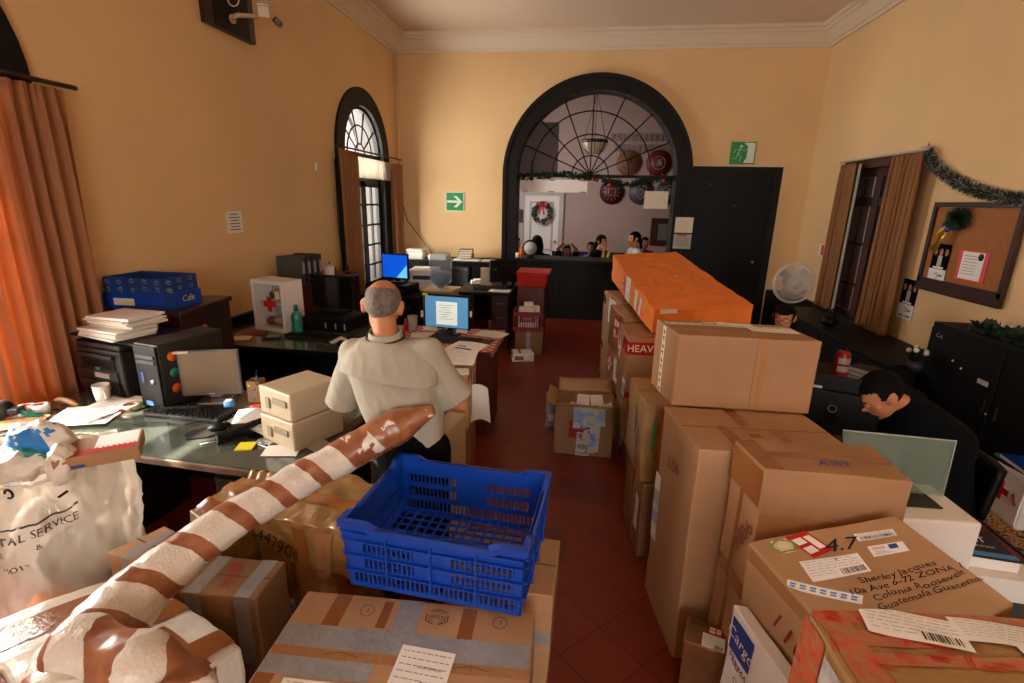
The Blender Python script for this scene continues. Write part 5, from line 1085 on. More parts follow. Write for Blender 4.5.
def chair_for(p, label, seat_z, rz, m='navy', group=None):
    t = thing('chair', label, 'chair', (p[0], p[1], 0), rz, group)
    MB().box((0, 0, seat_z - .03), (.42, .42, .05), m).build('seat', t, bevel=.01); MB().box((0, .21, seat_z + .24), (.42, .04, .40), m).build('backrest', t, bevel=.01)
    for sx in (-1, 1):
        for sy in (-1, 1): MB().cyl((sx * .18, sy * .18, 0), (sx * .18, sy * .18, seat_z - .05), .012, 'black', 8).build('leg', t)
    return t
seated('woman with glasses and curly dark hair seated behind the right hand stack under the fan', PY(784, 318, 3.95), (-.45, -.85, -.12), 'cloth_black', hair_long, 'skin', s=.92, glasses=True)
# waiting room visitors, seated or leaning behind the counter
seated('woman in grey and white top with a dark ponytail facing left behind the counter', PY(634, 239, 9.30), (-.92, -.30, -.05), 'cloth_white', hair_bun, 'skin', s=1.08, sleeve='long')
seated('woman in black with a yellow strap, chin in hand, beside the woman in white', PY(602, 242, 9.40), (.72, -.60, -.1), 'cloth_black', hair_bun, 'skin', s=1.05, wr=(.05, .10, -.12), er=(.16, .16, -.40), wl=(.05, .20, -.40))
seated('person in a bright blue shirt partly hidden behind the woman with the yellow strap', PY(591, 248, 10.0), (.1, -1, 0), 'cloth_blue', hair_short, 'skin_dark')
seated('dark-haired person in dark red behind the woman in grey and white', PY(645, 243, 10.15), (.3, -.9, 0), 'red_dark', hair_short, 'skin_dark', s=.95)
seated('child with both hands clasped on top of the head behind the counter', PY(568, 250, 9.5), (0, -1, -.05), 'cloth_black', hair_short, 'skin_dark', s=.85, el=(-.20, .03, -.02), er=(.20, .03, -.02), wl=(-.075, .0, .13), wr=(.075, .0, .13), hdL=None) if 0 else None
def child():
    c = PY(567, 251, 9.4); J = dict(head=c, f=(0, -1, -.05), neck=c + Vector((0, .02, -.125)), shL=c + Vector((.14, .03, -.17)), shR=c + Vector((-.14, .03, -.17)), elL=c + Vector((.17, -.02, .03)), elR=c + Vector((-.17, -.02, .03)), wrL=c + Vector((.085, .0, .125)), wrR=c + Vector((-.085, .0, .125)), hip=c + Vector((0, .05, -.52)), hdL=(-.9, 0, -.2), hdR=(.9, 0, -.2), huL=(0, 0, 1), huR=(0, 0, 1))
    for q, x in (('L', .1), ('R', -.1)): J['kn' + q] = Vector((c.x + x, c.y - .3, c.z - .52)); J['ft' + q] = Vector((c.x + x, c.y - .32, .07))
    return person('child with both hands clasped on top of the head behind the counter', (c.x, c.y, 0), J, 'skin_dark', 'cloth_black', hair_short, s=.88, vox=.010)
child()
seated('person with long black hair seen from behind at the left end of the counter', PY(537, 243, 9.22), (-.2, 1, 0), 'cloth_black', hair_long, 'skin_dark', s=1.22)
seated('person in a pale orange top at the far left edge of the arch', PY(517, 243, 10.2), (.6, -.8, 0), 'orange_cloth', hair_short, 'skin', s=.95)
b = MB(); c = PY(602, 242, 9.40); b.tube([c + Vector((.13, -.13, -.17)), c + Vector((.10, -.17, -.30)), c + Vector((.06, -.17, -.45))], .012, 'yellow', 8, flat=2.2)
tag(b.build('bag_strap'), 'yellow bag strap over the shoulder of the woman in black', 'strap')
# ------------------------------------------------------------------ blue crate
def crate():
    cx, cy, z0, w, d, h, rz = -.390, 1.478, .686, .588, .440, .240, R_(-4.5)
    t = thing('plastic_crate', 'empty blue plastic crate with slotted sides on the cartons in the middle foreground', 'crate', (cx, cy, z0), rz)
    mat('crate_blue', '0B3FA8', .33, coat=.25, spec=.5)
    M = 'crate_blue'; th = .006; tp = .965
    def wall(P, U, L, slots, handle):
        b = MB(); n = Vector((0, 0, 1)).cross(U).normalized() * th
        def q(a0, a1, z0, z1):
            # taper towards the bottom
            def pt(a, z): k = tp + (1 - tp) * z / h; c = P + U * a; return Vector((c.x * k, c.y * k, z))
            A, B_, C_, D_ = pt(a0, z0), pt(a1, z0), pt(a1, z1), pt(a0, z1)
            b.add([A, B_, C_, D_, A + n, B_ + n, C_ + n, D_ + n], [(0, 1, 2, 3), (7, 6, 5, 4), (0, 4, 5, 1), (1, 5, 6, 2), (2, 6, 7, 3), (3, 7, 4, 0)], M)
        rows = [(.018, .056), (.076, .114), (.134, .168)]
        z = 0
        for r0, r1 in rows + [(h, h)]: q(0, L, z, min(r0, h - .03 if r0 == h else r0)); z = r1
        for k, (r0, r1) in enumerate(rows):
            segs = slots if k else [(.03, .97)]
            cur = 0
            for s0, s1 in segs:
                q(cur, s0 * L, r0, r1); a = s0 * L
                while a < s1 * L - .006: q(a, min(a + .0055, s1 * L), r0, r1); a += .0165
                cur = s1 * L
            q(cur, L, r0, r1)
        # upper lip: middle lower than the corners
        e = .13 * L
        q(0, e, h - .03, h); q(L - e, L, h - .03, h); q(e, L - e, h - .03, h - .012)
        o = b.build('side_wall', t)
        # ribs outside
        r = MB()
        for zz in (.064, .122, .176, .205):
            k = tp + (1 - tp) * zz / h; A = (P); c0 = Vector((P.x * k, P.y * k, zz)); c1 = Vector(((P + U * L).x * k, (P + U * L).y * k, zz)); r.prism([c0, c1, c1 - n * 2, c0 - n * 2], 0, 0, M, (0, 0, .005))
        for a in (.25, .5, .75):
            c = P + U * (a * L); k = (1 + tp) / 2; r.box((c.x * k - n.x * 1.0, c.y * k - n.y * 1.0, .12), (.005 if abs(U.x) > .5 else .014, .014 if abs(U.x) > .5 else .005, .17), M)
        r.build('rib', o)
    X = Vector((1, 0, 0)); Y = Vector((0, 1, 0)); a, c = w / 2, d / 2
    S = [(.10, .40), (.60, .95)]
    wall(Vector((-a, -c, 0)), X, w, S, 0); wall(Vector((a, c, 0)), -X, w, S, 0); wall(Vector((a, -c, 0)), Y, d, [(.15, .85)], 1); wall(Vector((-a, c, 0)), -Y, d, [(.15, .85)], 1)
    # rim lip following the raised corners
    def rim(off):
        pts = []
        def side(P, U, L):
            e = .13 * L
            for s_, z in ((.0, h), (e, h), (e + .035, h - .018), (L / 2, h - .018), (L - e - .035, h - .018), (L - e, h)): pts.append((P + U * s_, z))
        side(Vector((-a, -c, 0)), X, w); side(Vector((a, -c, 0)), Y, d); side(Vector((a, c, 0)), -X, w); side(Vector((-a, c, 0)), -Y, d)
        out = []
        for p, z in pts: out.append(Vector((p.x * (1 + off / a), p.y * (1 + off / c), z)))
        return out + [out[0]]
    MB().ring(rim(-.010), rim(.010), (0, 0, .006), M).ring([p - Vector((0, 0, .016)) for p in rim(.006)], [p - Vector((0, 0, .016)) for p in rim(.010)], (0, 0, .018), M).build('rim', t)
    b = MB()
    for i in range(15): b.box((-w / 2 + .035 + i * (w - .07) / 14, 0, .006), (.008, d * tp - .01, .006), M)
    for i in range(11): b.box((0, -d / 2 + .03 + i * (d - .06) / 10, .006), (w * tp - .01, .008, .0055), M)
    b.build('bottom_grid', t)
    for s_ in (-1, 1):  # grip rail in the short sides
        o = MB().ring([Vector((s_ * (a + .002), y, z)) for y, z in ((-.06, .182), (.06, .182), (.06, .205), (-.06, .205), (-.06, .182))], [Vector((s_ * (a + .002), y, z)) for y, z in ((-.068, .174), (.068, .174), (.068, .213), (-.068, .213), (-.068, .174))], (s_ * .006, 0, 0), M).box((s_ * (a + .001), 0, .1935), (.001, .12, .023), 'black').build('handle', t)
crate()
# ------------------------------------------------------------------ bubble wrapped roll with spiral tape
mat('bubble_wrap', 'D9D2C8', .25, coat=.7, bump=1.0, bs=75, var=.06, vs=20); mat('roll_tape', '8A4A2C', .3, coat=.7, bump=.5, bs=22, var=.3, vs=14)
K = [PZ(434, 410, 1.10), PZ(400, 425, 1.04), PZ(360, 447, .97), PZ(300, 480, .905), PZ(215, 532, .85), PZ(150, 583, .80), PZ(105, 630, .765), PZ(80, 665, .74), PZ(60, 715, .73)]
KR = [.018, .070, .070, .062, .066, .078, .092, .100, .098]
def spline(K, n):
    out = []; P = [K[0] * 2 - K[1]] + K + [K[-1] * 2 - K[-2]]
    for i in range(1, len(P) - 2):
        for j in range(n):
            t = j / n; out.append(.5 * ((2 * P[i]) + (-P[i - 1] + P[i + 1]) * t + (2 * P[i - 1] - 5 * P[i] + 4 * P[i + 1] - P[i + 2]) * t * t + (-P[i - 1] + 3 * P[i] - 3 * P[i + 1] + P[i + 2]) * t ** 3))
    return out + [P[-2]]
def stripe_mat(name, k, thr, cap=0.0, amp=.10):
    m = bpy.data.materials.new(name); m.use_nodes = True; nt = m.node_tree; N = nt.nodes; L = nt.links; b = N['Principled BSDF']
    uv = N.new('ShaderNodeUVMap'); uv.uv_map = 'wrap'; sp = N.new('ShaderNodeSeparateXYZ'); L.new(uv.outputs[0], sp.inputs[0])
    tc = N.new('ShaderNodeTexCoord'); nz = N.new('ShaderNodeTexNoise'); nz.inputs['Scale'].default_value = 11; nz.inputs['Detail'].default_value = 3; L.new(tc.outputs['Object'], nz.inputs[0])
    def M(op, a, b_=0.0):
        n = N.new('ShaderNodeMath'); n.operation = op
        for i, v in enumerate((a, b_)):
            if isinstance(v, (int, float)): n.inputs[i].default_value = v
            else: L.new(v, n.inputs[i])
        return n.outputs[0]
    ph = M('FRACT', M('ADD', M('ADD', M('MULTIPLY', sp.outputs[1], k), sp.outputs[0]), M('MULTIPLY', nz.outputs[0], amp * 2)))
    is_tape = M('LESS_THAN', ph, thr)
    if cap: is_tape = M('MAXIMUM', is_tape, M('MULTIPLY', M('LESS_THAN', sp.outputs[1], cap), M('LESS_THAN', nz.outputs[0], .60)))
    mx = N.new('ShaderNodeMixRGB'); mx.inputs[1].default_value = lin('DAD3C8'); L.new(is_tape, mx.inputs[0])
    n2 = N.new('ShaderNodeTexNoise'); n2.inputs['Scale'].default_value = 22; n2.inputs['Detail'].default_value = 5; L.new(tc.outputs['Object'], n2.inputs[0])
    rp = N.new('ShaderNodeValToRGB'); rp.color_ramp.elements[0].position = .3; rp.color_ramp.elements[0].color = lin('7E4428'); rp.color_ramp.elements[1].position = .75; rp.color_ramp.elements[1].color = lin('A8704A'); L.new(n2.outputs[0], rp.inputs[0]); L.new(rp.outputs[0], mx.inputs[2]); L.new(mx.outputs[0], b.inputs['Base Color'])
    vo = N.new('ShaderNodeTexVoronoi'); vo.inputs['Scale'].default_value = 110; L.new(tc.outputs['Object'], vo.inputs[0])
    h = M('ADD', M('MULTIPLY', vo.outputs[0], M('SUBTRACT', .8, M('MULTIPLY', is_tape, .65))), M('MULTIPLY', n2.outputs[0], .8))
    bp = N.new('ShaderNodeBump'); bp.inputs['Strength'].default_value = .32; bp.inputs['Distance'].default_value = .006; L.new(h, bp.inputs['Height']); L.new(bp.outputs[0], b.inputs['Normal'])
    b.inputs['Roughness'].default_value = .38; b.inputs['Coat Weight'].default_value = .35; b.inputs['Coat Roughness'].default_value = .15; MATS[name] = m; return name
stripe_mat('roll_spiral', 7.2, .34, .36); stripe_mat('roll_spiral_end', 6.0, .55, 0, .2)
def wrapped_tube(path, rad, seg, stripe, base, name, parent=None, thr=.42, seed=0):
    b = MB(); n = len(path); rows = []; ref = Vector((0, 0, 1)); s = 0; S = []
    for i, p in enumerate(path):
        t = (path[min(i + 1, n - 1)] - path[max(i - 1, 0)]).normalized(); a = t.cross(ref).normalized(); c = a.cross(t).normalized(); row = []
        if i: s += (p - path[i - 1]).length
        S.append(s)
        for k in range(seg):
            an = 2 * PI * k / seg; d = a * math.cos(an) + c * math.sin(an); q = p + d * rad[i]
            r = rad[i] * (1 + .10 * noise.noise(q * 11 + Vector((seed, 0, 0))) + .05 * noise.noise(q * 30)); row.append(p + d * r - base)
        rows.append(row)
    vs = [v for r in rows for v in r]
    b.add(vs, [(i * seg + k, i * seg + (k + 1) % seg, (i + 1) * seg + (k + 1) % seg, (i + 1) * seg + k) for i in range(n - 1) for k in range(seg)] + [tuple(range(seg))[::-1], tuple((n - 1) * seg + k for k in range(seg))], stripe, True)
    o = b.build(name, parent, None if parent else base); uvl = o.data.uv_layers.new(name='wrap')
    for p in o.data.polygons:
        wrap = len(p.vertices) == 4 and {v % seg for v in p.vertices} == {0, seg - 1}
        for li, vi in zip(p.loop_indices, p.vertices):
            k = vi % seg; uvl.data[li].uv = ((1.0 if (wrap and k == 0) else k / seg), S[vi // seg])
    return o
path = spline(K, 36); m_ = len(K); rad = []
for i in range(len(path)):
    x = i / 36; j = min(int(x), m_ - 2); f = x - j; rad.append(KR[j] * (1 - f) + KR[j + 1] * f)
def st(s, u, p):
    if s < .36: return .1 if (noise.noise(p * 14) < .28 and s > .02) else .9
    return (s - .36) * 7.6 + u * 1.0 + .10 * noise.noise(p * 9)
ro = wrapped_tube(path, rad, 56, 'roll_spiral', path[150], 'wrapped_roll', seed=2); tag(ro, 'long roll in white bubble wrap with spiral brown tape, slanting across the left pile', 'roll')
K2 = [PZ(70, 650, .80), PZ(100, 655, .815), PZ(140, 668, .80), PZ(172, 682, .765), PZ(176, 705, .74)]
p2 = spline(K2, 26); r2 = [.074 + .01 * math.sin(i * .15) for i in range(len(p2))]; r2[-3:] = [.06, .045, .02]
o = wrapped_tube(p2, r2, 44, 'roll_spiral_end', path[150], 'folded_end', ro, .6, 5); o.location = (0, 0, 0)
# ------------------------------------------------------------------ translucent postal sack and its load
def sack():
    c = Vector((-2.02, 1.50, 0)); t = thing('postal_sack', 'big translucent white plastic mail sack printed with black words, at the left edge', 'sack', c)
    m = mat('sack_film', 'D9CBBB', .35, coat=.3, alpha=.36, bump=.9, bs=26, transl=.12)
    mat('ink_print', '2A2420', .7)
    def fn(u, v):
        a = 2 * PI * u; z = .93 * v
        r = .245 + .035 * math.sin(PI * v) + .02 * max(0, v - .55)
        q = Vector((math.cos(a) * 2.2, math.sin(a) * 2.2, v * 3)); n = noise.noise(q) * .04 + (.5 - abs(noise.noise(q * 1.7 + Vector((4, 0, 0))))) * .05 + (.5 - abs(noise.noise(q * 4.5))) * .022 - .03
        zz = z + (.035 * math.sin(2 * a + 1) * v ** 3) + (.06 * math.cos(a - .4) if v > .98 else 0) * 0
        rx = (r + n); return Vector((rx * 1.05 * math.cos(a), rx * .86 * math.sin(a), max(.004, zz - .0)))
    b = MB(); b.grid(fn, 96, 48, m, True); b.lathe([(.001, .004), (.24, .004)], (0, 0, 0), m, 24); b.build('film', t)
    b = MB(); b.grid(lambda u, v: fn(u, .985 + v * .012) * 1.006, 96, 1, 'white'); b.build('hem', t, solid=.006)
    b = MB(); b.grid(lambda u, v: fn(.60 + .32 * u, .84 + .008 * v - .03 * math.sin(PI * u)) * 1.01, 40, 1, 'ink_print'); b.build('cord_line', t)
    MB().tube([fn(.80, .955) * 1.02 + Vector((.016 * math.cos(i * PI / 8), 0, .016 * math.sin(i * PI / 8))) for i in range(-5, 9)], .004, 'black', 6).build('hook', t)
    MB().tube([fn(.885, .89) * 1.02, fn(.905, .90) * 1.02], .005, 'black', 6).build('clip', t)
    for k, (s_, u0, v0, h) in enumerate((('U.S. POSTAL SERVICE', .800, .755, .042), ('&', .835, .705, .034), ('RS.', .765, .68, .030), ('971-0018', .775, .62, .036))):
        b = MB(); b.text(s_, (0, 0, 0), (1, 0, 0), (0, 0, 1), h, 'ink_print', fn=lambda a_, q: fn(u0 + a_ / 1.75, v0 + q / .93 + a_ * .16) * 1.035); b.build('printed_text', t)
    b = MB(); b.grid(lambda u, v: fn(.86 + .045 * (u - .5) + .012 * v, .86 + .13 * (v - .5) - .04 * u) * .985, 8, 8, 'paper'); b.build('paper_inside', t)
    return t, c, fn
sk, sc, sfn = sack()
def lump(name, label, cat, c, r, m, amp=.02, f=9, rz=0, tilt=0, z0=None, extra=None, seed=0):
    b = MB(); M_ = Matrix.Rotation(rz, 4, 'Z') @ Matrix.Rotation(tilt, 4, 'X'); b.ball((0, 0, 0), r, m, 40, 24, M_)
    for v in b.v: n = noise.noise(v * f + Vector((seed, 0, 0))) + .5 * (1 - 2 * abs(noise.noise(v * f * 2.4))); n += .9 * (1 - 3 * abs(noise.noise(v * f * 1.3 + Vector((5, seed, 0))))) + .5 * (1 - 3 * abs(noise.noise(v * f * 3.1))); v += v.normalized() * amp * n * .8
    o = b.build(name, None, c); return tag(o, label, cat)
mat('poly_white', 'DDD8D0', .3, coat=.4, bump=.5, bs=20); mat('poly_blue', '1E7FD0', .3, coat=.5, bump=.4, bs=20); mat('poly_green', '2F8F7A', .4, coat=.4, bump=.4, bs=20)
o = lump('plastic_package', 'blue and white plastic package standing up out of the mail sack', 'package', PZ(42, 442, .99), (.115, .06, .085), 'poly_white', .010, 14, R_(10), R_(15), seed=3)
o.data.materials.append(MATS['poly_blue']); o.data.materials.append(MATS['red'])
for p in o.data.polygons:
    x, y, z = p.center
    if -.085 < x < .08 and y < .03 and -.045 < z < .07 and abs(math.sin(x * 34 + z * 20)) > .18: p.material_index = 1
    if -.045 < x < .01 and y < 0 and -.068 < z < -.048: p.material_index = 2
lump('plastic_package', 'twisted white plastic package right of the blue and white one in the sack', 'package', PZ(62, 464, .96), (.035, .035, .065), 'poly_white', .012, 18, 0, R_(-10), seed=6)
lump('plastic_package', 'green plastic package at the far left of the sack opening', 'package', PZ(15, 458, .96), (.13, .08, .035), 'poly_green', .010, 12, R_(10), seed=8)
lump('plastic_package', 'crumpled clear white package in front of the green one in the sack', 'package', PZ(22, 466, .95), (.075, .05, .035), 'poly_white', .016, 16, R_(20), seed=9)
c = Carton('small_cardboard_parcel', 'small flat tan parcel with a red and white top resting on the mail sack rim', 'parcel', [Vector(p) for p in
    (PZ(78, 462, .80), PZ(99, 474, .80), Vector((0, 0, 0)), Vector((0, 0, 0)), PZ(74, 448, .835), PZ(98, 461, .835), Vector((0, 0, 0)), Vector((0, 0, 0)))] if 0 else
    box8(PZ(101, 446, .98).x, PZ(101, 446, .98).y, .94, .17, .25, .05, R_(-52)), 'card', None, .002, seed=31, seam=False, n=6, bevel=.003)
c.patch('shipping_label', 'T', .05, .45, .75, .97, 'paper').patch('red_label', 'T', .70, .1, .95, .95, 'red').patch('printed_print', 'R', .15, .1, .35, .35, 'blue_ink').patch('tape', 'F', .6, .1, .95, .4, 'blue_ink').patch('shipping_label', 'F', .05, .05, .5, .5, 'paper')
for nm, lb, x, y, z, r, m in (('padded_envelope', 'orange-brown padded envelope showing through the lower side of the mail sack', -1.95, 1.43, .16, (.17, .10, .05), 'card'), ('padded_envelope', 'grey envelope showing through the middle of the mail sack', -1.93, 1.48, .48, (.16, .10, .12), 'grey'), ('padded_envelope', 'white envelope inside the left half of the mail sack', -2.10, 1.48, .50, (.09, .12, .20), 'paper'), ('padded_envelope', 'orange package low inside the mail sack', -1.95, 1.46, .30, (.18, .10, .05), 'orange_cloth'), ('padded_envelope', 'white package at the bottom of the mail sack', -2.02, 1.48, .065, (.17, .13, .06), 'white')):
    lump(nm, lb, 'envelope', (x, y, z), r, m, .010, 10, R_(10), seed=x * 7 + z)
# ------------------------------------------------------------------ cartons in front of the man
G2 = 'cartons the man is working at'
c = Carton('cardboard_box', 'opened carton under the man\'s hands, red and white labels, sheets of paper on top', 'box', rect8((-1.02, 2.42, .985), (-.568, 2.48, .985), (-1.05, 2.98, .985), .30), 'card_light', G2, .006, seed=41, seam=False)
c.lab('R', .15, .80, .10, .06, 0, 'customs', 'red').lab('R', .45, .70, .06, .18, 0, 'lines').lab('R', .75, .8, .08, .12, 0, 'customs', 'red').lab('R', .20, .08, .14, .05, 0, 'customs', 'red').lab('F', .8, .85, .10, .06, 0, 'plain', 'red').lab('T', .9, .18, .08, .12, 10, 'lines')
c2 = Carton('cardboard_box', 'tape-wrapped carton on the floor beneath the opened carton the man works at', 'box', rect8((-1.02, 2.44, .68), (-.575, 2.50, .68), (-1.05, 2.96, .68), .68), 'card_wrap', G2, .008, seed=42, crease=.003)
for i, (x, y, a, lb) in enumerate(((463, 350, -15, 'printed form lying on top of the opened carton'), (458, 357, 5, 'second form under the printed form on the opened carton'))):
    o = paper_sheet(lb, (*PZ(x, y, 1.0).xy, 1.0 - .004 * i), R_(a), .22, .30, seed=i)
    if i == 0:
        MB().b2((-.05, -.02, .012), (.06, .0, .0135), 'blue_ink').b2((-.05, .03, .012), (.0, .045, .0135), 'blue_ink').build('stamp', o)
b = MB(); e0 = PZ(484, 402, .74); b.grid(lambda u, v: e0 + Vector((-.10 + .13 * u + .02 * v, -.06 + .02 * u, .10 - .22 * v + .03 * math.sin(3 * u))), 8, 8, 'paper'); tag(b.build('loose_paper'), 'curled white sheet hanging off the right side of the opened carton', 'paper')
t = thing('computer_case', 'beige panelled machine case standing on the floor behind the blue crate', 'computer', (-.635, 2.26, 0), R_(-10)); MB().box((0, 0, .41), (.10, .30, .82), 'beige').build('case', t, bevel=.012); MB().box((.0, -.154, .45), (.06, .01, .5), 'beige_dark').build('recessed_panel', t, bevel=.01)
# ------------------------------------------------------------------ back office, left
T = .76
desk('office_desk', 'wooden desk in the middle distance under a red checked cloth', -1.62, -.68, 3.72, 4.36, T - .006, R_(0), 'red_wood', 'red_wood')
def check_mat():
    m = bpy.data.materials.new('red_check'); m.use_nodes = True; nt = m.node_tree; N = nt.nodes; L = nt.links; b = N['Principled BSDF']; tc = N.new('ShaderNodeTexCoord'); mp = N.new('ShaderNodeMapping'); mp.inputs['Scale'].default_value = (26, 26, 26); ck = N.new('ShaderNodeTexChecker'); ck.inputs['Scale'].default_value = 1
    ck.inputs[1].default_value = lin('A8402E'); ck.inputs[2].default_value = lin('CDA896'); L.new(tc.outputs['Object'], mp.inputs[0]); L.new(mp.outputs[0], ck.inputs[0]); L.new(ck.outputs[0], b.inputs['Base Color']); b.inputs['Roughness'].default_value = .7; MATS['check'] = m
check_mat()
tag(MB().b2((-.50, -.345, -.001), (.495, .345, .003), 'check').b2((.495, -.345, -.05), (.499, .345, .003), 'check').build('tablecloth', None, (-1.16, 4.04, T + .001)), 'red and white checked cloth covering the desk with the document monitor', 'tablecloth')
T2 = T + .005
mat('screen_doc', '5FA0D0', .3, emit=.22); mat('screen_page', 'E0E8E0', .3, emit=.32); mat('screen_blue', '0A55D8', .3, emit=.42); mat('screen_glow', '66C8F0', .3, emit=.45)
t, zc, s = monitor('monitor showing a text document on a pale blue desktop, right of the man\'s head', (-1.13, 4.10, T2), R_(-6), .42, .30, 'black', 'screen_doc', .055)
b = MB(); b.grid(lambda u, v: Vector(((u - .48) * .19, -.001, zc - .01 + (v - .5) * .20)), 1, 1, 'screen_page', False); b.build('document_page', t)
b = MB()
for k in range(7): b.box((-.0 + (k % 2) * -.01, -.002, zc + .06 - k * .02), (.13 - (k % 3) * .03, .001, .003), 'grey')
b.build('document_lines', t); MB().cyl((0, -.002, zc - .143), (0, .004, zc - .143), .010, 'light_grey').build('badge', t)
for x, z, w, h, m in ((-.19, .145, .05, .02, 'yellow'), (-.15, -.155, .13, .035, 'paper'), (.14, -.155, .10, .03, 'paper'), (.222, 0, .02, .05, 'paper'), (-.222, -.03, .02, .06, 'paper')): MB().box((x, -.004, zc + z), (w, .002, h), m).build('sticky_note', t)
keyboard('black keyboard in front of the document monitor on the checked cloth', (-1.02, 3.93, T2), R_(-8)); tag(MB().box((0, 0, .003), (.28, .22, .004), 'black').build('desk_mat', None, (*PZ(475, 342, T2).xy, T2 + .0), R_(-10)), 'black mat right of the keyboard on the checked cloth', 'mat')
paper_sheet('white sheet at the right corner of the checked cloth', (*PZ(491, 335, T2).xy, T2), R_(-15), .27, .20, lines=True, seed=3)
mug('clear glass of pens left of the document monitor', (*PZ(413, 330, T2).xy, T2), 'light_grey', .045, .13, handle=False, name='pen_glass')
tag(MB().lathe([(.001, 0), (.02, .0), (.022, .05), (.012, .07), (.012, .10), (.001, .10)], (0, 0, 0), 'red', 14).build('glue_bottle', None, (*PZ(406, 330, T2).xy, T2)), 'small red bottle left of the glass of pens', 'bottle')
paper_sheet('papers lying left of the document monitor on the checked cloth', (*PZ(425, 336, T2).xy, T2), R_(10), .24, .15, seed=6)
# water cooler
t = thing('water_dispenser', 'cream water dispenser behind the document monitor carrying a blue water jug', 'water dispenser', (-1.66, 5.80, 0), R_(-4))
MB().box((0, 0, .43), (.34, .34, .86), 'beige').build('cabinet', t, bevel=.02); MB().box((0, 0, .868), (.38, .38, .02), 'paper_cream').build('top_plate', t, bevel=.008)
for s_ in (-1, 1): MB().cyl((s_ * .07, -.17, .68), (s_ * .07, -.21, .67), .014, 'red' if s_ > 0 else 'light_blue').build('tap', t)
mat('jug_plastic', 'A4C4DA', .12, alpha=.4, coat=.6); mat('jug_water', '3F78B0', .05, alpha=.6)
t = thing('water_jug', 'translucent blue water jug upside down on the dispenser', 'water jug', (-1.66, 5.80, .88), 0)
MB().lathe([(.03, 0), (.05, .02), (.125, .07), (.133, .10), (.125, .125), (.133, .15), (.133, .20), (.122, .22), (.133, .24), (.133, .36), (.125, .40), (.10, .415), (.001, .418)], (0, 0, 0), 'jug_plastic', 28).build('shell', t); MB().lathe([(.03, .01), (.10, .07), (.122, .10), (.122, .19), (.001, .19)], (0, 0, 0), 'jug_water', 24).build('water', t)
# side desk with the blue screen
desk('office_desk', 'dark desk by the far arched window carrying the bright blue screen', -2.72, -1.92, 5.75, 6.72, T - .003, 0, 'black', 'black')
t, zc, s = monitor('monitor with a bright blue glowing screen behind the man\'s head', (-2.31, 6.02, T + .115), R_(-8), .37, .31, 'black', 'screen_blue', .055)
MB().add([(.02, -.001, zc - .14), (.165, -.001, zc - .14), (.165, -.001, zc + .02)], [(0, 1, 2)], 'screen_glow').build('screen_glow', t)
t = thing('desktop_computer', 'black desktop computer lying flat under the bright blue screen', 'computer', (-2.28, 6.04, T), R_(-8)); MB().box((0, 0, .056), (.40, .36, .11), 'black').build('case', t, bevel=.006); MB().box((.10, -.182, .06), (.12, .004, .04), 'charcoal').build('front_panel', t)
t = thing('printer', 'white laser printer on the dark desk right of the bright blue screen', 'printer', (-2.06, 6.45, T), R_(6)); MB().box((0, 0, .13), (.36, .38, .26), 'white').build('body', t, bevel=.02); MB().box((0.0, -.194, .16), (.24, .012, .05), 'charcoal').build('paper_slot', t); MB().box((.184, -.05, .08), (.008, .14, .09), 'black').build('side_opening', t); MB().box((0, -.02, .265), (.22, .20, .012), 'paper').build('top_tray', t)
for i, (x, y, w, n) in enumerate(((-2.62, 7.85, .25, 8), (-2.30, 7.90, .26, 11))): pass
t = thing('filing_cabinet', 'long low black cabinet along the back wall left of the arch', 'cabinet', (-2.16, 8.22, 0), 0)
MB().box((0, 0, .925), (1.56, .46, .03), 'dark_wood').build('top_board', t, bevel=.004); MB().box((0, .01, .455), (1.54, .42, .91), 'black').build('body', t, bevel=.004)
for i in range(4):
    d = MB().box((-.575 + i * .385, -.206, .70), (.36, .012, .38), 'black').build('drawer', t, bevel=.004); MB().box((-.575 + i * .385, -.216, .82), (.09, .008, .03), 'light_grey').build('label_plate', d); MB().box((-.575 + i * .385, -.222, .72), (.10, .018, .014), 'steel').build('handle', d)
CB = .942
paper_stack('tall stack of white papers at the corner end of the long black cabinet', (-2.75, 8.18, CB), .1, .26, .30, 10, th=.016, seed=11); paper_stack('stack of papers on the long black cabinet just left of the water jug', (-2.35, 8.16, CB), 0, .30, .30, 8, th=.013, seed=12); paper_stack('low pile of papers under the grey files on the long black cabinet', (-1.88, 8.16, CB), .0, .42, .26, 3, th=.010, seed=13)
for i in range(4): tag(MB().box((0, 0, .018), (.24 - .01 * i, .20, .034), 'card_dark' if i % 2 else 'grey').box((.0, -.101, .018), (.22 - .01 * i, .004, .024), 'paper_cream').build('file_folder', None, (-1.91 + .006 * i, 8.17, CB + .038 + .0355 * i), R_(3 * i)), ('grey file folder, bottom of the stack of four on the long black cabinet', 'brown file folder, second from the bottom of the four on the black cabinet', 'grey file folder, third from the bottom of the four on the black cabinet', 'brown file folder topmost of the stack of four on the black cabinet')[i], 'folder', 'files stacked on the long cabinet')
paper_stack('loose papers at the arch end of the long black cabinet', (-1.53, 8.16, CB), .1, .22, .22, 2, th=.010, seed=14)
t = thing('handbag', 'black handbag lying on the long black cabinet near the corner', 'bag', (-2.66, 8.02, CB), 0) if 0 else None
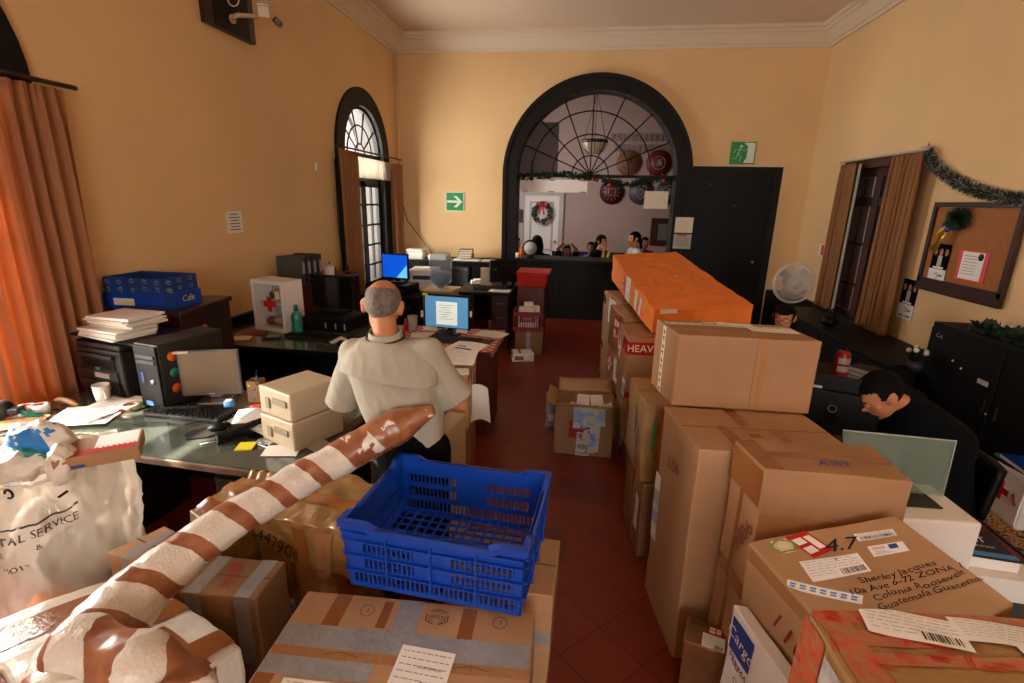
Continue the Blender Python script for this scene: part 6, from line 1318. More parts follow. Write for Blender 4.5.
for i, (x, y, rz) in enumerate(((-2.54, 7.28, 5), (-1.93, 7.36, -5))):
    t = thing('office_chair', ('black office chair left behind the water jug', 'black office chair right behind the water jug')[i], 'chair', (x, y, 0), R_(rz))
    MB().box((0, 0, .46), (.44, .44, .07), 'black').build('seat', t, bevel=.03)
    MB().grid(lambda u, v: Vector(((u - .5) * .42, .21 + .05 * (1 - (2 * u - 1) ** 2) + .03 * v, .56 + .34 * v)), 10, 6, 'black').build('backrest', t, solid=.05); MB().cyl((0, 0, .08), (0, 0, .43), .025, 'black').build('column', t)
    for s_ in (-1, 1): MB().tube([(s_ * .22, .10, .46), (s_ * .27, .08, .55), (s_ * .27, 0, .68), (s_ * .26, -.14, .68)], .016, 'black', 8).build('armrest', t)
    for k in range(5): a = k * 2 * PI / 5; MB().tube([(0, 0, .09), (.27 * math.cos(a), .27 * math.sin(a), .05)], .016, 'black', 8).ball((.27 * math.cos(a), .27 * math.sin(a), .028), .028, 'charcoal').build('leg', t)
desk('office_desk', 'dark desk in front of the arch left of the red crate', -1.62, -.90, 6.30, 7.45, T - .003, R_(0), 'dark_wood', 'brown_wood')
MB().b2((-1.04, 6.338, .70), (-.96, 6.345, .725), 'steel').build('name_plate', bpy.data.objects['office_desk.004']) if 0 else None
t, zc, s = monitor('black monitor seen from the side-back on the dark desk before the arch', (-1.08, 6.85, T), R_(-150), .40, .30, 'black', 'black_gloss', .06); MB().box((.12, .066, zc + .03), (.07, .004, .022), 'green').build('green_label', t)
tag(MB().box((0, 0, .12), (.15, .05, .24), 'paper_cream').build('file_box', None, (-1.31, 6.85, T), R_(5)), 'cream file box standing on the dark desk left of the black monitor', 'file')
tag(MB().box((0, 0, .02), (.18, .14, .04), 'paper').box((.01, .01, .05), (.12, .10, .02), 'paper').build('paper_bundle', None, (-1.46, 6.98, T), R_(20)), 'crumpled white papers at the far left of the dark desk before the arch', 'papers')
paper_sheet('white sheet at the near right corner of the dark desk before the arch', (-1.05, 6.42, T), R_(-5), .28, .20, seed=2)
keyboard('black keyboard on the dark desk before the arch', (-1.22, 6.62, T), R_(10)); mug('black cup of pens right on the dark desk before the arch', (-.96, 6.98, T), 'black', .04, .12, handle=False, name='pen_cup')
tag(MB().lathe([(.001, 0), (.03, 0), (.03, .12), (.012, .15), (.012, .19), (.001, .19)], (0, 0, 0), 'orange_plastic', 14).build('spray_bottle', None, (-1.00, 8.28, 1.001)), 'small orange bottle at the left end of the counter under the arch', 'bottle')
tag(MB().lathe([(.001, 0), (.03, 0), (.03, .08), (.001, .085)], (0, 0, 0), 'paper_cream', 14).build('small_cup', None, (-1.07, 8.30, 1.001)), 'small white cup beside the orange bottle on the counter', 'cup')
# crate tower by the counter
c = Carton('cardboard_box', 'carton on the floor beneath the red plastic crate near the counter', 'box', box8(-.635, 6.36, 0, .35, .34, .30, .06), 'card_dark', None, .006, seed=51); c.tape('tape_silver', ('F', .4, .02, .55, .98)).tape('tape_clear', ('R', .2, .5, .9, .95)).lab('R', .7, .85, .06, .05, 0, 'lines')
t = thing('plastic_crate', 'red plastic crate full of white parcels on the carton near the counter', 'crate', (-.66, 6.34, .302), R_(3)); w, d, h = .35, .30, .25
b = MB()
for s_ in (-1, 1):
    for z0, z1 in ((0, .05), (.20, .25)): b.b2((-w / 2, s_ * d / 2 - .006, z0), (w / 2, s_ * d / 2 + .006, z1), 'red_dark'); b.b2((s_ * w / 2 - .006, -d / 2, z0), (s_ * w / 2 + .006, d / 2, z1), 'red_dark')
    for i in range(13): b.b2((-w / 2 + i * w / 12 - .005, s_ * d / 2 - .004, .05), (-w / 2 + i * w / 12 + .005, s_ * d / 2 + .004, .20), 'red_dark')
    for i in range(10): b.b2((s_ * w / 2 - .004, -d / 2 + i * d / 9 - .005, .05), (s_ * w / 2 + .004, -d / 2 + i * d / 9 + .005, .20), 'red_dark')
b.b2((-w / 2, -d / 2, 0), (w / 2, d / 2, .01), 'red_dark').b2((-.10, -d / 2 - .008, .12), (.10, -d / 2 - .004, .20), 'red_dark'); b.build('body', t)
b = MB(); b.text('TEPPS', (0, -d / 2 - .010, .16), (1, 0, 0), (0, 0, 1), .05, 'light_grey'); b.build('lettering', t)
for i, (x, y, z, w_, h_, rz) in enumerate(((-.72, 6.30, .50, .12, .10, 10), (-.62, 6.28, .51, .11, .09, -12), (-.66, 6.40, .53, .12, .11, 5), (-.57, 6.38, .50, .09, .10, 20))): c = Carton('small_parcel', ('white parcel at the front left inside the red crate', 'white parcel at the front right inside the red crate', 'tallest white parcel at the back of the red crate', 'narrow white parcel at the right rear of the red crate')[i], 'parcel', box8(x, y, z - .18, w_, .09, h_ + .18, R_(rz)), 'white', 'white parcels in the red crate', .003, seed=60 + i, seam=False, n=6); c.lab('F', .5, .85, .06, .04, 0, 'lines')
c = Carton('cardboard_box', 'brown carton behind the red crate supporting the red tub', 'box', box8(-.66, 6.80, 0, .36, .40, .80, 0), 'red_wood', None, .003, seed=52)
t = thing('plastic_tub', 'bright red plastic tub with a flat lid on the brown carton before the counter', 'tub', (-.65, 6.80, .803), 0)
MB().box((0, 0, .085), (.37, .42, .17), 'red', taper=1.10).build('tub_body', t, bevel=.015); MB().box((.01, 0, .185), (.44, .50, .03), 'red').build('lid', t, bevel=.01)

# ------------------------------------------------------------------ waiting room things
GX = YB + .24
def garland(name, label, cat, path, r, n, m, seed=1, baub=(), kind=None, leafL=.05, tips=None, leafw=.35):
    rnd = random.Random(seed); t = thing(name, label, cat, path[0]); B = Vector(path[0]); L = [0]
    for a, c in zip(path, path[1:]): L.append(L[-1] + (Vector(c) - Vector(a)).length)
    def at(s):
        for i in range(len(L) - 1):
            if s <= L[i + 1]: f = (s - L[i]) / (L[i + 1] - L[i] + 1e-9); return Vector(path[i]).lerp(Vector(path[i + 1]), f)
        return Vector(path[-1])
    b = MB(); b.tube([Vector(p) - B for p in path], r * .3, m, 6)
    for k in range(n):
        p = at(L[-1] * rnd.random()) - B; d = Vector((rnd.gauss(0, 1), rnd.gauss(0, 1), rnd.gauss(0, 1))).normalized(); l = leafL * rnd.uniform(.6, 1.2); q = d.cross(Vector((rnd.gauss(0, 1), rnd.gauss(0, 1), 1))).normalized() * l * leafw; o = p + d * r * rnd.uniform(.1, .6)
        b.add([o, o + d * l * .5 + q, o + d * l, o + d * l * .5 - q], [(0, 1, 2, 3)], m if not tips or rnd.random() > .3 else tips)
    f = b.build('foliage', t); f['kind'] = 'stuff'
    for (s_, dz, rr, mm) in baub: MB().ball(at(L[-1] * s_) - B + Vector((0, -.03, dz)), rr, mm, 12, 8).build('bauble', t)
    return t
P_ = [PY(x, y, GX - .12) for x, y in ((517, 177), (540, 176), (565, 174), (580, 176), (600, 178), (612, 183), (628, 185), (645, 182), (665, 178), (689, 181))]
garland('christmas_garland', 'thin green leaf garland with small red balls hung across the arch transom', 'garland', P_, .045, 900, 'leaf', 3, [(.55, -.05, .035, 'red'), (.86, -.04, .03, 'red'), (.30, .0, .025, 'teal'), (.45, -.03, .025, 'red'), (.98, -.03, .03, 'red')], leafL=.06)
for lb, x, y, m in (('long white paper strip with red tape corners taped under the transom', (523, 587), (179, 193), 'paper'), ('square cream sheet taped under the right half of the transom', (645, 667), (191, 209), 'paper_cream')):
    a = PY(x[0], y[0], GX - .1); c = PY(x[1], y[1], GX - .1); o = tag(MB().b2((-(c.x - a.x) / 2, -.002, -(a.z - c.z) / 2), ((c.x - a.x) / 2, .002, (a.z - c.z) / 2), m).build('paper_notice', None, ((a.x + c.x) / 2, GX - .1, (a.z + c.z) / 2)), lb, 'notice')
    if m == 'paper':
        for qx in (-.49, -.05, .46):
            for qz in (-1, 1): MB().box((qx, -.004, qz * .09), (.10, .002, .016), 'red').build('tape_piece', o)
tag(MB().b2((-.5, 0, 0), (.5, .004, .02), 'frame_black').build('hanging_rail', None, (-.53, GX - .085, 2.29)), 'thin dark rail above the long white paper strip', 'rail')
tag(MB().b2((-.09, -.003, -.11), (.09, .003, .11), 'grey').build('paper_notice', None, PY(518, 216, GX - .02)), 'small grey notice taped at the left edge of the arch opening', 'notice')
# pendant lamp
t = thing('pendant_lamp', 'round glass pendant lamp on three chains in the room beyond the arch', 'lamp', (.09, 10.5, 3.0)); mat('lamp_glass', 'A8977A', .25, transl=.3, emit=.12)
MB().lathe([(.001, -.20), (.10, -.19), (.19, -.12), (.24, 0), (.22, .06), (.001, .06)], (0, 0, 0), 'lamp_glass', 24).build('glass_bowl', t)
b = MB()
for k in range(12): a = k * PI / 6; b.tube([(.245 * math.cos(a), .245 * math.sin(a), .01), (.195 * math.cos(a), .195 * math.sin(a), -.12), (.10 * math.cos(a), .10 * math.sin(a), -.195)], .006, 'brown_wood', 5)
b.lathe([(.25, .0), (.26, .03), (.25, .06), (.24, .03), (.25, .0)], (0, 0, 0), 'brown_wood', 24); b.build('metal_frame', t)
for k in range(3): a = k * 2 * PI / 3 + .5; MB().tube([(.24 * math.cos(a), .24 * math.sin(a), .05), (0, 0, .9), (0, 0, 1.36)], .007, 'brown_wood', 6).build('chain', t)
# medallions and lettering on the far wall
def medallion(px, py, d, m, kind, lb):
    p = PY(px, py, WY - .03); t = thing('round_sign', lb, 'sign', p); MB().cyl((0, 0, 0), (0, .028, 0), d / 2, m, 40).build('disc', t)
    b = MB(); R2 = d * .36; ln = 'light_grey' if kind != 'tan' else 'brown_wood'
    def seg(a, c, w=.012): b.tube([(a[0], -.003, a[1]), (c[0], -.003, c[1])], w / 2, ln, 5)
    if kind == 'chip':
        q = d * .14
        for a, c in (((-q, -q), (q, -q)), ((q, -q), (q, q)), ((q, q), (-q, q)), ((-q, q), (-q, -q))): seg(a, c)
        for k in range(12): a = k * PI / 6; seg((math.cos(a) * d * .23, math.sin(a) * d * .23), (math.cos(a) * R2, math.sin(a) * R2), .010)
    elif kind == 'shield':
        pts = [(-.12, .14), (.12, .14), (.12, -.05), (0, -.18), (-.12, -.05), (-.12, .14)]
        for a, c in zip(pts, pts[1:]): seg(a, c, .016)
        for k in range(12): a = k * PI / 6; a2 = a + PI / 6; seg((.06 * math.cos(a), .06 * math.sin(a)), (.06 * math.cos(a2), .06 * math.sin(a2)))
    else:
        for k in range(12): a = k * PI / 6; a2 = a + PI / 6; seg((.15 * math.cos(a), .15 * math.sin(a)), (.15 * math.cos(a2), .15 * math.sin(a2)))
        for k in range(5): seg((-.06 + .03 * k, -.08 + .02 * (k % 2)), (-.02 + .02 * k, .09))
    b.build('symbol', t)
    b = MB(); b.ring([Vector(((R2 * 1.45) * math.cos(a * PI / 12), 0, (R2 * 1.45) * math.sin(a * PI / 12))) for a in range(3, 10)], [Vector(((R2 * 1.62) * math.cos(a * PI / 12), 0, (R2 * 1.62) * math.sin(a * PI / 12))) for a in range(3, 10)], (0, .02, 0), 'grey'); b.build('arched_lettering', t)
mat('maroon', '4A1018', .5); mat('sign_grey', '4A4A50', .5); mat('sign_dark', '26262E', .5); mat('sign_tan', '7A5238', .6); mat('sign_red', '6A1A18', .5)
medallion(612, 192, .60, 'maroon', 'chip', 'maroon round sign with a square chip symbol below the garland'); medallion(641, 192, .60, 'sign_grey', 'shield', 'grey round sign with a shield symbol right of the maroon one'); medallion(669, 192, .60, 'sign_dark', 'misc', 'dark round sign partly behind the cream notice')
medallion(629, 163, .60, 'sign_tan', 'tan', 'tan round sign seen through the fan lattice'); medallion(659, 163, .60, 'sign_red', 'misc', 'dull red round sign seen through the fan lattice, right of the tan one')
t = thing('wall_lettering', 'two lines of dark lettering high on the far wall behind the lattice', 'lettering', PY(652, 143, WY - .02)); mat('letter_dark', '7E7072', .6)
for n_, z, h in ((15, .12, .17), (13, -.12, .17)):
    b = MB()
    for q in range(n_): b.box(((q - n_ / 2) * .125, 0, z), (.085, .01, h), 'letter_dark')
    b.build('letter_row', t)
# wreath
t = thing('christmas_wreath', 'round wreath with a red bow hanging on the white door', 'wreath', PY(542, 213, WY - .12))
b = MB(); rnd = random.Random(2); b.tube([(.20 * math.cos(a * PI / 12), 0, .22 * math.sin(a * PI / 12)) for a in range(25)], .03, 'leaf', 8, False)
for k in range(500):
    a = rnd.random() * 2 * PI; c = Vector((.20 * math.cos(a), 0, .22 * math.sin(a))); d = Vector((rnd.gauss(0, 1), rnd.gauss(0, .6), rnd.gauss(0, 1))).normalized(); q = d.cross(Vector((0, 1, .2))).normalized() * .015; b.add([c, c + d * .05 + q, c + d * .09, c + d * .05 - q], [(0, 1, 2, 3)], 'leaf' if k % 4 else 'light_grey')
b.build('foliage', t)['kind'] = 'stuff'
for k in range(8): a = k * PI / 4 + .3; MB().ball((.20 * math.cos(a), -.05, .22 * math.sin(a)), .022, 'red' if k % 2 else 'blue').build('bauble', t)
b = MB()
for s_ in (-1, 1): b.add([(0, -.07, .20), (s_ * .12, -.09, .29), (s_ * .13, -.08, .17)], [(0, 1, 2)], 'red').add([(0, -.07, .20), (s_ * .03, -.08, -.04), (s_ * .09, -.08, -.02)], [(0, 1, 2)], 'red')
b.ball((0, -.08, .20), .03, 'red'); b.build('bow', t, solid=.01)
# picture frame, counter fan, navy chairs
t = thing('picture_frame', 'dark brown frame on the far wall near the right side of the arch', 'frame', PY(660, 232, WY - .02)); MB().box((0, 0, 0), (.46, .03, .66), 'brown_wood').build('frame', t); MB().box((.06, -.018, .0), (.22, .004, .40), 'grey').build('picture', t)
for i, x in enumerate((-.45, .05, .65, 1.2)): chair_for((x, 10.6 + .05 * i), ('leftmost navy chair against nothing in the row behind the child', 'second navy chair from the left in the waiting row', 'third navy chair from the left in the waiting row', 'rightmost navy chair of the waiting row')[i] if i else 'leftmost navy chair of the waiting row, behind the child', .46, 0, 'navy', 'navy chairs in the waiting row')
t = thing('desk_fan', 'small black table fan with a grey round face at the left end of the counter', 'fan', (-.86, 8.32, 1.001)); MB().lathe([(.001, 0), (.07, 0), (.07, .012), (.015, .03), (.012, .07), (.001, .07)], (0, 0, 0), 'black', 18).build('base', t)
Mx = Matrix.Rotation(PI / 2, 4, 'X'); MB().lathe([(.001, -.04), (.10, -.03), (.135, 0), (.10, .03), (.001, .035)], (0, 0, .16), 'black', 28, Mx).build('cage', t); MB().cyl((0, -.032, .16), (0, -.042, .16), .105, 'light_grey', 28).build('front_disc', t)
# ------------------------------------------------------------------ signs and papers on the walls
mat('sign_green', '0E8A48', .5); mat('sign_white', 'DCE6DE', .5)
t = thing('exit_arrow_sign', 'green square sign with a white right-pointing arrow on the back wall', 'sign', (-2.165, YB - .012, 1.865))
MB().box((0, 0, 0), (.315, .010, .315), 'sign_white').build('plate', t); MB().box((0, -.006, 0), (.285, .003, .285), 'sign_green').build('green_field', t)
b = MB(); b.prism([Vector((x, -.008, z)) for x, z in ((-.13, -.018), (.05, -.018), (-.02, -.09), (.035, -.09), (.125, 0), (.035, .09), (-.02, .09), (.05, .018), (-.13, .018))], 0, 0, 'sign_white', (0, -.002, 0)); b.build('arrow', t)
t = thing('emergency_exit_sign', 'green and white running person exit sign above the black door', 'sign', (2.29, YB - .012, 2.665))
MB().box((0, 0, 0), (.36, .010, .32), 'sign_green').build('plate', t); MB().prism([Vector((x, -.006, z)) for x, z in ((.02, -.14), (.165, -.14), (.165, .145), (.0, .145), (.06, .10), (.06, -.06))], 0, 0, 'sign_white', (0, -.003, 0)).build('door_symbol', t)
b = MB(); b.cyl((-.03, -.006, .095), (-.03, -.010, .095), .022, 'sign_white', 16)
for a, c, w in (((-.045, .065), (-.075, -.02), .020), ((-.04, .06), (.02, .03), .010), ((.02, .03), (.045, .055), .009), ((-.05, .06), (-.11, .045), .009), ((-.11, .045), (-.13, .0), .009), ((-.07, -.02), (-.02, -.045), .012), ((-.02, -.045), (-.03, -.12), .011), ((-.08, -.02), (-.09, -.07), .012), ((-.09, -.07), (-.15, -.085), .010)): b.tube([(a[0], -.008, a[1]), (c[0], -.008, c[1])], w, 'sign_white', 8, flat=.2)
b.build('running_figure', t)
for o in b.v: pass
def wallpaper_sheet(label, X_, y, z, w, h, side, m='paper', lines=5, name='paper_notice', title=None):
    o = tag(MB().box((0, 0, 0), (.003, w, h), m).build(name, None, (X_, y, z)), label, 'notice')
    if lines:
        b = MB()
        for k in range(lines): b.box((side * .0025, 0, h * (.36 - .7 * k / max(1, lines - 1))), (.001, w * (.7 if k % 2 else .55), h * .05), 'grey')
        b.build('text_lines', o)
    return o
wallpaper_sheet('small printed sheet taped on the left wall above the blue box', XL + .003, 4.27, 1.66, .21, .19, 1, lines=6)
t = thing('wall_hook', 'white plastic hook on the left wall near the arched window', 'hook', (XL, 5.80, 2.23)); MB().box((.01, 0, 0), (.02, .05, .09), 'white').build('plate', t, bevel=.008); MB().tube([(.02, 0, .0), (.05, 0, -.02), (.05, 0, .01)], .008, 'white', 8).build('hook', t)
# camera on its board
t = thing('mounting_board', 'dark red wooden board high on the left wall behind the camera', 'board', (XL + .035, 4.47, 3.52)); MB().box((0, 0, 0), (.06, .62, .60), 'brown_wood').build('board', t, bevel=.004); MB().box((.032, 0, 0), (.004, .45, .60), 'dark_wood').build('dark_field', t)
t = thing('security_camera', 'beige security camera on a bracket near the ceiling at the upper left', 'camera', (XL + .10, 4.52, 3.36))
b = MB(); b.tube([(-.02, -.06, -.02), (.02, -.05, .0), (.14, .05, .02)], [.022, .02, .018], 'beige', 10); b.build('bracket', t); MB().lathe([(.001, 0), (.035, 0), (.035, .02), (.001, .02)], (-.035, -.06, -.03), 'beige', 14, Matrix.Rotation(PI / 2, 4, 'Y')).build('mount', t)
b = MB(); Mr = Matrix.Rotation(R_(25), 4, 'Z') @ Matrix.Rotation(R_(22), 4, 'X'); b.box((.17, .12, .09), (.09, .26, .08), 'paper_cream', M=Mr); b.box((.17, .12, .145), (.10, .30, .012), 'white', M=Mr); b.build('housing', t, bevel=.01); MB().tube([(.19, .22, .05), (.21, .28, .02)], .028, 'grey', 12).build('lens', t); MB().tube([(.03 + .05 * math.cos(a * PI / 8), -.10, .10 + .05 * math.sin(a * PI / 8)) for a in range(17)], .005, 'paper', 6, False).build('cable_loop', t)
# cables near the far window and in the corner
for i, (pts, lb) in enumerate((([(XL + .02, 6.24, 2.35), (XL + .02, 6.22, 1.6), (XL + .02, 6.26, 1.0), (XL + .02, 6.24, .84)], 'black cable hanging on the left wall beside the arched window'), ([(XL + .05, YB - .10, 1.95), (XL + .15, YB - .08, 1.55), (XL + .45, YB - .06, 1.15), (XL + .6, YB - .06, .97)], 'dark cable drooping from the far corner to the long black cabinet'))): tag(MB().tube(pts, .007, 'black', 6).build('cable'), lb, 'cable')
for i, (a, c) in enumerate((((676, 217), (692, 233)), ((674, 234), (690, 249)))):
    p = PY(a[0], a[1], YB - .11); q = PY(c[0], c[1], YB - .11); o = tag(MB().b2((-(q.x - p.x) / 2, -.003, -(p.z - q.z) / 2), ((q.x - p.x) / 2, .003, (p.z - q.z) / 2), ('paper_cream', 'light_grey')[i]).build('wall_calendar', None, ((p.x + q.x) / 2, YB - .11, (p.z + q.z) / 2)), ('cream sheet pinned on the right leg of the big arch', 'calendar with a red heading below the cream sheet on the arch leg')[i], 'calendar')
    if i: MB().box((-.01, -.005, .10), (.14, .002, .035), 'red').build('heading', o); b = MB(); [b.box((-.09 + .03 * k, -.005, .05 - .035 * j), (.018, .002, .015), 'grey') for k in range(7) for j in range(4)]; b.build('day_grid', o)
# ------------------------------------------------------------------ right wall and right foreground
t = thing('notice_board', 'framed brown cork notice board hanging tilted on the right wall', 'notice board', (XR - .02, 4.92, 1.565)); mat('cork', '9C6434', .85, var=.12, vs=25)
MB().box((0, 0, .03), (.02, .96, .66), 'cork').build('cork_panel', t); b = MB()
for (y, z, w, h) in ((0, .385, 1.04, .045), (0, -.345, 1.04, .12), (-.50, .02, .045, .70), (.50, .02, .045, .70)): b.box((-.012, y, z), (.035, w, h), 'brown_wood')
b.build('frame', t)
def poster(label, y, z, X_, s=1.0):
    o = thing('poster', label, 'poster', (X_, y, z)); MB().box((0, 0, 0), (.003, .25 * s, .40 * s), 'cloth_navy').build('sheet', o); MB().box((-.002, 0, -.125 * s), (.002, .25 * s, .15 * s), 'paper').build('lower_panel', o)
    b = MB()
    for k, (yy, m) in enumerate(((.08, 'skin_dark'), (0, 'cloth_white'), (-.08, 'skin_dark'))): b.ball((-.003, yy * s, .12 * s), (.001, .025 * s, .035 * s), 'skin', 12, 8); b.box((-.003, yy * s, .03 * s), (.001, .06 * s, .11 * s), 'cloth_white' if k == 1 else 'cloth_black')
    b.build('printed_figures', o)
    b = MB(); b.box((-.004, 0, -.035 * s), (.001, .15 * s, .018 * s), 'paper'); b.tube([(-.004, .0 + .022 * math.cos(a * PI / 8) * s, -.11 * s + .022 * math.sin(a * PI / 8) * s) for a in range(14)], .004 * s, 'light_blue', 6); b.box((-.004, -.06 * s, -.11 * s), (.001, .05 * s, .02 * s), 'grey'); b.box((-.004, .05 * s, -.17 * s), (.001, .08 * s, .014 * s), 'blue_ink'); b.box((-.004, -.06 * s, -.17 * s), (.001, .08 * s, .014 * s), 'blue_ink'); b.build('printed_logo', o); return o
poster('poster of three standing people pinned at the left of the notice board', 5.20, 1.42, XR - .036, .92); poster('poster of three standing people taped on the wall below the wide curtain', 5.58, 1.02, XR - .004)
t = thing('plastic_document', 'pink-edged document in a clear sleeve pinned on the notice board', 'document', (XR - .036, 4.80, 1.45)); MB().box((0, 0, 0), (.004, .34, .25), mat('pink_red', 'D84A48', .5) and 'pink_red').build('cover', t); MB().box((-.003, .0, 0), (.002, .25, .23), 'paper').build('sheet', t); MB().cyl((-.004, -.09, .08), (-.006, -.09, .08), .03, 'navy', 18).build('round_logo', t); b = MB(); [b.box((-.005, .02, .08 - .025 * k), (.001, .16, .004), 'grey') for k in range(7)]; b.build('text_lines', t)
# ornament: green wreath bunch with gold ribbon
t = thing('hanging_ornament', 'dark green christmas bunch with gold ribbon and blue bow on the notice board', 'ornament', (XR - .09, 5.02, 1.83)); rnd = random.Random(7); b = MB()
for k in range(420): d = Vector((rnd.gauss(0, .5), rnd.gauss(0, 1), rnd.gauss(0, 1))).normalized(); c = d * .02 * rnd.random(); q = d.cross(Vector((1, .1, 0))).normalized() * .012; b.add([c, c + d * .05 + q, c + d * .095, c + d * .05 - q], [(0, 1, 2, 3)], 'leaf')
b.build('foliage', t)['kind'] = 'stuff'; mat('gold', 'C9A23E', .35, metal=.7)
b = MB(); b.tube([(-.02, .05, -.05), (-.03, .12, -.13), (-.02, .15, -.20), (-.03, .20, -.28)], [.03, .035, .022, .03], 'gold', 8, flat=.5); b.tube([(-.02, .05, -.08), (-.03, .09, -.18), (-.02, .16, -.30)], .014, 'gold', 8, flat=.5); b.build('gold_ribbon', t); b = MB(); b.ball((-.03, .09, -.06), (.02, .045, .03), 'blue_ink').ball((-.03, .05, -.09), (.02, .03, .025), 'blue_ink'); b.build('blue_bow', t)
P_ = [PX(x, y, XR - .05) for x, y in ((926, 150), (931, 160), (940, 171), (955, 181), (975, 190), (1000, 197), (1030, 200))]
garland('tinsel_garland', 'thick dark green tinsel garland drooping from the curtain top along the right wall', 'garland', P_, .045, 6000, 'tinsel', 5, leafL=.05, tips='tinsel_tip', leafw=.07)
t = thing('fire_alarm_sign', 'tiny red and white sign on the right wall before the curtain', 'sign', (XR - .004, 7.68, 1.33)); MB().box((0, 0, 0), (.004, .16, .16), 'white').build('plate', t); MB().box((-.003, -.03, 0), (.002, .08, .14), 'red').build('red_field', t)
# fan
t = thing('pedestal_fan', 'white round fan on a black stand behind the seated woman with glasses', 'fan', (2.30, 5.85, 0)); FZ = 1.095
mat('fan_white', 'C8C4BC', .45); MB().lathe([(.001, 0), (.20, 0), (.20, .02), (.03, .05), (.001, .05)], (0, 0, 0), 'black', 24).build('base', t); MB().cyl((0, .06, .04), (0, .06, FZ - .05), .016, 'black').build('pole', t); MB().cyl((0, .10, FZ), (0, .20, FZ), .06, 'black', 18).build('motor', t)
b = MB(); Mv = Matrix.Rotation(PI / 2, 4, 'X')
for r_ in (.215, .205): b.tube([(r_ * math.cos(a * PI / 20), .02 if r_ > .21 else 0, FZ + r_ * math.sin(a * PI / 20)) for a in range(41)], .009, 'fan_white', 6, False)
b.build('outer_ring', t); b = MB()
for k in range(84):
    a = k * 2 * PI / 84; pts = []
    for j in range(6): rr = .05 + .16 * j / 5; aa = a + .5 * j / 5; pts.append((rr * math.cos(aa), -.045 + .05 * (j / 5) ** 2, FZ + rr * math.sin(aa)))
    b.tube(pts, .0030, 'fan_white', 4)
for r_ in (.09, .15): b.tube([(r_ * math.cos(a * PI / 20), -.04 + .035 * (r_ / .21) ** 2, FZ + r_ * math.sin(a * PI / 20)) for a in range(41)], .003, 'fan_white', 4, False)
b.build('grille', t); MB().cyl((0, -.055, FZ), (0, -.04, FZ), .05, 'fan_white', 20).build('centre_cap', t)
for k in range(4):
    a = k * PI / 2 + .3; MB().grid(lambda u, v: Vector(((.03 + .15 * u) * math.cos(a + .55 * v + .3 * u), .02 + .04 * v, FZ + (.03 + .15 * u) * math.sin(a + .55 * v + .3 * u))), 6, 6, 'grey').build('blade', t, solid=.003)
# low dark furniture by the right wall
mat('black_metal', '0A0A0B', .55, spec=.2)
t = thing('low_cabinet', 'long low black cabinet under the right wall window', 'cabinet', (2.93, 5.84, 0)); MB().box((0, 0, .60), (.62, 2.6, .03), 'black_metal').build('top_board', t, bevel=.004); MB().box((.01, 0, .29), (.58, 2.56, .58), 'black').build('body', t)
for k in range(4): d = MB().box((-.286, -.96 + k * .64, .30), (.012, .60, .52), 'black').build('door', t, bevel=.004); MB().box((-.298, -.76 + k * .64, .35), (.012, .012, .10), 'steel').build('handle', d)
t = thing('desk', 'dark desk behind the stack carrying the fire extinguisher', 'desk', (2.08, 4.52, 0)) if 0 else None
desk('office_desk', 'low black desk behind the right hand stack near the fire extinguisher', 1.80, 2.60, 3.92, 4.62, .58, 0, 'black', 'black')
t = thing('fire_extinguisher', 'small red fire extinguisher standing upright on the low black desk', 'fire extinguisher', (2.08, 4.14, .582)); MB().lathe([(.001, 0), (.050, 0), (.054, .01), (.054, .19), (.045, .225), (.020, .245), (.001, .245)], (0, 0, 0), mat('extinguisher_red', '8E1814', .35) and 'extinguisher_red', 24).build('cylinder', t); MB().lathe([(.0, .24), (.02, .24), (.02, .27), (.0, .27)], (0, 0, 0), 'black', 12).build('valve', t); MB().tube([(0, 0, .27), (.05, 0, .285), (.09, 0, .27)], .008, 'black', 8).build('lever', t)
for z in (.14, .075): b = MB(); b.grid(lambda u, v: Vector((.0552 * math.cos(-PI * (.2 + .6 * u)), .0552 * math.sin(-PI * (.2 + .6 * u)), z + .045 * v)), 12, 1, 'light_grey'); b.build('label', t)
for i in range(3): t = thing('book', ('lowest of three pale books beside the fire extinguisher', 'middle of three pale books beside the fire extinguisher', 'top of three pale books beside the fire extinguisher')[i], 'book', (2.28 + .01 * i, 4.18, .582 + .031 * i), R_(25 + 4 * i), 'pale books beside the extinguisher'); MB().box((0, 0, .015), (.16, .22, .028), 'light_grey').build('pages', t); MB().box((0, 0, .0295), (.165, .225, .002), 'charcoal').build('cover', t)
P_ = PX(915, 365, 2.75); t = thing('flower_pot', 'small potted plant with cream flowers before the black cabinet', 'plant', (2.75, P_.y, .617)) ; rnd = random.Random(9)
MB().lathe([(.001, 0), (.05, 0), (.065, .09), (.001, .09)], (0, 0, 0), 'navy', 16).build('pot', t); b = MB()
for k in range(60): d = Vector((rnd.gauss(0, 1), rnd.gauss(0, 1), abs(rnd.gauss(0, 1)) + .3)).normalized(); c = Vector((0, 0, .09)); q = d.cross(Vector((0, 0, 1))).normalized() * .016; b.add([c, c + d * .07 + q, c + d * .13, c + d * .07 - q], [(0, 1, 2, 3)], 'leaf')
b.build('foliage', t)
for k in range(5): a = k * 1.3; MB().ball((.06 * math.cos(a), .06 * math.sin(a), .17 + .02 * (k % 2)), .02, 'paper_cream').build('flower', t)
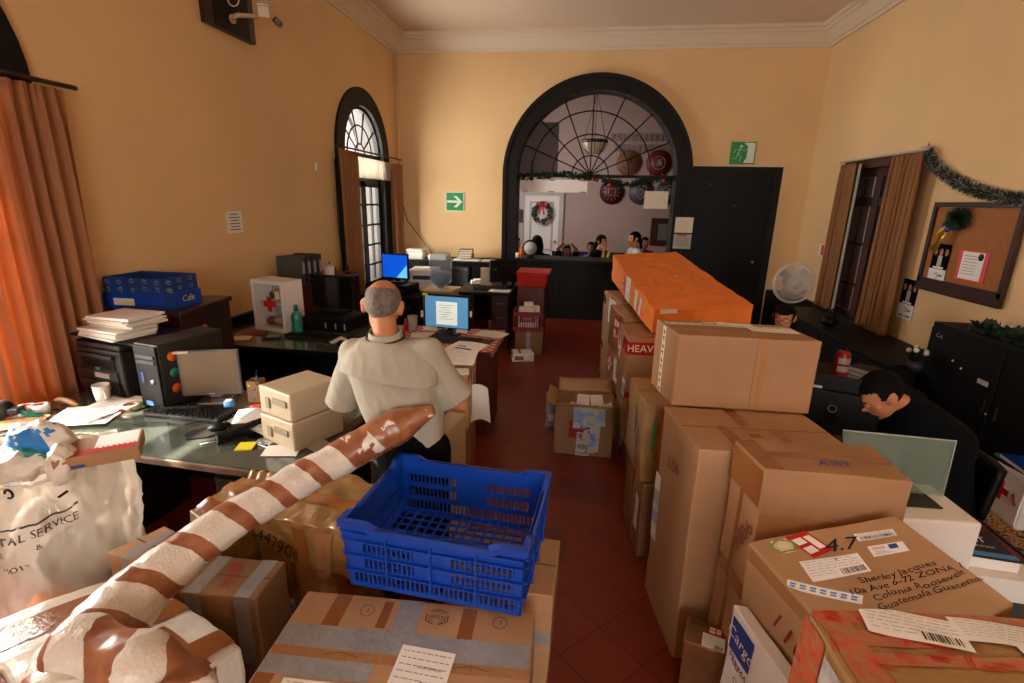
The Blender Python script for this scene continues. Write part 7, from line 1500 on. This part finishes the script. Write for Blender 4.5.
# tall black cabinet with holly
t = thing('steel_cabinet', 'tall black steel cabinet with a chalk scrawl at the right edge', 'cabinet', (3.075, 3.72, 0)); 
MB().box((0, 0, .515), (.36, 1.56, 1.01), 'black_metal').build('body', t, bevel=.006)
for k in range(2): d = MB().box((-.186, -.39 + k * .78, .51), (.012, .76, .94), 'black_metal').build('door', t, bevel=.004); MB().box((-.196, -.06 + k * .12, .55), (.012, .014, .10), 'steel').build('handle', d)
b = MB(); b.text('C-4', (-.1935, .66, .93), (0, -1, 0), (0, 0, 1), .05, 'light_grey', wob=.3); b.build('chalk_scrawl', t); MB().box((-.194, .12, .72), (.003, .10, .035), 'light_grey').build('white_label', t)
for y, z in ((.45, .78), (.35, .75), (.02, .52)): MB().ball((-.194, y, z), .008, 'light_grey').build('rivet', t)
garland('holly_garland', 'dark green holly sprigs lying on the tall black steel cabinet', 'garland', [Vector((3.02, 4.20, 1.05)), Vector((3.05, 3.95, 1.05)), Vector((3.02, 3.6, 1.05)), Vector((3.05, 3.2, 1.05))], .045, 700, 'leaf', 11, [(.7, .02, .02, 'red')], leafL=.07)
t = thing('candle_glass', 'cream candle in a glass among the holly on the tall black cabinet', 'candle', (3.10, 4.02, 1.023)); MB().lathe([(.001, 0), (.05, 0), (.055, .10), (.051, .10), (.047, .01), (.001, .01)], (0, 0, 0), 'glass_pane', 20).build('glass', t); MB().cyl((0, 0, .012), (0, 0, .08), .044, 'paper_cream').build('wax', t)
t = thing('candle_lantern', 'thin black wire lantern on the tall black cabinet near the photo edge', 'lantern', (3.06, 3.62, 1.023)); b = MB()
for sx in (-1, 1):
    for sy in (-1, 1): b.tube([(sx * .05, sy * .05, 0), (sx * .035, sy * .035, .16), (0, 0, .20)], .004, 'black', 6)
b.box((0, 0, .165), (.09, .09, .008), 'black'); b.build('wire_frame', t); MB().cyl((0, 0, .0), (0, 0, .01), .05, 'black').build('tray', t)
b = MB(); rnd = random.Random(3); t = thing('pine_branch', 'drooping green pine branch entering at the right photo edge above the lantern', 'branch', (3.10, 3.50, 1.22))
b.tube([(0, .18, .0), (0, .05, .03), (0, -.2, .0)], .006, 'brown_wood', 6)
for k in range(260): c = Vector((0, rnd.uniform(-.2, .18), .015)); d = Vector((rnd.gauss(0, 1), rnd.gauss(.4, .8), rnd.gauss(-.2, 1))).normalized(); q = d.cross(Vector((0, .3, 1))).normalized() * .003; b.add([c, c + d * .04 + q, c + d * .07, c + d * .04 - q], [(0, 1, 2, 3)], 'leaf')
b.build('needles', t); MB().cyl((0, -.1, .0), (0, -.1, -.19), .004, 'black').build('support', t)
# rug, first aid box
t = thing('rug', 'dark patterned rug with an ornate tan border at the right edge', 'rug', (2.95, 3.05, 0))
def rug_mat():
    m = bpy.data.materials.new('rug_border'); m.use_nodes = True; nt = m.node_tree; N = nt.nodes; L = nt.links; b = N['Principled BSDF']; tc = N.new('ShaderNodeTexCoord'); v = N.new('ShaderNodeTexVoronoi'); v.inputs['Scale'].default_value = 16; L.new(tc.outputs['Object'], v.inputs[0]); r = N.new('ShaderNodeValToRGB'); r.color_ramp.interpolation = 'CONSTANT'; e = r.color_ramp.elements; e[0].color = lin('7A2A1C'); e[1].position = .22; e[1].color = lin('B08A4A')
    for p, c in ((.38, '2F3A28'), (.5, 'A8804A'), (.72, '8A6236')): x = e.new(p); x.color = lin(c)
    L.new(v.outputs[0], r.inputs[0]); L.new(r.outputs[0], b.inputs['Base Color']); b.inputs['Roughness'].default_value = .95; MATS['rug_border'] = m
rug_mat(); MB().b2((-.17, -1.0, .001), (.30, 1.0, .008), 'navy').build('field', t); MB().b2((-.34, -1.0, .001), (-.18, 1.0, .008), 'rug_border').build('border', t); MB().b2((-.36, -1.0, .001), (-.341, 1.0, .008), 'navy').build('edge_binding', t)
t = thing('first_aid_box', 'white metal first aid box with a red cross standing on the rug', 'first aid box', (2.812, 3.255, .010), R_(0)); MB().box((0, 0, .16), (.145, .30, .33), 'white').build('body', t, bevel=.006); d = MB().box((-.0765, 0, .16), (.010, .28, .30), 'white').build('door', t, bevel=.004)
b = MB(); b.box((-.082, .02, .18), (.003, .13, .04), 'red').box((-.0825, .02, .18), (.003, .04, .13), 'red'); b.build('red_cross', d); MB().tube([(-.084, -.08, .20), (-.10, -.10, .20), (-.10, -.115, .17), (-.084, -.11, .14)], .007, 'red_dark', 8).build('latch', d)
for i, (z, m, lb, dx, rz) in enumerate(((.332, 'black', 'black folder lying on the first aid box under the blue book', 0, 8), (.360, 'blue', 'bright blue book on top of the first aid box', .02, -6))): t = thing('book' if i else 'folder', lb, 'book' if i else 'folder', (2.79 + dx, 3.235, z + .012), R_(rz)); MB().box((0, 0, .012), (.16, .24, .022), 'paper').build('pages', t); MB().box((0, 0, .0245), (.165, .245, .003), m).build('cover', t)
tag(MB().ball((0, 0, .015), (.035, .05, .016), 'green').box((0.0, -.05, .016), (.03, .06, .02), 'green').build('green_pouch', None, (2.775, 3.38, .352), R_(20)), 'bright green pouch at the corner of the first aid box', 'pouch')
# low white table, machine with glass plate, books
t = thing('side_table', 'low dark side table behind the address parcel under the white machine', 'table', (1.60, 2.02, 0)); MB().box((0, 0, .385), (.84, .40, .03), 'charcoal').build('table_top', t)
for sx in (-1, 1):
    for sy in (-1, 1): MB().box((sx * .40, sy * .13, .185), (.04, .04, .37), 'charcoal').build('leg', t)
t = thing('copier', 'white office machine with a dark glass top behind the address parcel', 'machine', (1.345, 2.0, .402), R_(3)); h = .37
MB().box((0, 0, h / 2), (.38, .28, h), 'white').build('body', t, bevel=.01); MB().box((-.03, .03, h + .003), (.27, .17, .006), 'charcoal').build('scan_bed', t); MB().box((.193, -.02, h * .45), (.008, .20, .16), 'beige').build('side_panel', t)
b = MB(); [b.box((.06 + .012 * k, -.142, .10), (.005, .004, .07), 'charcoal') for k in range(9)]; b.build('vent', t)
mat('plate_glass', '6F8A80', .05, alpha=.45, coat=1); gA = PY(962, 443, 2.06); gB = PY(944, 494, 2.0)
t = thing('glass_sheet', 'pale green glass sheet leaning upright on the white machine', 'glass', (1.30, 2.04, .782)); MB().prism([Vector(p) for p in ((-.17, 0, 0), (.205, 0, 0), (gA.x - 1.30 - .01, .035, gA.z - .782), (-.20, .035, gA.z - .782 + .01))], 0, 0, 'plate_glass', (0, .005, 0)).build('pane', t); MB().tube([(-.20, .035, gA.z - .772), (gA.x - 1.31, .035, gA.z - .782), (.205, 0, 0)], .003, 'light_grey', 6).build('polished_edge', t)
tag(MB().box((0, 0, .05), (.30, .26, .10), 'white').build('carton_box', None, (1.72, 2.06, .402), R_(-5)), 'flat white box under the navy book at the right', 'box')
t = thing('book', 'thick navy book with white pages and GAT lettering on the flat white box', 'book', (1.700, 2.08, .504), R_(-6)); MB().box((0, 0, .024), (.215, .20, .046), 'paper').build('pages', t); MB().box((0, 0, .0495), (.22, .205, .004), 'navy').build('cover', t); MB().box((0, -.075, .0520), (.22, .03, .001), 'light_blue').build('cover_stripe', t)
b = MB(); b.text('GAT', (0.0, .03, .0525), (1, 0, 0), (0, 1, 0), .055, 'paper'); b.text('SERVICIOS', (0.02, -.02, .0525), (1, 0, 0), (0, 1, 0), .018, 'paper'); b.build('lettering', t)
# monitor and desk in front of the bent man
desk('office_desk', 'dark desk hidden behind the tall cartons in front of the bent man', 1.14, 1.52, 2.30, 3.20, .74, 0, 'dark_wood', 'black')
t, zc, s = monitor('black monitor seen from behind, between the carton stack and the bent man', (1.275, 2.56, .745), R_(160), .40, .30, 'black', 'black_gloss', .06); MB().box((.10, .038, zc + .08), (.09, .003, .03), 'light_grey').build('white_label', t); MB().tube([(.0 + .018 * math.cos(a * PI / 10), .078, zc + .018 * math.sin(a * PI / 10)) for a in range(21)], .002, 'grey', 6, False).build('round_emblem', t)
t = thing('office_chair', 'black office chair under the bent man at the right', 'chair', (HX + .24, HY + .04, 0), R_(-90)); MB().box((0, 0, .42), (.42, .42, .06), 'black').build('seat', t, bevel=.025); MB().grid(lambda u, v: Vector(((u - .5) * .36, .23 + .04 * (1 - (2 * u - 1) ** 2) + .03 * v, .50 + .26 * v)), 10, 6, 'black').build('backrest', t, solid=.035); MB().cyl((0, 0, .08), (0, 0, .40), .025, 'black').build('column', t)
for k in range(5): a = k * 2 * PI / 5; MB().tube([(0, 0, .09), (.27 * math.cos(a), .27 * math.sin(a), .05)], .016, 'black', 8).ball((.27 * math.cos(a), .27 * math.sin(a), .028), .028, 'charcoal').build('leg', t)
chair_for((1.56, 4.02), 'black chair of the woman with glasses behind the stack', .44, 0, 'black')
tag(MB().ball((0, 0, .06), (.09, .07, .06), 'black').tube([(-.06, 0, .1), (0, 0, .2), (.06, 0, .1)], .008, 'black', 6).build('handbag', None, (2.40, 5.30, .62) if 0 else (2.78, 5.95, .617)), 'black handbag on the low cabinet under the right window', 'bag')
